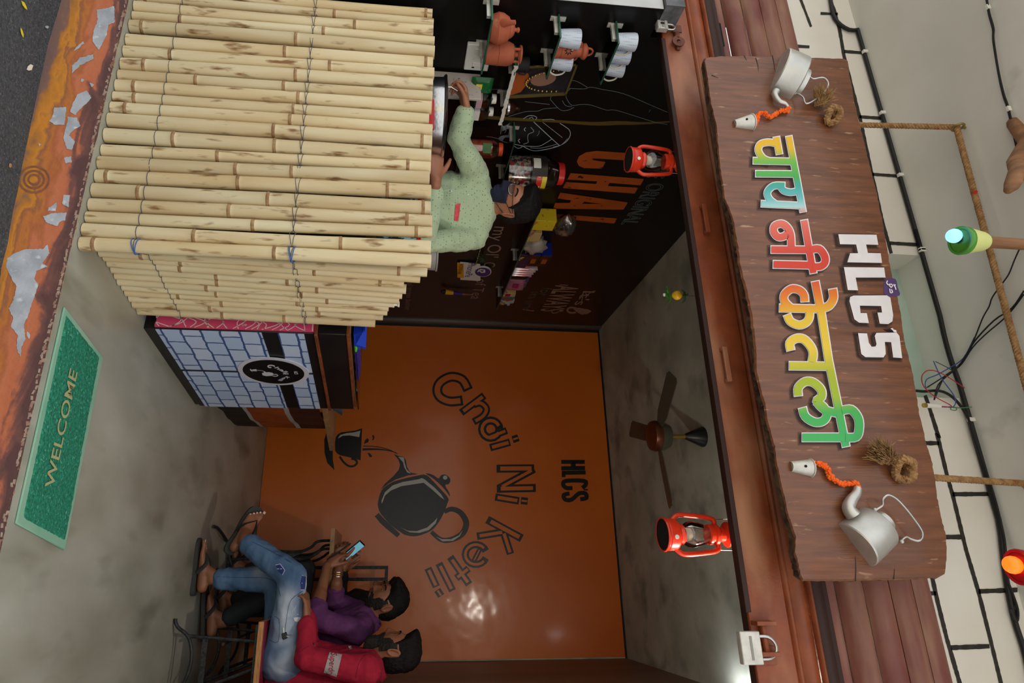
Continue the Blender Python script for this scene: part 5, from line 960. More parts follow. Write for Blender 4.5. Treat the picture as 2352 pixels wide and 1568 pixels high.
for k_ in range(3): a_ = k_*2.1+.5; build(MB().tube([M_ @ V((.03*cos(a_), .03*sin(a_), .12)), M_ @ V((.031*cos(a_), .031*sin(a_), .152))], .006, 8), 'post', 'terracotta', t)
build(MB().tube([M_ @ V((.034*cos(a_), .034*sin(a_), .155)) for a_ in [2*pi*i/20 for i in range(20)]], .006, 8, closed=True), 'ring', 'terracotta', t); build(MB().lathe([(.012, .13), (.013, .145), (.008, .15)], 10, M_), 'valve', 'terracotta', t)
t = thing('black_mug', 'matt black mug standing behind terracotta cylinder', 'mug', (XL+.05, 2.29, 1.5065)); M_ = T_(XL+.05, 2.265, 1.5065); build(MB().lathe([(.03, 0), (.034, .003), (.034, .06), (.032, .064), (.03, .06), (.028, .01), (.001, .008)], 24, M_, cap=False), 'mug_body', 'lantern_black', t); build(MB().tube([M_ @ V(p) for p in cm([(.03, .0, .05), (.052, 0, .045), (.052, 0, .02), (.03, 0, .012)], 4)], .004, 6), 'handle', 'lantern_black', t)
m = MATS['mug_white']; N, L, b = nodes(m); tcn = N.new('ShaderNodeTexCoord'); vo = N.new('ShaderNodeTexVoronoi'); vo.inputs['Scale'].default_value = 120; vo.inputs['Randomness'].default_value = 0; mpn = N.new('ShaderNodeMapping'); mpn.inputs['Scale'].default_value = (1, 1, 1.3); L.new(tcn.outputs['Object'], mpn.inputs[0]); L.new(mpn.outputs[0], vo.inputs['Vector'])
rp = N.new('ShaderNodeValToRGB'); rp.color_ramp.elements[0].position = .2; rp.color_ramp.elements[0].color = rgb((126, 146, 172)); rp.color_ramp.elements[1].position = .3; rp.color_ramp.elements[1].color = rgb((208, 216, 228)); L.new(vo.outputs[0], rp.inputs[0]); L.new(rp.outputs[0], b.inputs['Base Color'])
def mug(label, x, y, z, s_=1.0):
    t = thing('mug', label, 'mug', (x, y, z), 'white patterned mugs on the glass shelves'); M_ = T_(x, y, z) @ Matrix.Diagonal((s_, s_, s_*1.22, 1))
    build(MB().lathe([(.033, 0), (.036, .002), (.041, .04), (.0445, .075), (.043, .083), (.0405, .0845), (.039, .082), (.036, .04), (.03, .008), (.001, .007)][::1], 28, M_, cap=False), 'mug_body', 'mug_white', t)
    build(MB().tube([M_ @ V(p) for p in cm([(.022, .034, .068), (.026, .052, .058), (.028, .06, .034), (.022, .052, .014), (.018, .032, .012)], 5)], .0038, 8), 'handle', 'cream_enamel', t)
mug('white patterned mug at near end of middle glass shelf', XL+.06, 2.085, 1.6525, .95); mug('white patterned mug behind the clay lantern on middle shelf', XL+.06, 2.215, 1.6525, .95)
for i, (lb, yy) in enumerate((('white patterned mug nearest the front on the top glass shelf', 2.075), ('white patterned mug between two others on the top glass shelf', 2.153), ('white patterned mug farthest back on the top glass shelf', 2.231))): mug(lb, XL+.062, yy, 1.9005, .87)
x0, y0, z0 = XL+.06, 2.15, 1.6525; t = thing('clay_lantern', 'terracotta lantern with pierced flower on the middle glass shelf', 'lantern', (x0, y0, z0)); M_ = T_(x0, y0, z0)
build(MB().lathe([(.036, 0), (.04, .004), (.034, .03), (.036, .034), (.036, .06), (.037, .082), (.035, .086), (.026, .1), (.024, .12), (.032, .128), (.034, .14), (.022, .15), (.001, .154)], 28, M_), 'lantern_body', 'terracotta', t, ang=.4)
for sg_ in (-1, 1): build(MB().tube([M_ @ V(p) for p in cm([(0, sg_*.036, .02), (0, sg_*.052, .03), (0, sg_*.054, .085), (0, sg_*.048, .11), (0, sg_*.026, .115)], 4)], .0055, 8), 'side_handle', 'terracotta', t)
build(MB().tube([M_ @ V((0, .02*cos(a_), .152+.022*sin(a_))) for a_ in [pi*i/12-.1 for i in range(14)]], .0045, 8), 'top_loop', 'terracotta', t)
mb = MB(); dv = V((.75, -.66, 0)).normalized(); sd = V((0, 0, 1)).cross(dv); fc = V((x0, y0, z0+.06))
for k_ in range(8):
    a_ = k_*pi/4; e_ = sd*cos(a_)+V((0, 0, 1))*sin(a_); f_ = sd*-sin(a_)+V((0, 0, 1))*cos(a_)
    def S_(p):
        q = fc+p; rr_ = V((q.x-x0, q.y-y0, 0)); lat = sd.dot(p); return V((x0, y0, 0))+dv*sqrt(max(.0375**2-lat*lat, 0))+sd*lat+V((0, 0, q.z))
    mb.poly([[S_(e_*.005), S_(e_*.011+f_*.0032), S_(e_*.02), S_(e_*.011-f_*.0032)]])
build(mb, 'pierced_petal', 'lantern_black', t, smooth=False)
# portrait frame with bead garland (generic figure)
f0 = AX(1188, 150, XL+.02); f1 = AX(1312, 190, XL+.02); t = thing('picture_frame', 'gold edged framed portrait with bead garland on paper edged shelf', 'picture', (XL+.02, 2.36, 1.508)); y0_, y1_, z0_, z1_ = 2.27, 2.475, 1.509, 1.80
Mf = lambda y, z, o=0: V((XL+.055-.045*(z-z0_)/(z1_-z0_)+o, y, z))
def fr(n_, m_, ya, yb, za, zb, th=.01): build(MB().prism([Mf(ya, za), Mf(yb, za), Mf(yb, zb), Mf(ya, zb)], (th, 0, 0)), n_, m_, t)
fr('picture_print', mat('print_dark', (44, 40, 46), (30, 28, 32), rough=.25, scale=9), y0_, y1_, z0_, z1_, .004); mat('gilt', (196, 176, 96), rough=.25, metal=.9)
fr('frame_bar', 'gilt', y0_, y0_+.01, z0_, z1_); fr('frame_bar', 'gilt', y1_-.01, y1_, z0_, z1_); fr('frame_bar', 'gilt', y0_, y1_, z0_, z0_+.01); fr('frame_bar', 'gilt', y0_, y1_, z1_-.01, z1_)
mb = MB().poly([[Mf(2.36+.045*cos(a_), 1.66+.06*sin(a_), .0048) for a_ in [2*pi*i/20 for i in range(20)]]]); build(mb, 'printed_face', mat('print_face', (150, 110, 92), rough=.3), t, smooth=False); build(MB().poly([[Mf(y, z, .0046) for y, z in ((2.285, 1.52), (2.46, 1.52), (2.44, 1.57), (2.36, 1.6), (2.3, 1.57))]]), 'printed_robe', 'cloth_orange', t, smooth=False)
for k_ in range(22):
    a_ = pi*k_/21; build(MB().ball(Mf(2.365+.07*cos(a_), 1.74-.16*sin(a_), .014), .0055, 6), 'bead', 'gilt', t)
# switch board, cabinet, jars and packets
A = AX(1100, 135, XL+.02); t = thing('switch_board', 'white electric switch board on the black wall beneath lowest shelf', 'switch', (XL, A.y, A.z)); build(MB().box(XL+.001, XL+.02, A.y-.08, A.y+.075, A.z-.06, A.z+.05), 'board_plate', 'switch_white', t, bevel=.004)
for k_ in range(3): build(MB().box(XL+.02, XL+.025, A.y-.06+k_*.04, A.y-.035+k_*.04, A.z-.025, A.z+.02), 'switch', 'clip_white', t, bevel=.002)
for yy, zz in ((.055, .02), (.055, -.02), (.045, 0)): build(MB().box(XL+.02, XL+.0206, A.y+yy-.004, A.y+yy+.004, A.z+zz-.006, A.z+zz+.006), 'socket_hole', 'lantern_black', t)
A0 = AY(1095, 138, 2.3); A1 = AY(1095, 197, 2.3); t = thing('speckled_cabinet', 'pale speckled metal box standing at back of the stove counter', 'cabinet', ((A0.x+A1.x)/2, 2.4, .94)); build(MB().box(A0.x, A1.x, 2.385, 2.4, .94, A0.z+.03), 'cabinet_side', 'speckled_white', t, bevel=.003)
def jar(label, x, y, z, r, h, lid, body='jar_plastic', fill=None, fz=.6, lab=None, grp=None, sq=False, lh=.018):
    t = thing('jar', label, 'jar', (x, y, z), grp); n_ = 4 if sq else 26; M_ = T_(x, y, z) @ Matrix.Rotation(pi/4 if sq else 0, 4, 'Z'); k_ = 1.35 if sq else 1
    build(MB().lathe([(r*.9*k_, .001), (r*k_, .004), (r*k_, h*.74), (r*.92*k_, h*.84), (r*.62*k_, h*.97), (r*.6*k_, h)], n_, M_), 'jar_body', body, t, ang=.5)
    build(MB().lathe([(r*.66, h-.004), (r*.66, h+lh-.004), (r*.62, h+lh), (.001, h+lh)], 24, M_, cap=False), 'lid', lid, t, ang=.5)
    if fill: build(MB().lathe([(r*.86*k_, .004), (r*.95*k_, .006), (r*.95*k_, h*fz)], n_, M_), 'contents', fill, t)
    if lab: build(MB().lathe([(r*1.008*k_, h*lab[0]), (r*1.008*k_, h*lab[1])], n_, M_, cap=False), 'label_band', lab[2], t)
    return t
mat('candy_mix', (40, 32, 30), (214, 196, 168), rough=.3, scale=60, lo=.46, hi=.54, detail=2, specks=((196, 40, 60), 42, .56, .58)); mat('lid_red', (214, 40, 34), rough=.35); mat('lid_purple', (150, 60, 170), rough=.4); mat('label_dark', (34, 26, 20), (90, 64, 30), rough=.35, scale=30, lo=.55, hi=.7)
A = AX(1178, 392, XL+.08); zt = AX(1300, 392, XL+.08).z; hj = zt-1.598; r_ = (AX(1200, 428, XL+.08).y-AX(1200, 357, XL+.08).y)*.30
jy = A.y-.02; jx = XL+.095; t = jar('large clear candy jar with red lid on the shelf behind man', jx, jy, 1.5985, .092, .29, 'lid_red', fill='candy_mix', fz=.42, lab=(.45, .74, 'label_dark'), lh=.03)
dv = V((.45, -.89, 0)).normalized(); sd = V((0, 0, 1)).cross(dv)
def onjar(c, r, ang, z, o=.0015): d_ = dv*cos(ang)+sd*sin(ang); return V((c[0], c[1], 0))+d_*(r+o)+V((0, 0, z))
def jarpatch(name, m_, r, a0, a1, z0, z1, o=.002):
    mb = MB(); n_ = 8
    for i in range(n_+1): a_ = a0+(a1-a0)*i/n_; mb.v += [onjar((jx, jy), r, a_, z0, o), onjar((jx, jy), r, a_, z1, o)]
    mb.f = [(2*i, 2*i+2, 2*i+3, 2*i+1) for i in range(n_)]; build(mb, name, m_, t, smooth=False)
jarpatch('price_label', 'clip_white', .093, -.75, -.1, 1.735, 1.775, .003); jarpatch('red_label', 'lid_red', .093, .35, 1.2, 1.755, 1.785, .003); jarpatch('yellow_label', mat('label_yellow', (230, 206, 40), rough=.4), .093, .35, 1.2, 1.786, 1.812, .003)
p = onjar((jx, jy), .093, .36, 1.762, .0045); build(text_mesh('KOPIKO', p, (sd*cos(.7)-dv*sin(.7)), (0, 0, 1), .017, .07, bold=.03), 'label_lettering', 'clip_white', t, smooth=False)
t = jar('orange candy jar with orange lid behind the shoulder of man', XL+.1, 2.82, 1.3285, .052, .2, mat('lid_orange', (238, 84, 30), rough=.35), fill=mat('candy_orange', (226, 66, 30), (240, 150, 110), rough=.4, scale=30), fz=.8)
build(MB().obox((XL+.13, 2.776, 1.46), (.022, .012, 0), (.0004, -.0008, 0), (0, 0, .022)), 'green_label', 'chilli', t)
for i, (yy, zz) in enumerate(((2.47, 1.329), (2.56, 1.329))): jar(('clear square plastic jar nearer the hand on dark shelf', 'clear square plastic jar farther back on dark shelf')[i], XL+.075, yy, zz, .034, .11, 'milk_bulb', sq=True, fill='jar_plastic', lab=(.3, .55, mat('label_pink', (206, 160, 170), rough=.5) if i == 0 else 'clip_white'), grp='clear square jars')
jar('small jar with purple lid behind the steel pot', -2.115, 2.49, .941, .036, .24, 'lid_purple', fill='candy_mix'); jar('small jar with red lid behind the steel pot', -2.02, 2.497, .941, .032, .235, 'lid_red', fill='label_dark')
A = AX(1110, 212, XL+.06); t = thing('green_packet', 'green foil snack packet on dark shelf above the hand', 'packet', (XL+.06, 2.42, 1.329))
def pillow(c, sx, sz, th, ydir=V((0, 1, 0)), lean=0):
    mb = MB(); n_ = 10; nd_ = ydir.cross(V((0, 0, 1)))
    for s_ in (1, -1):
        o0 = len(mb.v)
        for j in range(n_+1):
            for i in range(n_+1):
                u = 2*i/n_-1; v = 2*j/n_-1; d_ = th*((1-u**4)*(1-v**4))**.6*s_+.002*noise.noise(V((u*3, v*3, sx*99)))
                mb.v.append(V(c)+ydir*u*sx+V((0, 0, v*sz+sz))+nd_*(d_+lean*(v+1)*sz))
        q = [(o0+j*(n_+1)+i, o0+j*(n_+1)+i+1, o0+(j+1)*(n_+1)+i+1, o0+(j+1)*(n_+1)+i) for j in range(n_) for i in range(n_)]; mb.f += q if s_ > 0 else [f[::-1] for f in q]
    return mb
build(pillow((XL+.06, 2.4, 1.329), .05, .05, .018), 'packet_body', mat('foil_green', (26, 110, 50), (20, 84, 40), rough=.3, scale=20), t); build(MB().obox((XL+.08, 2.39, 1.365), (.0008, 0, 0), (0, .016, 0), (0, 0, .014)), 'packet_label', 'label_yellow', t)
t = thing('dark_bell', 'small dark brass bell on the paper edged shelf', 'bell', (XL+.07, 2.53, 1.508)); build(MB().lathe([(.001, .0), (.03, .002), (.034, .01), (.03, .025), (.022, .045), (.01, .055), (.008, .065), (.012, .072), (.001, .078)], 20, T_(XL+.07, 2.53, 1.508)), 'bell_body', mat('bell_brown', (70, 36, 26), rough=.3, metal=.5), t, ang=.5); build(MB().lathe([(.0345, .012), (.033, .022)], 20, T_(XL+.07, 2.53, 1.508), cap=False), 'bell_band', 'steel', t)
# standing QR placard without its code: white card with purple disc
A = AX(1150, 418, XL+.14); t = thing('payment_card', 'white payment card with purple round emblem in front of the candy jar', 'card', (XL+.19, 3.0, 1.5985)); q0 = V((XL+.19, 3.02, 1.599)); xd = (sd*.95+dv*.2).normalized(); nn_ = xd.cross(V((0, 0, 1)))
build(MB().obox(q0+V((0, 0, .085)), xd*.032, nn_*.0015, (0, 0, .085)), 'card_sheet', 'clip_white', t); build(MB().obox(q0+V((0, 0, .12))+nn_*.002, xd*.032, nn_*.0006, (0, 0, .006)), 'orange_band', 'cloth_orange', t); build(MB().lathe([(.001, 0), (.017, 0), (.017, .0008), (.001, .0008)], 20, rotm(q0+V((0, 0, .148))+nn_*.002, xd, nn_)), 'emblem', mat('emblem_purple', (64, 36, 120), rough=.4), t)
# hanging sound box sign with purple emblem
yb = AX(1090, 618, XL+.03); t = thing('payment_sign', 'white and yellow payment sign board with purple round emblem on left wall', 'sign', (XL+.02, yb.y, yb.z)); pw = lambda x, y, o=0: AX(x, y, XL+.012+o); c7 = crop(900, 500, 4.704)
build(MB().prism([pw(*p) for p in c7([(738, 475), (900, 490), (955, 500), (957, 668), (940, 672), (740, 660)])], (.008, 0, 0)), 'sign_plate', 'clip_white', t, smooth=False); build(MB().prism([pw(*p) for p in c7([(706, 482), (775, 485), (777, 636), (708, 632)])], (.011, 0, 0)), 'yellow_panel', mat('label_amber', (226, 160, 36), rough=.5), t, smooth=False)
for nm, m_, k_, th in (('emblem_rim', 'clip_white', 1.1, .012), ('emblem', 'emblem_purple', 1.0, .0135)): build(MB().prism([pw(*p) for p in c7([(982+84*k_*cos(a_), 570+47*k_*sin(a_)) for a_ in [2*pi*i/28 for i in range(28)]])], (th, 0, 0)), nm, m_, t, smooth=False)
mb = MB()
for L_ in ([(925, 585), (960, 558), (1010, 568)], [(935, 560), (970, 590), (1000, 586), (985, 556)], [(1000, 560), (1005, 590)]): paint_stroke(mb, lambda x, y: pw(x, y, .0145), c7(L_), 2.6)
build(mb, 'emblem_mark', 'clip_white', t, smooth=False)
p = AX(900+830/4.704, 500+490/4.704, XL+.0215); q = AX(900+825/4.704, 500+640/4.704, XL+.0215); build(text_mesh('PhonePe', p, (0, 1, 0), (0, 0, 1), .055, q.y-p.y), 'sign_lettering', 'emblem_purple', t, smooth=False)
p = AX(900+735/4.704, 500+500/4.704, XL+.0245); q = AX(900+735/4.704, 500+610/4.704, XL+.0245); build(text_mesh('ACCEPTED HERE', p, (0, 1, 0), (0, 0, 1), .028, q.y-p.y), 'sign_lettering', 'label_dark', t, smooth=False)
# peacock feather, brush
A = AX(1095, 560, XL+.03); t = thing('peacock_feather', 'peacock feather stuck on the left wall above payment sign', 'feather', A); pf = lambda x, y: AX(x, y, XL+.02)
build(MB().tube([pf(*p) for p in cm(c7([(1050, 30), (985, 240), (930, 430), (905, 520)]), 4)], .0022, 6), 'quill', 'cream_enamel', t)
mat('barb_green', (40, 62, 36), (70, 84, 30), rough=.5, scale=40); mat('eye_teal', (10, 70, 84), rough=.3)
for k_ in range(26):
    a_ = c7([(960+random.uniform(-40, 30), 430+random.uniform(-50, 50))])[0]; b_ = c7([(960+random.uniform(-110, 140), 420+random.uniform(-160, 110))])[0]; build(MB().tube([pf(*a_), pf((a_[0]+b_[0])/2, (a_[1]+b_[1])/2)+V((.01, 0, 0)), pf(*b_)+V((.004, 0, 0))], [.002, .0014, .0005], 4), 'barb', 'barb_green', t)
c = pf(*c7([(975, 445)])[0]); build(MB().ball(c+V((.006, 0, 0)), .02, 12, (.25, 1.2, .8)), 'feather_eye', 'barb_green', t); build(MB().ball(c+V((.01, 0, 0)), .011, 10, (.25, 1.2, .8)), 'eye_spot', 'eye_teal', t)
A = AX(1045, 675, XL+.03); t = thing('wall_brush', 'dark handled brush hanging low on the left wall near corner', 'brush', A); pf = lambda x, y, o=.03: AX(x, y, XL+o); b5 = [pf(*p) for p in c7([(865, 830), (760, 825), (660, 812), (575, 800), (535, 795)])]
build(MB().tube(b5[1:3]+[b5[2]], [.012, .016, .016], 8), 'handle', 'emblem_purple', t); build(MB().tube(b5[0:2], [.006, .01], 8), 'handle_tip', 'case_brown_edge', t); build(MB().tube(b5[2:4], [.017, .022], 8), 'ferrule', 'label_amber', t); build(MB().tube(b5[3:], [.022, .012], 8), 'bristles', 'lantern_black', t)
# packets and boxes on the shelf behind the man and on the long shelf
SZ = 1.8685
mat('box_blue', (20, 44, 150), rough=.3); mat('box_dark', (26, 20, 20), (84, 44, 20), rough=.3, scale=14, lo=.5, hi=.66); mat('pink_foil', (190, 30, 84), (214, 206, 206), rough=.25, scale=22, stretch=(1, 1, .3), lo=.45, hi=.55, metal=.3); mat('purple_foil', (58, 34, 80), (30, 22, 40), rough=.3, scale=14, specks=((206, 180, 90), 22, .6, .66)); mat('packet_lightpink', (176, 110, 132), (150, 90, 112), rough=.3, scale=12); mat('packet_blue', (40, 74, 140), (190, 130, 40), rough=.35, scale=16, lo=.5, hi=.56); mat('packet_sky', (60, 110, 150), (170, 90, 50), rough=.4, scale=18, lo=.5, hi=.58)
mat('card_yellow', (226, 200, 40), (206, 120, 60), rough=.4, scale=30, lo=.58, hi=.66); mat('card_cream', (206, 176, 110), (160, 90, 110), rough=.5, scale=24, lo=.56, hi=.62)
def pk(name, label, cat, y, w_, h_, d_, m_, z=SZ, x=XL+.065, grp=None, parts=()):
    t = thing(name, label, cat, (x, y, z), grp); build(MB().box(x-d_/2, x+d_/2, y-w_/2, y+w_/2, z+.0005, z+h_), 'carton', m_, t, bevel=.002)
    for nm, mm, (a0, a1, b0, b1) in parts: build(MB().box(x+d_/2, x+d_/2+.001, y-w_/2+w_*a0, y-w_/2+w_*a1, z+h_*b0, z+h_*b1), nm, mm, t)
    return t
pk('yellow_pouch', 'yellow snack carton at the near end of the long packet shelf', 'carton', 3.56, .12, .14, .09, 'card_yellow')
pk('cream_carton', 'cream and pink carton beside the yellow carton', 'carton', 3.72, .11, .085, .09, 'card_cream')
t = thing('plastic_bag', 'crumpled clear plastic bag resting on yellow carton', 'bag', (XL+.07, 3.58, SZ+.141))
def crumple(c, s, seed, n_=20): 
    mb = MB().ball((0, 0, 0), 1, n_); mb.v = [V(c)+V((p.x*s[0], p.y*s[1], p.z*s[2]))*(1+.35*noise.noise(p*2.2+V((seed, 0, 0)))+.15*noise.noise(p*6+V((seed, 3, 0)))) for p in mb.v]; return mb
build(crumple((XL+.075, 3.6, SZ+.22), (.055, .11, .065), 3), 'bag_film', 'thin_plastic', t, ang=3); build(MB().tube([V((XL+.1+.015*sin(a_*2), 3.56+.035*cos(a_), SZ+.22+.03*sin(a_))) for a_ in [2*pi*i/16 for i in range(16)]], .004, 6, closed=True), 'bag_loop', 'thin_plastic', t)
t = thing('plastic_bag', 'milky crumpled plastic bag between the cream carton and blue boxes', 'bag', (XL+.09, 3.84, SZ)); build(crumple((XL+.09, 3.86, SZ+.082), (.05, .09, .075), 8), 'bag_film', mat('milky_film', (196, 182, 168), rough=.35, alpha=.72), t, ang=3)
for i, zz in enumerate((SZ+.075, SZ+.152)): pk('blue_box', ('dark box with blue end, lower of two stacked at packet shelf back', 'dark box with blue end on top of its twin')[i], 'box', 4.06, .17, .075, .1, 'box_dark', z=zz, x=XL+.055, grp='blue ended boxes', parts=())
for o in [o for o in bpy.data.objects if o.type == 'EMPTY' and o.name.startswith('blue_box')]:
    l_ = ORG[o.name]; build(MB().box(l_.x-.05, l_.x+.05, l_.y-.0875, l_.y-.0855, l_.z+.001, l_.z+.074), 'blue_end', 'box_blue', o); build(MB().box(l_.x+.0503, l_.x+.0512, l_.y-.03, l_.y+.04, l_.z+.02, l_.z+.055), 'orange_print', 'cloth_orange', o)
pk('purple_carton', 'purple carton with gold print below the stacked blue ended boxes', 'carton', 4.06, .2, .0745, .1, 'purple_foil')
for i in range(4):
    t = thing('foil_strip', ('pink and silver foil sachet strip beside the purple carton, nearest of four', 'second pink and silver foil sachet strip from the purple carton', 'third pink and silver foil sachet strip from the purple carton', 'pink and silver foil sachet strip beside the pale pink pouch, farthest of four')[i], 'sachets', (XL+.07, 4.2+i*.036, SZ), 'pink foil sachet strips'); build(pillow((XL+.065, 4.2+i*.036, SZ), .045, .088-.004*i, .013, V((1, 0, 0))), 'strip', 'pink_foil', t)
t = jar('brown tinted jar with pink lid behind the foil sachets', XL+.05, 4.38, SZ+.001, .05, .15, mat('lid_magenta', (176, 24, 110), rough=.4), fill='bell_brown', fz=.7)
t = thing('pink_pouch', 'pale pink zip pouch in the middle of the long shelf', 'pouch', (XL+.08, 4.5, SZ)); build(pillow((XL+.085, 4.5, SZ), .075, .07, .02, V((.25, .97, 0))), 'pouch_body', 'packet_lightpink', t); build(MB().obox((XL+.11, 4.49, SZ+.07), (.001, 0, 0), (0, .03, 0), (0, 0, .022)), 'pouch_label', 'lid_magenta', t)
t = thing('blue_pouch', 'blue and orange snack pouch standing behind pink pouch', 'pouch', (XL+.04, 4.56, SZ)); build(pillow((XL+.04, 4.57, SZ), .085, .09, .016), 'pouch_body', 'packet_blue', t)
pk('floral_carton', 'white and red printed carton next to pink pouch', 'carton', 4.66, .06, .1, .09, 'card_cream', parts=(('print_patch', 'shirt_red', (.1, .9, .2, .6)),))
t = thing('sky_pouch', 'sky blue pouch with orange triangle near far end of long shelf', 'pouch', (XL+.08, 4.74, SZ)); build(pillow((XL+.095, 4.74, SZ), .05, .055, .014), 'pouch_body', 'packet_sky', t); build(MB().prism([(XL+.112, 4.715, SZ+.02), (XL+.112, 4.775, SZ+.05), (XL+.112, 4.72, SZ+.09)], (.001, 0, 0)), 'orange_triangle', 'cloth_orange', t)
mat('cig_white', (206, 206, 200), (180, 180, 172), rough=.4, scale=30); mat('cig_gold', (176, 130, 60), (90, 60, 30), rough=.4, scale=40); k_ = 0
for i in range(4):
    for j in range(5):
        if i*1+j > 6: continue
        mm = ('cig_white', 'cig_white', 'cig_gold', 'packet_sky', 'card_cream')[(i*2+j*3+(k_ % 2)) % 5] if j < 3 else 'cig_white'
        t = tag(build(MB().box(XL+.02, XL+.105-.004*(k_ % 3), 4.775+i*.028, 4.799+i*.028, SZ+.0008+j*.0235, SZ+.0228+j*.0235), 'cigarette_pack', mm, bevel=.0015, org=(XL+.06, 4.787+i*.028, SZ+j*.0235)), 'small cigarette pack in the stack at far end of long shelf', 'pack', 'cigarette packs at far end of the long shelf'); k_ += 1
for i, yy in enumerate((3.38, 3.47)):
    t = thing('snack_sachet', ('green and white snack packet just right of the man head', 'green and white snack packet farther right of man head')[i], 'packet', (XL+.06, yy, 1.5975), 'snack packets on the jar shelf'); build(pillow((XL+.07, yy, 1.5975), .042, .05+.025*i, .014, V((.3, .95, 0))), 'packet_body', mat('foil_white_green', (210, 206, 190), (40, 110, 50), rough=.4, scale=18, lo=.5, hi=.56) if i == 0 else 'foil_white_green', t)
# ------------------------------------------------------------------ welcome mat, leaves
mq = [AZ(*p, .008) for p in ((150, 705), (238, 820), (150, 1263), (39, 1202))]; mc = sum(mq, V())/4
t = thing('door_mat', 'green looped plastic welcome mat lying on concrete at the shop edge', 'mat', (mc.x, mc.y, 0))
mb = MB().prism([V((p.x, p.y, .001)) for p in mq], (0, 0, .006)); build(mb, 'mat_border', 'mat_rim', t, bevel=.002)
iq = [AZ(*p, .01) for p in ((154, 722), (231, 820), (152, 1243), (54, 1190))]; mb = MB(); n1, n2 = 26, 60; rnd = random.Random(5)
for j in range(n2+1):
    for i in range(n1+1):
        u, v = i/n1, j/n2; p = iq[0].lerp(iq[1], u).lerp(iq[3].lerp(iq[2], u), v); mb.v.append(V((p.x, p.y, .0085+rnd.uniform(0, .0035) if 0 < i < n1 and 0 < j < n2 else .006)))
mb.f = [(j*(n1+1)+i, (j+1)*(n1+1)+i, (j+1)*(n1+1)+i+1, j*(n1+1)+i+1) for j in range(n2) for i in range(n1)]; build(mb, 'mat_loops', 'mat_green', t, smooth=False)['kind'] = 'stuff'
p = AZ(122, 1122, .013); q = AZ(178, 855, .013); xd = (q-p).normalized(); build(text_mesh('WELCOME', p, xd, V((0, 0, 1)).cross(xd), .055, (q-p).length, bold=.01), 'mat_lettering', 'mat_letter', t, smooth=False)
for lb, p_, m_, s_ in (('dry tan leaf lying on the asphalt near painted step', (68, 155), 'cream_enamel', .022), ('small yellow leaf at the edge of the asphalt', (55, 12), 'label_yellow', .018), ('thin yellow leaf scrap on the dark asphalt', (50, 75), 'label_yellow', .014), ('pale pebble beside the painted step', (22, 380), 'case_wood', .013), ('grey brown leaf on the asphalt beside step', (107, 62), 'plaster_grey', .012)):
    A = AZ(*p_, -.18); z_ = zroad(A.x, A.y); A = AZ(*p_, z_+.003); d = V((random.uniform(-1, 1), random.uniform(-1, 1), 0)).normalized(); e_ = V((-d.y, d.x, 0))
    if 'pebble' in lb: tag(build(MB().ball(A+V((0, 0, .002)), s_*.6, 8, (1, .8, .5)), 'pebble', 'case_wood', org=A), lb, 'pebble')
    else: tag(build(MB().prism([A-d*s_, A-d*s_*.2+e_*s_*.4, A+d*s_*.6+e_*s_*.25, A+d*s_, A+d*s_*.4-e_*s_*.3, A-d*s_*.4-e_*s_*.35], (0, 0, .002)), 'leaf', m_, org=A), lb, 'leaf')
# ------------------------------------------------------------------ people
from mathutils.bvhtree import BVHTree
G = lambda v, c, s: exp(-((v-c)/s)**2)
def sm(a, b, x): t = max(0, min(1, (x-a)/(b-a))); return t*t*(3-2*t)
def headpt(t, p, off=0):
    ct = cos(t); n_ = V((ct*cos(p), ct*sin(p), sin(t)))
    x, y, z = .096*ct*cos(p), .076*ct*sin(p), .118*sin(t)
    f = max(0, cos(p))                                            # frontness
    if z < 0: y *= 1-.26*sm(0, -.11, z); x *= 1-.10*sm(-.02, -.11, z)*(1 if x > 0 else 2.6)
    if z > .03: x *= 1-.05*sm(.03, .1, z)
    if x > 0:
        y_ = abs(y); x += .012*f*sm(-.02, -.09, z)*G(y, 0, .05)
        x += .006*G(z, .03, .014)*G(y, 0, .05) - .010*G(z, .008, .014)*G(y_, .032, .016) + .004*G(z, -.02, .02)*G(y_, .045, .016)
        nz_ = sm(.022, -.032, z)*(1-sm(-.036, -.05, z)); x += .027*nz_*G(y, 0, .0125+.004*sm(0, -.04, z)); x += .008*G(z, -.04, .008)*G(y_, .012, .007)
        x += .007*(G(z, -.064, .006)+G(z, -.076, .007)*1.1)*G(y, 0, .02) - .003*G(z, -.0695, .003)*G(y, 0, .02) - .004*G(z, -.087, .007)*G(y, 0, .02) + .006*G(z, -.104, .012)*G(y, 0, .022)
    return V((x, y, z))+n_*off
NT, NP = 56, 72
HT, HP = 120, 150
def head_mesh(M_, s_=1):
    rg = []
    for j in range(NT+1):
        t = -pi/2+pi*j/NT; rg.append([M_ @ (headpt(t, 2*pi*i/NP)*s_) for i in range(NP)])
    mb = MB().rings(rg[1:-1]); return mb
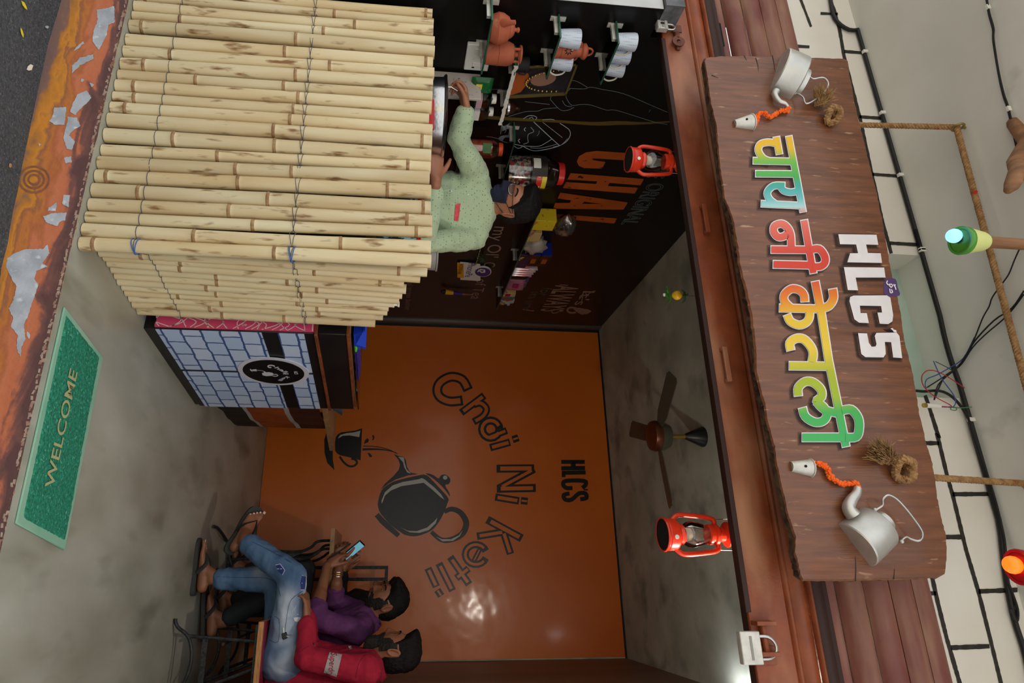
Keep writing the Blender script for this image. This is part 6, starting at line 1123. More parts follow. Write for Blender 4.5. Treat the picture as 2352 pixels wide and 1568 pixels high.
def head_shell(M_, region, thick, s_=1, jit=0, inner=True):
    mb = MB(); idx = {}; inn = {}
    def add(j, i):
        i %= HP
        if (j, i) not in idx:
            t = -pi/2+pi*j/HT; p = 2*pi*i/HP; pp = p if p <= pi else p-2*pi; q = headpt(t, p); th = thick(q, t, pp); idx[(j, i)] = len(mb.v)
            d_ = headpt(t, p, th); mb.v.append(M_ @ ((d_+V((0, 0, 0)))*s_+V((0, 0, jit*noise.noise(q*90)))))
        return idx[(j, i)]
    def addi(j, i):
        i %= HP
        if (j, i) not in inn:
            t = -pi/2+pi*j/HT; inn[(j, i)] = len(mb.v); mb.v.append(M_ @ (headpt(t, 2*pi*i/HP, -.004)*s_))
        return inn[(j, i)]
    keep = set()
    for j in range(1, HT):
        for i in range(HP):
            t = -pi/2+pi*(j+.5)/HT; p = 2*pi*(i+.5)/HP; pp = p if p <= pi else p-2*pi
            if region(headpt(t, p), t, pp): keep.add((j, i))
    for j, i in keep:
        a, b, c, d = (j, i), (j, i+1), (j+1, i+1), (j+1, i); mb.f.append((add(*a), add(*b), add(*c), add(*d)))
        for nb, e0, e1 in (((j-1, i), b, a), ((j+1, i), d, c), ((j, (i+1) % HP), c, b), ((j, (i-1) % HP), a, d)):
            if nb not in keep and 0 < j < HT-1: mb.f.append((add(*e0), add(*e1), addi(*e1), addi(*e0)))
    return mb
def ears(mb, M_, s_=1):
    for sg_ in (-1, 1):
        c = V((-.012, sg_*.074, -.008)); R_ = M_ @ Matrix.Scale(s_, 4) @ Matrix.Translation(c) @ Matrix.Rotation(sg_*.45, 4, 'Z') @ Matrix.Rotation(-.2, 4, 'Y')
        pts = [R_ @ V((.017*cos(a_)*(1 if cos(a_) < 0 else .7), sg_*.008, .03*sin(a_)+(.004 if sin(a_) > 0 else 0))) for a_ in [pi*2*i/18 for i in range(18)]]
        mb.tube(pts, .0052*s_, 6, closed=True); mb.ball(R_ @ V((0, -sg_*.001, .002)), .022*s_, 10, (.55, .22, 1.15)); mb.ball(R_ @ V((.002, sg_*.003, -.028)), .008*s_, 8, (.8, .6, 1))
def cap(mb, a, b, ra, rb, n=14, side=None, ka=1.0):
    a, b = V(a), V(b); m_ = 5; pts = [a.lerp(b, i/m_) for i in range(m_+1)]; r = [ra+(rb-ra)*i/m_ for i in range(m_+1)]
    mb.tube(pts, r, n, side=side, rb=[q*ka for q in r], round_=True); return mb
def limb(mb, pts, rs, bulge=0):
    for i in range(len(pts)-1): cap(mb, pts[i], pts[i+1], rs[i], rs[i+1])
    return mb
def hand(mb, W_, d, n_, s_, curl, thumb=(.6, .5), k=1.0, spread=.12):
    W_, d = V(W_), V(d).normalized(); n_ = V(n_); n_ = (n_-d*n_.dot(d)).normalized(); s_ = V(s_); s_ = (s_-d*s_.dot(d)-n_*s_.dot(n_)).normalized()
    tips = []
    mb.tube([W_-d*.02*k, W_+d*.015*k, W_+d*.05*k, W_+d*.088*k], [.024*k, .029*k, .038*k, .038*k], 14, side=s_, rb=[.02*k, .018*k, .0165*k, .0125*k], round_=True)
    for i, (o_, L_) in enumerate(((.029, .074), (.010, .082), (-.010, .076), (-.028, .06))):
        b_ = W_+d*(.078-.004*abs(i-1))*k+s_*o_*k; dd = (d+s_*(o_/.03)*spread).normalized(); p = [b_-dd*.02*k, b_+dd*.008*k]; a_ = 0; cur = b_+dd*.008*k; c_ = curl[i] if hasattr(curl, '__len__') else curl
        for f_, w_ in ((.45, .75), (.3, 1.0), (.25, .8)):
            a_ += c_*w_; v_ = dd*cos(a_)+n_*sin(a_); cur = cur+v_*L_*f_*k; p.append(cur)
        mb.tube(p, [.0098*k, .0098*k, .0088*k, .008*k, .0068*k], 10, round_=True); tips.append(p[-1])
    tb = W_+d*.022*k+s_*.022*k+n_*.006*k; to, tc_ = thumb; v0 = (d*.62+s_*to+n_*.25).normalized(); v1 = (v0+n_*tc_*.6+d*.35).normalized(); v2 = (v1+n_*tc_*.5+d*.2-s_*tc_*.3).normalized()
    p = [tb-v0*.01*k, tb+v0*.036*k, tb+v0*.036*k+v1*.03*k, tb+v0*.036*k+v1*.03*k+v2*.024*k]; mb.tube(p, [.016*k, .0125*k, .0105*k, .0078*k], 10, round_=True); tips.append(p[-1]); return tips
def foot(mb, A, toe, up=(0, 0, 1), big=1, k=1.0):
    A = V(A); f = V(toe).normalized(); u = V(up); u = (u-f*u.dot(f)).normalized(); l = u.cross(f)*big   # big toe lies towards l
    h0 = A-u*.062*k; hl = h0-f*.045*k
    mb.tube([hl+u*.012*k, h0+f*.02*k+u*.016*k, h0+f*.085*k+u*.006*k, h0+f*.14*k], [.026*k, .031*k, .042*k, .042*k], 14, side=l, rb=[.028*k, .034*k, .026*k, .014*k], round_=True)
    cap(mb, A+u*.02*k, h0+f*.05*k+u*.012*k, .034*k, .03*k); tips = []
    for i, (o_, L_, r_) in enumerate(((.03, .05, .0125), (.011, .046, .009), (-.004, .04, .0085), (-.018, .034, .0082), (-.031, .026, .008))):
        b_ = h0+f*(.14-.007*i)*k+l*o_*k; e_ = b_+f*L_*k+u*.002*k; mb.tube([b_-f*.02*k, b_+f*L_*.4*k+u*.006*k, e_], [r_*k, r_*.95*k, r_*.85*k], 9, round_=True); tips.append((e_, u, f, r_*k))
    return dict(h0=h0, f=f, u=u, l=l, tips=tips, k=k)
def sandal(ft, parent, nm='sandal'):
    h0, f, u, l, k = ft['h0'], ft['f'], ft['u'], ft['l'], ft['k']; b0 = h0-u*.018*k
    lp = [(-.085, 0), (-.078, .025), (-.05, .034), (.02, .032), (.09, .046), (.15, .052), (.19, .04), (.208, .012), (.2, -.02), (.17, -.042), (.1, -.046), (.02, -.034), (-.05, -.034), (-.078, -.024)]
    mb = MB().prism([b0+f*a*k+l*b_*k for a, b_ in cm(lp, 3, True)], -u*.02*k); s_ = build(mb, 'sandal', 'sandal_sole', parent, bevel=.003); ORG[s_.name] = ORG[parent.name]
    tp = b0+f*.135*k+l*.016*k; mb = MB()
    for sg_ in (1, -1):
        pts = cm([tp+u*.01*k, tp+u*.03*k-f*.012*k+l*.004*sg_*k, h0+f*.075*k+l*(sg_*.036)*k+u*.028*k, b0+f*.03*k+l*(sg_*.04)*k+u*.002*k], 5); mb.tube(pts, [.0035]*len(pts), 8, side=l, rb=[.011]*len(pts))
    build(mb, 'strap', 'sandal_strap', s_); return s_
def decal(bvh, name, m_, parent, pxs, off=.002, stroke=None, closed=False):
    def mp(x, y):
        d = ray(x, y).normalized(); h = bvh.ray_cast(CAM, d); return (h[0]-d*off) if h[0] is not None else None
    mb = MB()
    def dense(poly):
        out = []
        for i, a in enumerate(poly):
            b_ = poly[(i+1) % len(poly)]; k_ = max(1, int(sqrt((a[0]-b_[0])**2+(a[1]-b_[1])**2)/4)); out += [(a[0]+(b_[0]-a[0])*j/k_, a[1]+(b_[1]-a[1])*j/k_) for j in range(k_)]
        return out
    if stroke:
        for p in pxs:
            for q in stroke2([V(a) for a in p], stroke):
                w_ = [mp(v.x, v.y) for v in q]
                if all(x_ is not None for x_ in w_): mb.add(w_, [(0, 1, 2, 3)])
    else:
        for p in pxs:
            w_ = [mp(*q) for q in dense(p)]; w_ = [x_ for x_ in w_ if x_ is not None]
            if len(w_) > 3:
                dn = dense(p); cx, cy = sum(q[0] for q in p)/len(p), sum(q[1] for q in p)/len(p); rg = []
                for k_ in (1, .8, .6, .4, .2):
                    rr = [mp(cx+(q[0]-cx)*k_, cy+(q[1]-cy)*k_) for q in dn]; rg.append([x_ if x_ is not None else w_[0] for x_ in rr])
                o0 = len(mb.v); n_ = len(dn)
                for rr in rg: mb.v += rr
                mb.v.append(mp(cx, cy) or w_[0])
                for k_ in range(4): mb.f += [(o0+k_*n_+i, o0+k_*n_+(i+1) % n_, o0+(k_+1)*n_+(i+1) % n_, o0+(k_+1)*n_+i) for i in range(n_)]
                mb.f += [(o0+4*n_+i, o0+4*n_+(i+1) % n_, o0+5*n_) for i in range(n_)]
    return build(mb, name, m_, parent, smooth=False)
def decal_text(bvh, s, a, b, capv, m_, parent, name):          # a -> b baseline in pixels, capv = pixel vector of the cap height
    tm = text_mesh(s, (0, 0, 0), (1, 0, 0), (0, 1, 0), 1, 1); mb = MB(); a = V(a); bx = V(b)-a; cv = V(capv)
    for v in tm.v:
        p = a+bx*v.x+cv*v.y; d = ray(p.x, p.y).normalized(); h = bvh.ray_cast(CAM, d); mb.v.append((h[0]-d*.007) if h[0] is not None else AY(p.x, p.y, 3.7))
    mb.f = tm.f; return build(mb, name, m_, parent, smooth=False)
def wrinkle(a1, f1, a2=.0, f2=60, st=(1, 1, 1)):
    def f(p):
        q = V((p.x*f1*st[0], p.y*f1*st[1], p.z*f1*st[2])); w_ = V((noise.noise(q*.5), noise.noise(q*.5+V((7, 3, 1))), 0))*.8
        return a1*noise.noise(q)+a2*2.2*(.35-abs(noise.noise(p*f2*.55+w_)))+a2*.5*noise.noise(p*f2*1.6)
    return f
def face(M_, root, skinm, hs=1, brow=True, eyes=True, down=0):
    if eyes:
        for sg_ in (-1, 1):
            build(MB().ball(M_ @ V((.0685, sg_*.031, .007)), .0122, 12), 'eye', 'eye_white', root); build(MB().ball(M_ @ V((.0775, sg_*.0315, .006-down)), .0052, 10), 'iris', 'eye_dark', root)
            build(MB().tube([M_ @ V(p) for p in cm([(.079, sg_*.018, .010), (.0835, sg_*.03, .0165), (.074, sg_*.047, .0095)], 4)], .0034, 6), 'eyelid', skinm, root)
    if brow:
        for sg_ in (-1, 1):
            pts = [M_ @ (headpt(atan2(z, .1), 0)*0+V((x, sg_*y, z))) for x, y, z in ((.0945, .014, .028), (.092, .028, .034), (.0815, .045, .03), (.073, .054, .022))]; build(MB().tube(cm(pts, 3), [.0025, .0036, .0042, .004, .004, .0038, .0034, .003, .0026, .0015], 6), 'eyebrow', 'hair_black', root)
def facing_pts(J): return J
# .......... shared builder: J holds the joints
def make_person(label, J, skinm, head, shirt, trouser, hands, feet, shirt_cut=(1, 1), loc=None, hs=1.0, belly=1.0, sh_r=(.058, .05, .041), tr_r=(.088, .068, .052), arms_bare=None):
    sd_ = (J['shL']-J['shR']).normalized(); nk = J['neck']; M_ = rotm(*head)
    hc = V(head[0]); b = MB()
    b.tube([J['pelvis'], J['waist'], J['chest'], nk-(nk-J['chest'])*.12], [.13, .12, .14, .1], 16, side=sd_, rb=[.09, .085, .09, .07], round_=True)
    cap(b, nk-(M_ @ V((0, 0, 0))-nk)*.2, M_ @ V((-.018, 0, -.06)), .054, .052); cap(b, nk, nk.lerp(M_ @ V((-.03, 0, -.07)), .5), .06, .055)
    ht = head_mesh(M_, hs); b.v_off = 0
    o0 = len(b.v); b.v += ht.v; b.f += [tuple(i+o0 for i in f) for f in ht.f]; ears(b, M_, hs)
    tips = {}
    for s_ in 'LR':
        sh_, el, wr_ = J['sh'+s_], J['el'+s_], J['wr'+s_]; limb(b, [sh_, el, wr_], [.046, .039, .026]); cap(b, nk, sh_, .05, .045)
        cap(b, el, el.lerp(wr_, .45), .041, .039); tips[s_] = hand(b, wr_, *hands[s_])
        if 'hip'+s_ in J: limb(b, [J['hip'+s_], J['kn'+s_], J['an'+s_]], [.07, .05, .034])
    fts = {s_: foot(b, J['an'+s_], *feet[s_]) for s_ in feet}
    rm = remesh(b, .0052, 4); org = V(loc) if loc is not None else V((J['pelvis'].x, J['pelvis'].y, 0)); root = build(rm, 'person', skinm, org=org, ang=3); tag(root, label, 'person')
    # shirt
    s = MB(); s.tube([J['pelvis']-(J['waist']-J['pelvis'])*.25, J['pelvis'], J['waist'], J['chest'], nk-(nk-J['chest'])*.1], [.165, .17, .158*belly, .172, .11], 18, side=sd_, rb=[.12, .125, .118*belly, .118, .085], round_=True)
    for s_, ct_ in zip('LR', shirt_cut):
        sh_, el, wr_ = J['sh'+s_], J['el'+s_], J['wr'+s_]; cap(s, nk-(nk-J['chest'])*.1, sh_, .072, sh_r[0]+.008); cap(s, J['chest'], sh_, .105, sh_r[0]); cap(s, sh_, el, sh_r[0]+.004, sh_r[1])
        e_ = el.lerp(wr_, ct_); cap(s, el, e_, sh_r[1], sh_r[1]+(sh_r[2]-sh_r[1])*ct_)
    srm = remesh(s, .0072, 3, wrinkle(.011, 8, .0052, 24, (1, 1, .55))); sob = build(srm, 'shirt', shirt, root, ang=3)
    up_n = (hc-nk).normalized(); cpt = []
    for i in range(26):
        a_ = 2*pi*i/26; fw_ = M_.to_3x3() @ V((1, 0, 0)); fw_ = (fw_-up_n*fw_.dot(up_n)).normalized(); l_ = up_n.cross(fw_); cpt.append(nk+up_n*(.022-.02*max(0, cos(a_)))+fw_*(.072*cos(a_)-.006)+l_*.07*sin(a_))
    build(MB().tube(cpt[1:], [.006]*25, 8, side=up_n, rb=[.006]*25) if False else MB().rings([[p-up_n*.022+(p-nk).normalized()*.012, p+up_n*.016+(p-nk).normalized()*.002, p+up_n*.014-(p-nk).normalized()*.008, p-up_n*.024-(p-nk).normalized()*.004] for p in cpt[1:]]), 'collar', shirt, root, ang=1.2)
    tbv = None; tob = None
    if trouser:
        t_ = MB(); cap(t_, J['hipL'], J['hipR'], .118, .118); cap(t_, J['pelvis'], J['waist'], .14, .12, side=sd_, ka=.8)
        for s_ in 'LR': limb(t_, [J['hip'+s_], J['kn'+s_], J['kn'+s_].lerp(J['an'+s_], .86)], list(tr_r)); cap(t_, J['hip'+s_], J['hip'+s_].lerp(J['kn'+s_], .5), tr_r[0]+.008, tr_r[0]-.006)
        trm = remesh(t_, .0075, 3, wrinkle(.006, 11, .0036, 26)); tob = build(trm, 'trousers', trouser, root, ang=3); tbv = BVHTree.FromPolygons(trm.v, trm.f)
    for s_, ft in fts.items(): sandal(ft, root)
    return dict(root=root, M=M_, tips=tips, feet=fts, shirt=sob, sb=BVHTree.FromPolygons(srm.v, srm.f), tb=tbv, trousers=tob, body=BVHTree.FromPolygons(rm.v, rm.f))
def short_hair(M_, root, quiff=.03, side=.006, front=.062, back=-.075, hs=1, top=.016):
    def hl(p):
        a = abs(p)
        return front-.012*sm(.5, .9, a) if a < .9 else (front-.012+(.012-front+.012)*sm(.9, 1.35, a)*1.0-.03*sm(1.1, 1.5, a) if a < 1.5 else (-.03+(back+.03)*sm(1.7, 2.4, a)))
    reg = lambda q, t, p: q.z > hl(p) and not (abs(p) > 1.35 and abs(p) < 1.95 and q.z < .022)
    def th(q, t, p):
        e_ = max(0, q.z-hl(p)); k_ = min(1, e_/.018); return k_*(side+top*sm(.02, .1, q.z)+quiff*G(q.x, .075, .035)*sm(.05, .085, q.z))+.0035*noise.noise(q*70)+.001
    build(head_shell(M_, reg, th, hs), 'hair', 'hair_black', root, ang=3)
def beard(M_, root, th0=.006, chin=.0, hs=1, mous=True):
    def reg(q, t, p):
        a = abs(p)
        if a > 1.75 or q.z < -.117: return False
        if a > 1.3: return -.075 < q.z < .012 and a < 1.62
        top = -.047 if abs(q.y) < .03 else -.04-.02*G(abs(q.y), .045, .012)
        if q.x > .05 and abs(q.y) < .021 and -.083 < q.z < -.0585: return False
        return q.z < top+.035*sm(.7, 1.3, a)
    def th(q, t, p): return th0*(.5+.5*sm(-.04, -.07, q.z))+chin*sm(-.07, -.11, q.z)*sm(1.5, .6, abs(p))+.003*noise.noise(q*110)
    build(head_shell(M_, reg, th, hs), 'beard', 'beard_black', root, ang=3)
# ---------- the tea seller behind the screen
Y0 = 2.8
J = dict(shR=AY(1092, 402, 2.7), shL=AY(1090, 545, 2.86), neck=AY(1112, 474, 2.81))
J['elR'] = AY(1052, 316, 2.47); J['wrR'] = AY(1070, 252, 2.36); J['elL'] = AY(972, 560, 2.68); J['wrL'] = AY(1001, 412, 2.42)
c = (J['shR']+J['shL'])/2; J['chest'] = c+V((0, .01, -.12)); J['waist'] = c+V((.0, .03, -.36)); J['pelvis'] = c+V((.0, .04, -.5))
for s_, k_ in (('L', 1), ('R', -1)): J['hip'+s_] = J['pelvis']+V((k_*.085, k_*.05, -.06)); J['kn'+s_] = J['hip'+s_]+V((0, -.01, -.4)); J['an'+s_] = V((J['hip'+s_].x, J['hip'+s_].y+.02, .101))
hcen = AY(1176, 466, 2.76)
P0_ = make_person('man in green dotted shirt and navy face mask working at the tea counter', J, 'skin_light', (hcen, (-.42, -.89, -.17), (.28, .05, 1)), 'shirt_green', 'trousers_dark',
  {'R': ((-.30, -.10, -.06), (.25, -.25, -.9), (-.1, -.95, .2), (.8, .95, 1.0, 1.05), (.3, .6)), 'L': ((-.55, -.35, -.04), (-.2, .9, -.4), (0, .25, 1), (.7, .8, .9, .9), (.95, .1), 1.05)}, {'L': ((-.2, -1, 0), (0, 0, 1), -1), 'R': ((-.4, -1, 0), (0, 0, 1), 1)}, shirt_cut=(.78, .86))
r_, M_ = P0_['root'], P0_['M']
short_hair(M_, r_, quiff=.022, side=.012, front=.058, back=-.085, top=.016)
build(head_shell(M_, lambda q, t, p: abs(p) < 1.12 and q.z < -.006-.012*sm(.3, 1.1, abs(p)) and q.z > -.1175+.035*sm(.5, 1.12, abs(p)), lambda q, t, p: .007+.004*G(q.y, 0, .03)*sm(-.04, -.06, q.z)), 'face_mask', 'mask_navy', r_, ang=3)
for sg_ in (-1, 1):
    for z0_, z1_ in ((-.018, .008), (-.07, -.03)): build(MB().tube([M_ @ V(p) for p in ((.045, sg_*.069, z0_), (.02, sg_*.079, z0_*.5+z1_*.5), (-.01, sg_*.083, z1_))], .0016, 6), 'mask_strap', 'lantern_black', r_)
face(M_, r_, 'skin_light')
fr_ = build(MB().tube([M_ @ V((.112, -.007, .011)), M_ @ V((.114, 0, .013)), M_ @ V((.112, .007, .011))], .0014, 6), 'spectacles', 'spectacle_frame', r_); ORG[fr_.name] = ORG[r_.name]
for sg_ in (-1, 1):
    lp = [(.112-.012*((abs(y)-.007)/.05)**2*2.2, sg_*y, z) for y, z in cm([(.008, .012), (.012, .0165), (.034, .019), (.054, .016), (.058, .007), (.05, -.006), (.032, -.010), (.014, -.007), (.008, .002)], 3, True)]
    pw_ = [M_ @ V(p) for p in lp]; build(MB().tube(pw_, .0013, 6, closed=True), 'rim', 'spectacle_frame', fr_); build(MB().poly([pw_]), 'lens', 'spectacle_lens', fr_, smooth=False)
    build(MB().tube([M_ @ V((.088, sg_*.058, .013)), M_ @ V((.04, sg_*.078, .014)), M_ @ V((-.02, sg_*.082, .012))], .0015, 6), 'temple_arm', 'lantern_black' if sg_ > 0 else 'spectacle_frame', fr_)
decal(P0_['sb'], 'pocket_tab', mat('tab_red', (206, 60, 70), (216, 90, 96), rough=.6, scale=60), r_, [[(1043, 507), (1046, 470), (1058, 467), (1053, 508)]], .004)
decal(P0_['sb'], 'pocket_seam', 'shirt_green', r_, [[(1010, 455), (1040, 462), (1060, 468)], [(1010, 440), (1060, 430), (1100, 455)]], .0035, stroke=1.2)
for p_ in ((1037, 438), (1075, 446)):
    d = ray(*p_).normalized(); h = P0_['sb'].ray_cast(CAM, d)
    if h[0]: build(MB().ball(h[0]-d*.003, .006, 8, (1, .5, 1)), 'button', 'clip_white', r_)
tp = P0_['tips']['R']; q = tp[1]; t = thing('cooking_knife', 'thin steel utensil held in the fingers of the tea seller', 'utensil', q)
build(MB().tube([q+V((.02, 0, .03)), q, q+V((.015, -.01, -.06)), V((q.x+.05, q.y-.02, q.z-.13))], [.004, .005, .004, .003], 8), 'shaft', 'steel', t)
hh_ = J['wrR']+(V((-.3, -.1, -.06)).normalized())*.1; build(MB().tube([hh_+V((.002*cos(a_), .0128*cos(a_), .0128*sin(a_)-.004)) for a_ in [2*pi*i/14 for i in range(14)]], .0018, 6, closed=True), 'finger_ring', 'brass', r_)
build(MB().tube([J['wrR']+(J['elR']-J['wrR'])*.08+V((.012*cos(a_), .03*cos(a_)*.6, .031*sin(a_))) for a_ in [2*pi*i/18 for i in range(18)]], .0035, 6, closed=True), 'wrist_thread', 'enamel_red', r_)
# ---------- bench along the right wall, desk and iron chair
bn = thing('iron_bench', 'bench with red topped wooden seat on dark iron legs along right wall', 'bench', (.4, 4.15, 0))
build(MB().box(.2, .6, 3.585, 4.82, .415, .441), 'seat_board', 'plank_edge', bn, bevel=.002); build(MB().box(.2005, .5995, 3.5855, 4.8195, .4412, .4445), 'seat_top', 'laminate_red', bn); build(MB().box(.215, .585, 3.6, 4.8, .402, .4145), 'seat_frame', 'dark_iron', bn)
def iron(pts, r=.0085, k=4, name='frame_bar', par=None): build(MB().tube(cm(pts, k) if len(pts) > 2 else pts, r, 8), name, 'dark_iron', par or bn)
for yy in (3.63, 4.2, 4.76):
    iron([(.185, yy, .012), (.2, yy, .014), (.225, yy, .03), (.27, yy, .085), (.36, yy, .11), (.46, yy, .09), (.53, yy, .03), (.565, yy, .012)], name='foot_arch'); iron([(.262, yy, .08), (.29, yy, .402)], .008, name='leg'); iron([(.54, yy, .03), (.41, yy, .402)], .008, name='leg')
    build(MB().obox((.39, yy, .165), (.125, 0, 0), (0, .003, 0), (0, 0, .013)), 'flat_bar', 'dark_iron', bn)
iron([(.3, 3.63, .25), (.3, 4.76, .25)], .007, name='stretcher')
ds = thing('iron_desk', 'narrow desk with pale wooden top on curved iron legs before seated men', 'desk', (-.12, 4.9, 0)); D0 = AY(768, 1212, 4.5); D1 = AY(763, 1357, 4.5); dz = (D0.z+D1.z)/2
build(MB().prism([(D0.x, 4.5, dz-.028), (D1.x-.02, 4.5, dz-.028), (D1.x-.02, 5.3, dz-.028), (D0.x, 5.3, dz-.028)], (0, 0, .028)), 'desk_top', 'table_wood', ds, bevel=.002)
for yy in (4.6, 5.2):
    o_ = yy-4.6
    for px_ in ([(525, 1262), (600, 1264), (650, 1266), (690, 1266), (715, 1256), (730, 1243), (764, 1241)], [(525, 1285), (600, 1282), (660, 1283), (700, 1283), (725, 1272), (740, 1261), (764, 1260)]): iron([AY(*p, 4.6)+V((0, o_, 0)) for p in px_], .009, name='leg', par=ds)
    A_ = AY(690, 1266, 4.6)+V((0, o_, 0)); build(MB().prism([A_+V((0, 0, .03)), A_+V((0, 0, -.1)), A_+V((.06, 0, -.1))], (0, .004, 0)), 'gusset', 'dark_iron', ds)
iron([AZ(490, 1209, .012), AZ(500, 1212, .02), AY(515, 1232, 4.35), AY(522, 1245, 4.6), AY(526, 1275, 4.6), (AY(528, 1300, 4.6).x, 4.6, .05)], .009, name='foot_bar', par=ds)
pB = AY(522, 1250, 4.6); iron([(pB.x, 4.6, .08), (pB.x, 5.2, .08)], .008, name='stretcher', par=ds); iron([(pB.x+.005, 4.6, .2), (pB.x+.06, 4.6, .33)], .006, name='brace', par=ds)
ch = thing('iron_chair', 'black iron framed chair with tall back bars behind the desk', 'chair', (.12, 5.45, 0))
Pa = AY(800, 1303, 5.345); Pb = AY(800, 1330, 5.345); zt_ = AY(888, 1303, 5.345).z
for xx in (Pa.x, Pb.x): build(MB().box(xx-.012, xx+.012, 5.335, 5.355, .0, zt_), 'back_post', 'dark_iron', ch)
build(MB().box(Pa.x-.012, Pb.x+.25, 5.333, 5.357, zt_-.012, zt_+.012), 'top_rail', 'dark_iron', ch); build(MB().box(Pa.x, Pb.x+.25, 5.337, 5.353, .42, .445), 'lower_rail', 'dark_iron', ch); build(MB().box(Pb.x+.23, Pb.x+.254, 5.335, 5.355, 0, zt_), 'back_post', 'dark_iron', ch)
build(MB().box(Pa.x-.005, Pb.x+.24, 5.36, 5.6, .43, .455), 'seat', 'laminate_red', ch, bevel=.003)
for xx in (Pa.x, Pb.x+.22): build(MB().box(xx, xx+.02, 5.57, 5.59, 0, .43), 'leg', 'dark_iron', ch)
# ---------- man in red
def fade_attr(o, segs):
    me = o.data; at_ = me.attributes.new('fade', 'FLOAT', 'POINT'); o0 = o.matrix_world.translation; oo = ORG[o.name]; vals = []
    for v in me.vertices:
        p = v.co+oo; f = 0
        for a, b_, r in segs: f = max(f, G((p-a.lerp(b_, max(0, min(1, (p-a).dot(b_-a)/(b_-a).length_squared)))).length, 0, r))
        vals.append(f)
    at_.data.foreach_set('value', vals)
m = MATS['jeans_blue']; N, L, b = nodes(m); src = b.inputs['Base Color'].links[0].from_socket; an = N.new('ShaderNodeAttribute'); an.attribute_name = 'fade'; mx = N.new('ShaderNodeMix'); mx.data_type = 'RGBA'; nz = N.new('ShaderNodeTexNoise'); nz.inputs['Scale'].default_value = 12; mu = N.new('ShaderNodeMath'); mu.operation = 'MULTIPLY'; L.new(an.outputs['Fac'], mu.inputs[0]); mu2 = N.new('ShaderNodeMath'); mu2.operation = 'ADD'; mu2.inputs[1].default_value = .35; L.new(nz.outputs[0], mu2.inputs[0]); L.new(mu2.outputs[0], mu.inputs[1]); L.new(mu.outputs[0], mx.inputs[0]); L.new(src, mx.inputs[6]); mx.inputs[7].default_value = rgb((188, 200, 214)); L.new(mx.outputs[2], b.inputs['Base Color'])
J = dict(pelvis=AY(672, 1552, 3.82), waist=AY(730, 1556, 3.82), chest=AY(800, 1546, 3.8), neck=AY(858, 1528, 3.79), shL=AY(838, 1540, 3.62), shR=AY(832, 1520, 3.98), elL=AY(700, 1512, 3.56), wrL=AY(704, 1424, 3.66), elR=AY(712, 1490, 3.98), wrR=AY(706, 1405, 3.9))
J['hipL'] = AY(652, 1512, 3.72); J['hipR'] = AY(648, 1520, 3.92); J['knL'] = AY(672, 1322, 3.7); J['anL'] = AY(560, 1240, 3.8); J['knR'] = AY(640, 1330, 3.94); J['anR'] = AY(478, 1328, 3.9); J['anR'].z = .101
P1_ = make_person('bearded man in crimson shirt and ripped blue jeans sitting nearest on bench', J, 'skin', (AY(905, 1497, 3.78), (-.95, .28, -.02), (.12, 0, 1)), 'shirt_red', 'jeans_blue',
  {'L': ((-.9, .1, -.05), (0, .2, -1), (-.25, .9, 0), .55, (.4, .5)), 'R': ((-.85, -.3, -.05), (0, -.2, -1), (-.25, -.9, 0), .5, (.5, .3))}, {'L': ((-.8, .25, .42), (.25, -.85, .5), -1), 'R': ((-1, .02, -.02), (0, 0, 1), 1)}, shirt_cut=(.86, .86), tr_r=(.092, .072, .056), sh_r=(.064, .056, .042))
r_, M_ = P1_['root'], P1_['M']; ORG['jeans'] = ORG[P1_['trousers'].name]; P1_['trousers'].name = 'jeans'
fade_attr(P1_['trousers'], [(J['hipL'].lerp(J['knL'], .25)+V((0, -.08, .01)), J['hipL'].lerp(J['knL'], .72)+V((0, -.08, -.01)), .05), (J['hipL']+V((.02, -.1, 0)), J['hipL'].lerp(J['knL'], .1)+V((0, -.1, .05)), .05), (J['knL'].lerp(J['hipL'], .1)+V((0, 0, .07)), J['knL'].lerp(J['hipL'], .5)+V((0, -.02, .085)), .035), (J['knR'].lerp(J['anR'], .1)+V((-.06, -.02, 0)), J['knR'].lerp(J['anR'], .25)+V((-.05, -.03, 0)), .05)])
short_hair(M_, r_, quiff=.034, side=.004, front=.062, back=-.085, top=.022); beard(M_, r_, .008, .034); face(M_, r_, 'skin')
k4 = crop(400, 1100, 3.35); tb_ = P1_['tb']
decal(tb_, 'denim_rip', 'jeans_rip', r_, [k4([(785, 665), (815, 655), (850, 700), (835, 735), (800, 710)]), k4([(985, 745), (1015, 750), (1005, 845), (978, 850), (972, 800)]), k4([(990, 665), (1015, 660), (1020, 700), (1000, 700)])], .003)
decal(tb_, 'frayed_thread', 'jeans_thread', r_, [k4(l) for l in ([(780, 660), (815, 652), (852, 700), (832, 738)], [(790, 690), (830, 690)], [(985, 740), (1018, 745), (1008, 850), (975, 852)], [(980, 800), (1012, 795)], [(985, 655), (1020, 665), (1022, 705)], [(990, 640), (985, 620)], [(910, 1020), (935, 975), (925, 1025)], [(920, 1075), (975, 1070)], [(925, 1085), (965, 1095)], [(960, 910), (972, 920)], [(945, 1040), (955, 1042)])], .0045, stroke=1.4)
decal(tb_, 'white_fray', 'jeans_thread', r_, [k4([(918, 1065), (970, 1060), (975, 1085), (945, 1100), (925, 1090)])], .0045)
decal(tb_, 'seam', 'jeans_seam', r_, [k4(cm(l, 3)) for l in ([(725, 1060), (805, 1075), (800, 1250), (730, 1235)], [(990, 860), (900, 930), (870, 1040), (850, 1200)], [(270, 750), (480, 755), (700, 760), (780, 800), (820, 900)], [(600, 480), (760, 560), (900, 640)])], .0035, stroke=.8)
dt = ray(*k4([(850, 1205)])[0]).normalized(); h = tb_.ray_cast(CAM, dt)
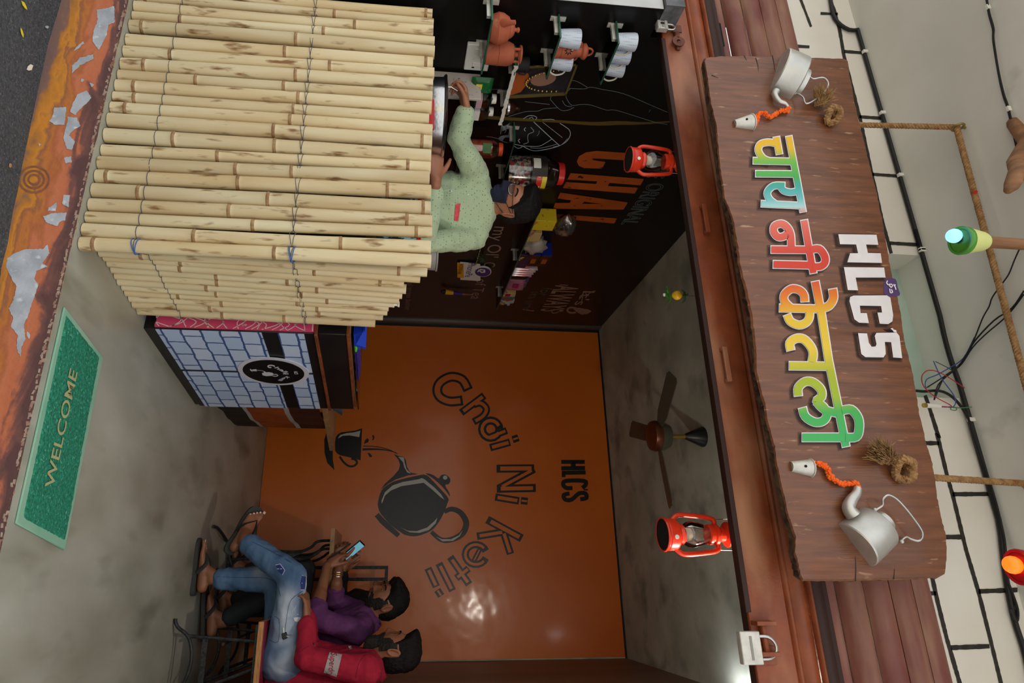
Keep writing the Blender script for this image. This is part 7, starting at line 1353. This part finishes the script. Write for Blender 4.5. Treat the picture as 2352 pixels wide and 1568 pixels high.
if h[0]:
    q = h[0]-dt*.006; t = thing('key', 'black headed vehicle key with ring hanging on the ripped jeans', 'key', q); build(MB().obox(q, (.014, 0, .004), (0, .003, 0), (-.004, 0, .012)), 'key_head', 'phone_black', t, bevel=.003); build(MB().obox(q+V((-.022, 0, -.006+.0)), (.014, 0, .003), (0, .0012, 0), (-.0008, 0, .003)), 'key_blade', 'steel', t); build(MB().tube([q+V((.0+.012*sin(a_)*.4, -.002, .022+.012*cos(a_))) for a_ in [2*pi*i/14 for i in range(14)]], .0011, 5, closed=True), 'key_ring', 'steel', t)
sbv = P1_['sb']; decal(sbv, 'sleeve_band', mat('band_grey', (168, 160, 160), rough=.7), r_, [k4([(1195, 1330), (1292, 1348), (1250, 1522), (1150, 1490)])], .0035)
decal(sbv, 'band_stripe', 'shirt_red', r_, [k4(l) for l in ([(1207, 1338), (1162, 1490)], [(1216, 1338), (1172, 1494)], [(1272, 1348), (1228, 1510)], [(1282, 1350), (1240, 1514)])], .0045, stroke=1)
a_, b_ = k4([(1208, 1332), (1182, 1512)]); decal_text(sbv, 'Superdry', a_, b_, (14.5, 3), 'shirt_red', r_, 'band_lettering')
decal(sbv, 'chest_print', 'logo_pale', r_, [k4([(1340, 1285), (1362, 1280), (1370, 1305), (1350, 1310)])], .004); mat('red_seam', (110, 14, 38), rough=.8)
for l in ([(960, 1330), (1080, 1260), (1200, 1230), (1340, 1270)], [(1480, 1330), (1420, 1420), (1400, 1530)], [(1240, 1285), (1310, 1270), (1320, 1310)]): decal(sbv, 'seam', 'red_seam', r_, [k4(cm(l, 3))], .0035, stroke=1)
for p_ in k4([(1070, 1268), (1135, 1225), (1265, 1260)]):
    d = ray(*p_).normalized(); h = sbv.ray_cast(CAM, d)
    if h[0]: build(MB().ball(h[0]-d*.002, .0055, 8, (1, .6, 1)), 'button', 'lantern_black', r_)
for s_ in 'LR':
    for e_, u_, f_, rr in P1_['feet'][s_]['tips']: build(MB().obox(e_+u_*rr*.75+f_*.001, f_*rr*.55, u_*.0012, u_.cross(f_)*rr*.6), 'toenail', 'nail', r_, bevel=.001)
# ---------- man in purple
J = dict(pelvis=AY(668, 1492, 4.3), waist=AY(728, 1484, 4.28), chest=AY(790, 1450, 4.24), neck=AY(845, 1420, 4.22), shL=AY(822, 1452, 4.05), shR=AY(815, 1402, 4.42), elL=AY(722, 1420, 3.98), wrL=AY(752, 1300, 4.16), elR=AY(768, 1378, 4.4), wrR=AY(778, 1290, 4.3))
J['hipL'] = AY(650, 1478, 4.2); J['hipR'] = AY(650, 1474, 4.42); J['knL'] = AY(655, 1350, 4.14); J['knR'] = AY(652, 1330, 4.44); J['anL'] = AY(508, 1428, 4.12); J['anR'] = AY(505, 1385, 4.4); J['anL'].z = max(J['anL'].z, .112); J['anR'].z = max(J['anR'].z, .112)
P2_ = make_person('man in purple shirt with rolled sleeves looking down at a black phone', J, 'skin', (AY(887, 1383, 4.2), (-.93, -.16, -.42), (-.2, 0, 1)), 'shirt_purple', 'trousers_dark',
  {'L': ((-.55, .32, .42), (.1, .75, .5), (-.3, -.1, .8), (.5, .6, .6, .7), (.5, .4)), 'R': ((-.92, -.1, .05), (.1, -.85, .35), (.2, .35, .9), (.75, .85, .9, .95), (.8, .1))}, {'L': ((-1, .1, -.12), (-.1, 0, 1), -1), 'R': ((-1, .1, -.1), (-.1, 0, 1), 1)}, shirt_cut=(.2, .22), sh_r=(.06, .056, .05))
r_, M_ = P2_['root'], P2_['M']; short_hair(M_, r_, quiff=.03, side=.004, front=.058, back=-.085, top=.02); beard(M_, r_, .003, .001); face(M_, r_, 'skin', down=.003)
build(MB().ball(M_ @ V((-.004, .083, -.034)), .003, 8), 'ear_stud', 'steel', r_)
for s_ in 'LR':
    el, wr_ = J['el'+s_], J['wr'+s_]; q = el.lerp(wr_, .2); d = (wr_-el).normalized(); build(MB().tube([q-d*.022, q-d*.02, q+d*.02, q+d*.022], [.05, .0575, .056, .048], 18), 'rolled_cuff', 'shirt_purple', r_)
d = (J['wrR']-J['elR']).normalized(); u_ = d.orthogonal().normalized(); w2 = d.cross(u_)
for k_, m_ in ((-.05, 'steel'), (-.064, 'brass'), (-.078, 'steel')):
    q = J['wrR']+d*k_; build(MB().tube([q+(u_*cos(a_)+w2*sin(a_))*.033 for a_ in [2*pi*i/22 for i in range(22)]], .0028, 6, closed=True), 'bangle', m_, r_)
def phone(label, c, ax, nrm, m_screen, w_=.036, h_=.078):
    ax = V(ax).normalized(); nrm = V(nrm); nrm = (nrm-ax*nrm.dot(ax)).normalized(); s_ = ax.cross(nrm); t = thing('mobile_phone', label, 'phone', c); build(MB().obox(c, s_*w_, nrm*.0045, ax*h_), 'phone_body', 'phone_black', t, bevel=.003); build(MB().obox(V(c)+nrm*.005, s_*(w_-.004), nrm*.0005, ax*(h_-.008)), 'screen', m_screen, t); return t
phone('black mobile phone held in both hands of the man in purple', AY(779, 1266, 4.2), (-.5, -.1, .75), (.75, .05, .6), 'phone_black')
# ---------- third man behind
J = {k_: v_+V((-.06, .5, -.01)) for k_, v_ in J.items()}
J['elL'] = AY(770, 1385, 4.66); J['wrL'] = AY(790, 1300, 4.62); J['elR'] = AY(770, 1400, 4.95); J['wrR'] = AY(792, 1310, 4.86); J['knL'] = AY(700, 1305, 4.68); J['knR'] = AY(695, 1300, 4.95); J['anL'] = AY(545, 1310, 4.7); J['anR'] = AY(548, 1300, 4.95); J['anL'].z = J['anR'].z = .101
P3_ = make_person('man in black shirt almost hidden behind the man in purple', J, 'skin', (AY(884, 1372, 4.7), (-.93, .0, -.4), (-.2, 0, 1)), 'shirt_black', 'trousers_olive',
  {'L': ((-.8, .1, .3), (.2, .5, .6), (0, -.3, .9), (.6, .7, .8, .9), (.6, .3)), 'R': ((-.8, -.1, .3), (.2, -.5, .6), (0, -.3, .9), .7, (.6, .3))}, {'L': ((-1, 0, 0), (0, 0, 1), -1), 'R': ((-1, 0, 0), (0, 0, 1), 1)}, shirt_cut=(.75, .75), sh_r=(.056, .05, .042))
r_, M_ = P3_['root'], P3_['M']; short_hair(M_, r_, quiff=.02, side=.006, front=.058, back=-.085, top=.014); face(M_, r_, 'skin')
phone('mobile phone with bright blue screen held by man behind', AY(811, 1264, 4.58), (-.62, -.12, .75), (.6, -.55, .45), 'phone_screen')
build(MB().tube([J['wrL']+(J['elL']-J['wrL']).normalized()*.03+V((.012*cos(a_), .03*cos(a_), .031*sin(a_))) for a_ in [2*pi*i/18 for i in range(18)]], .004, 6, closed=True), 'wrist_watch', 'brass', r_)
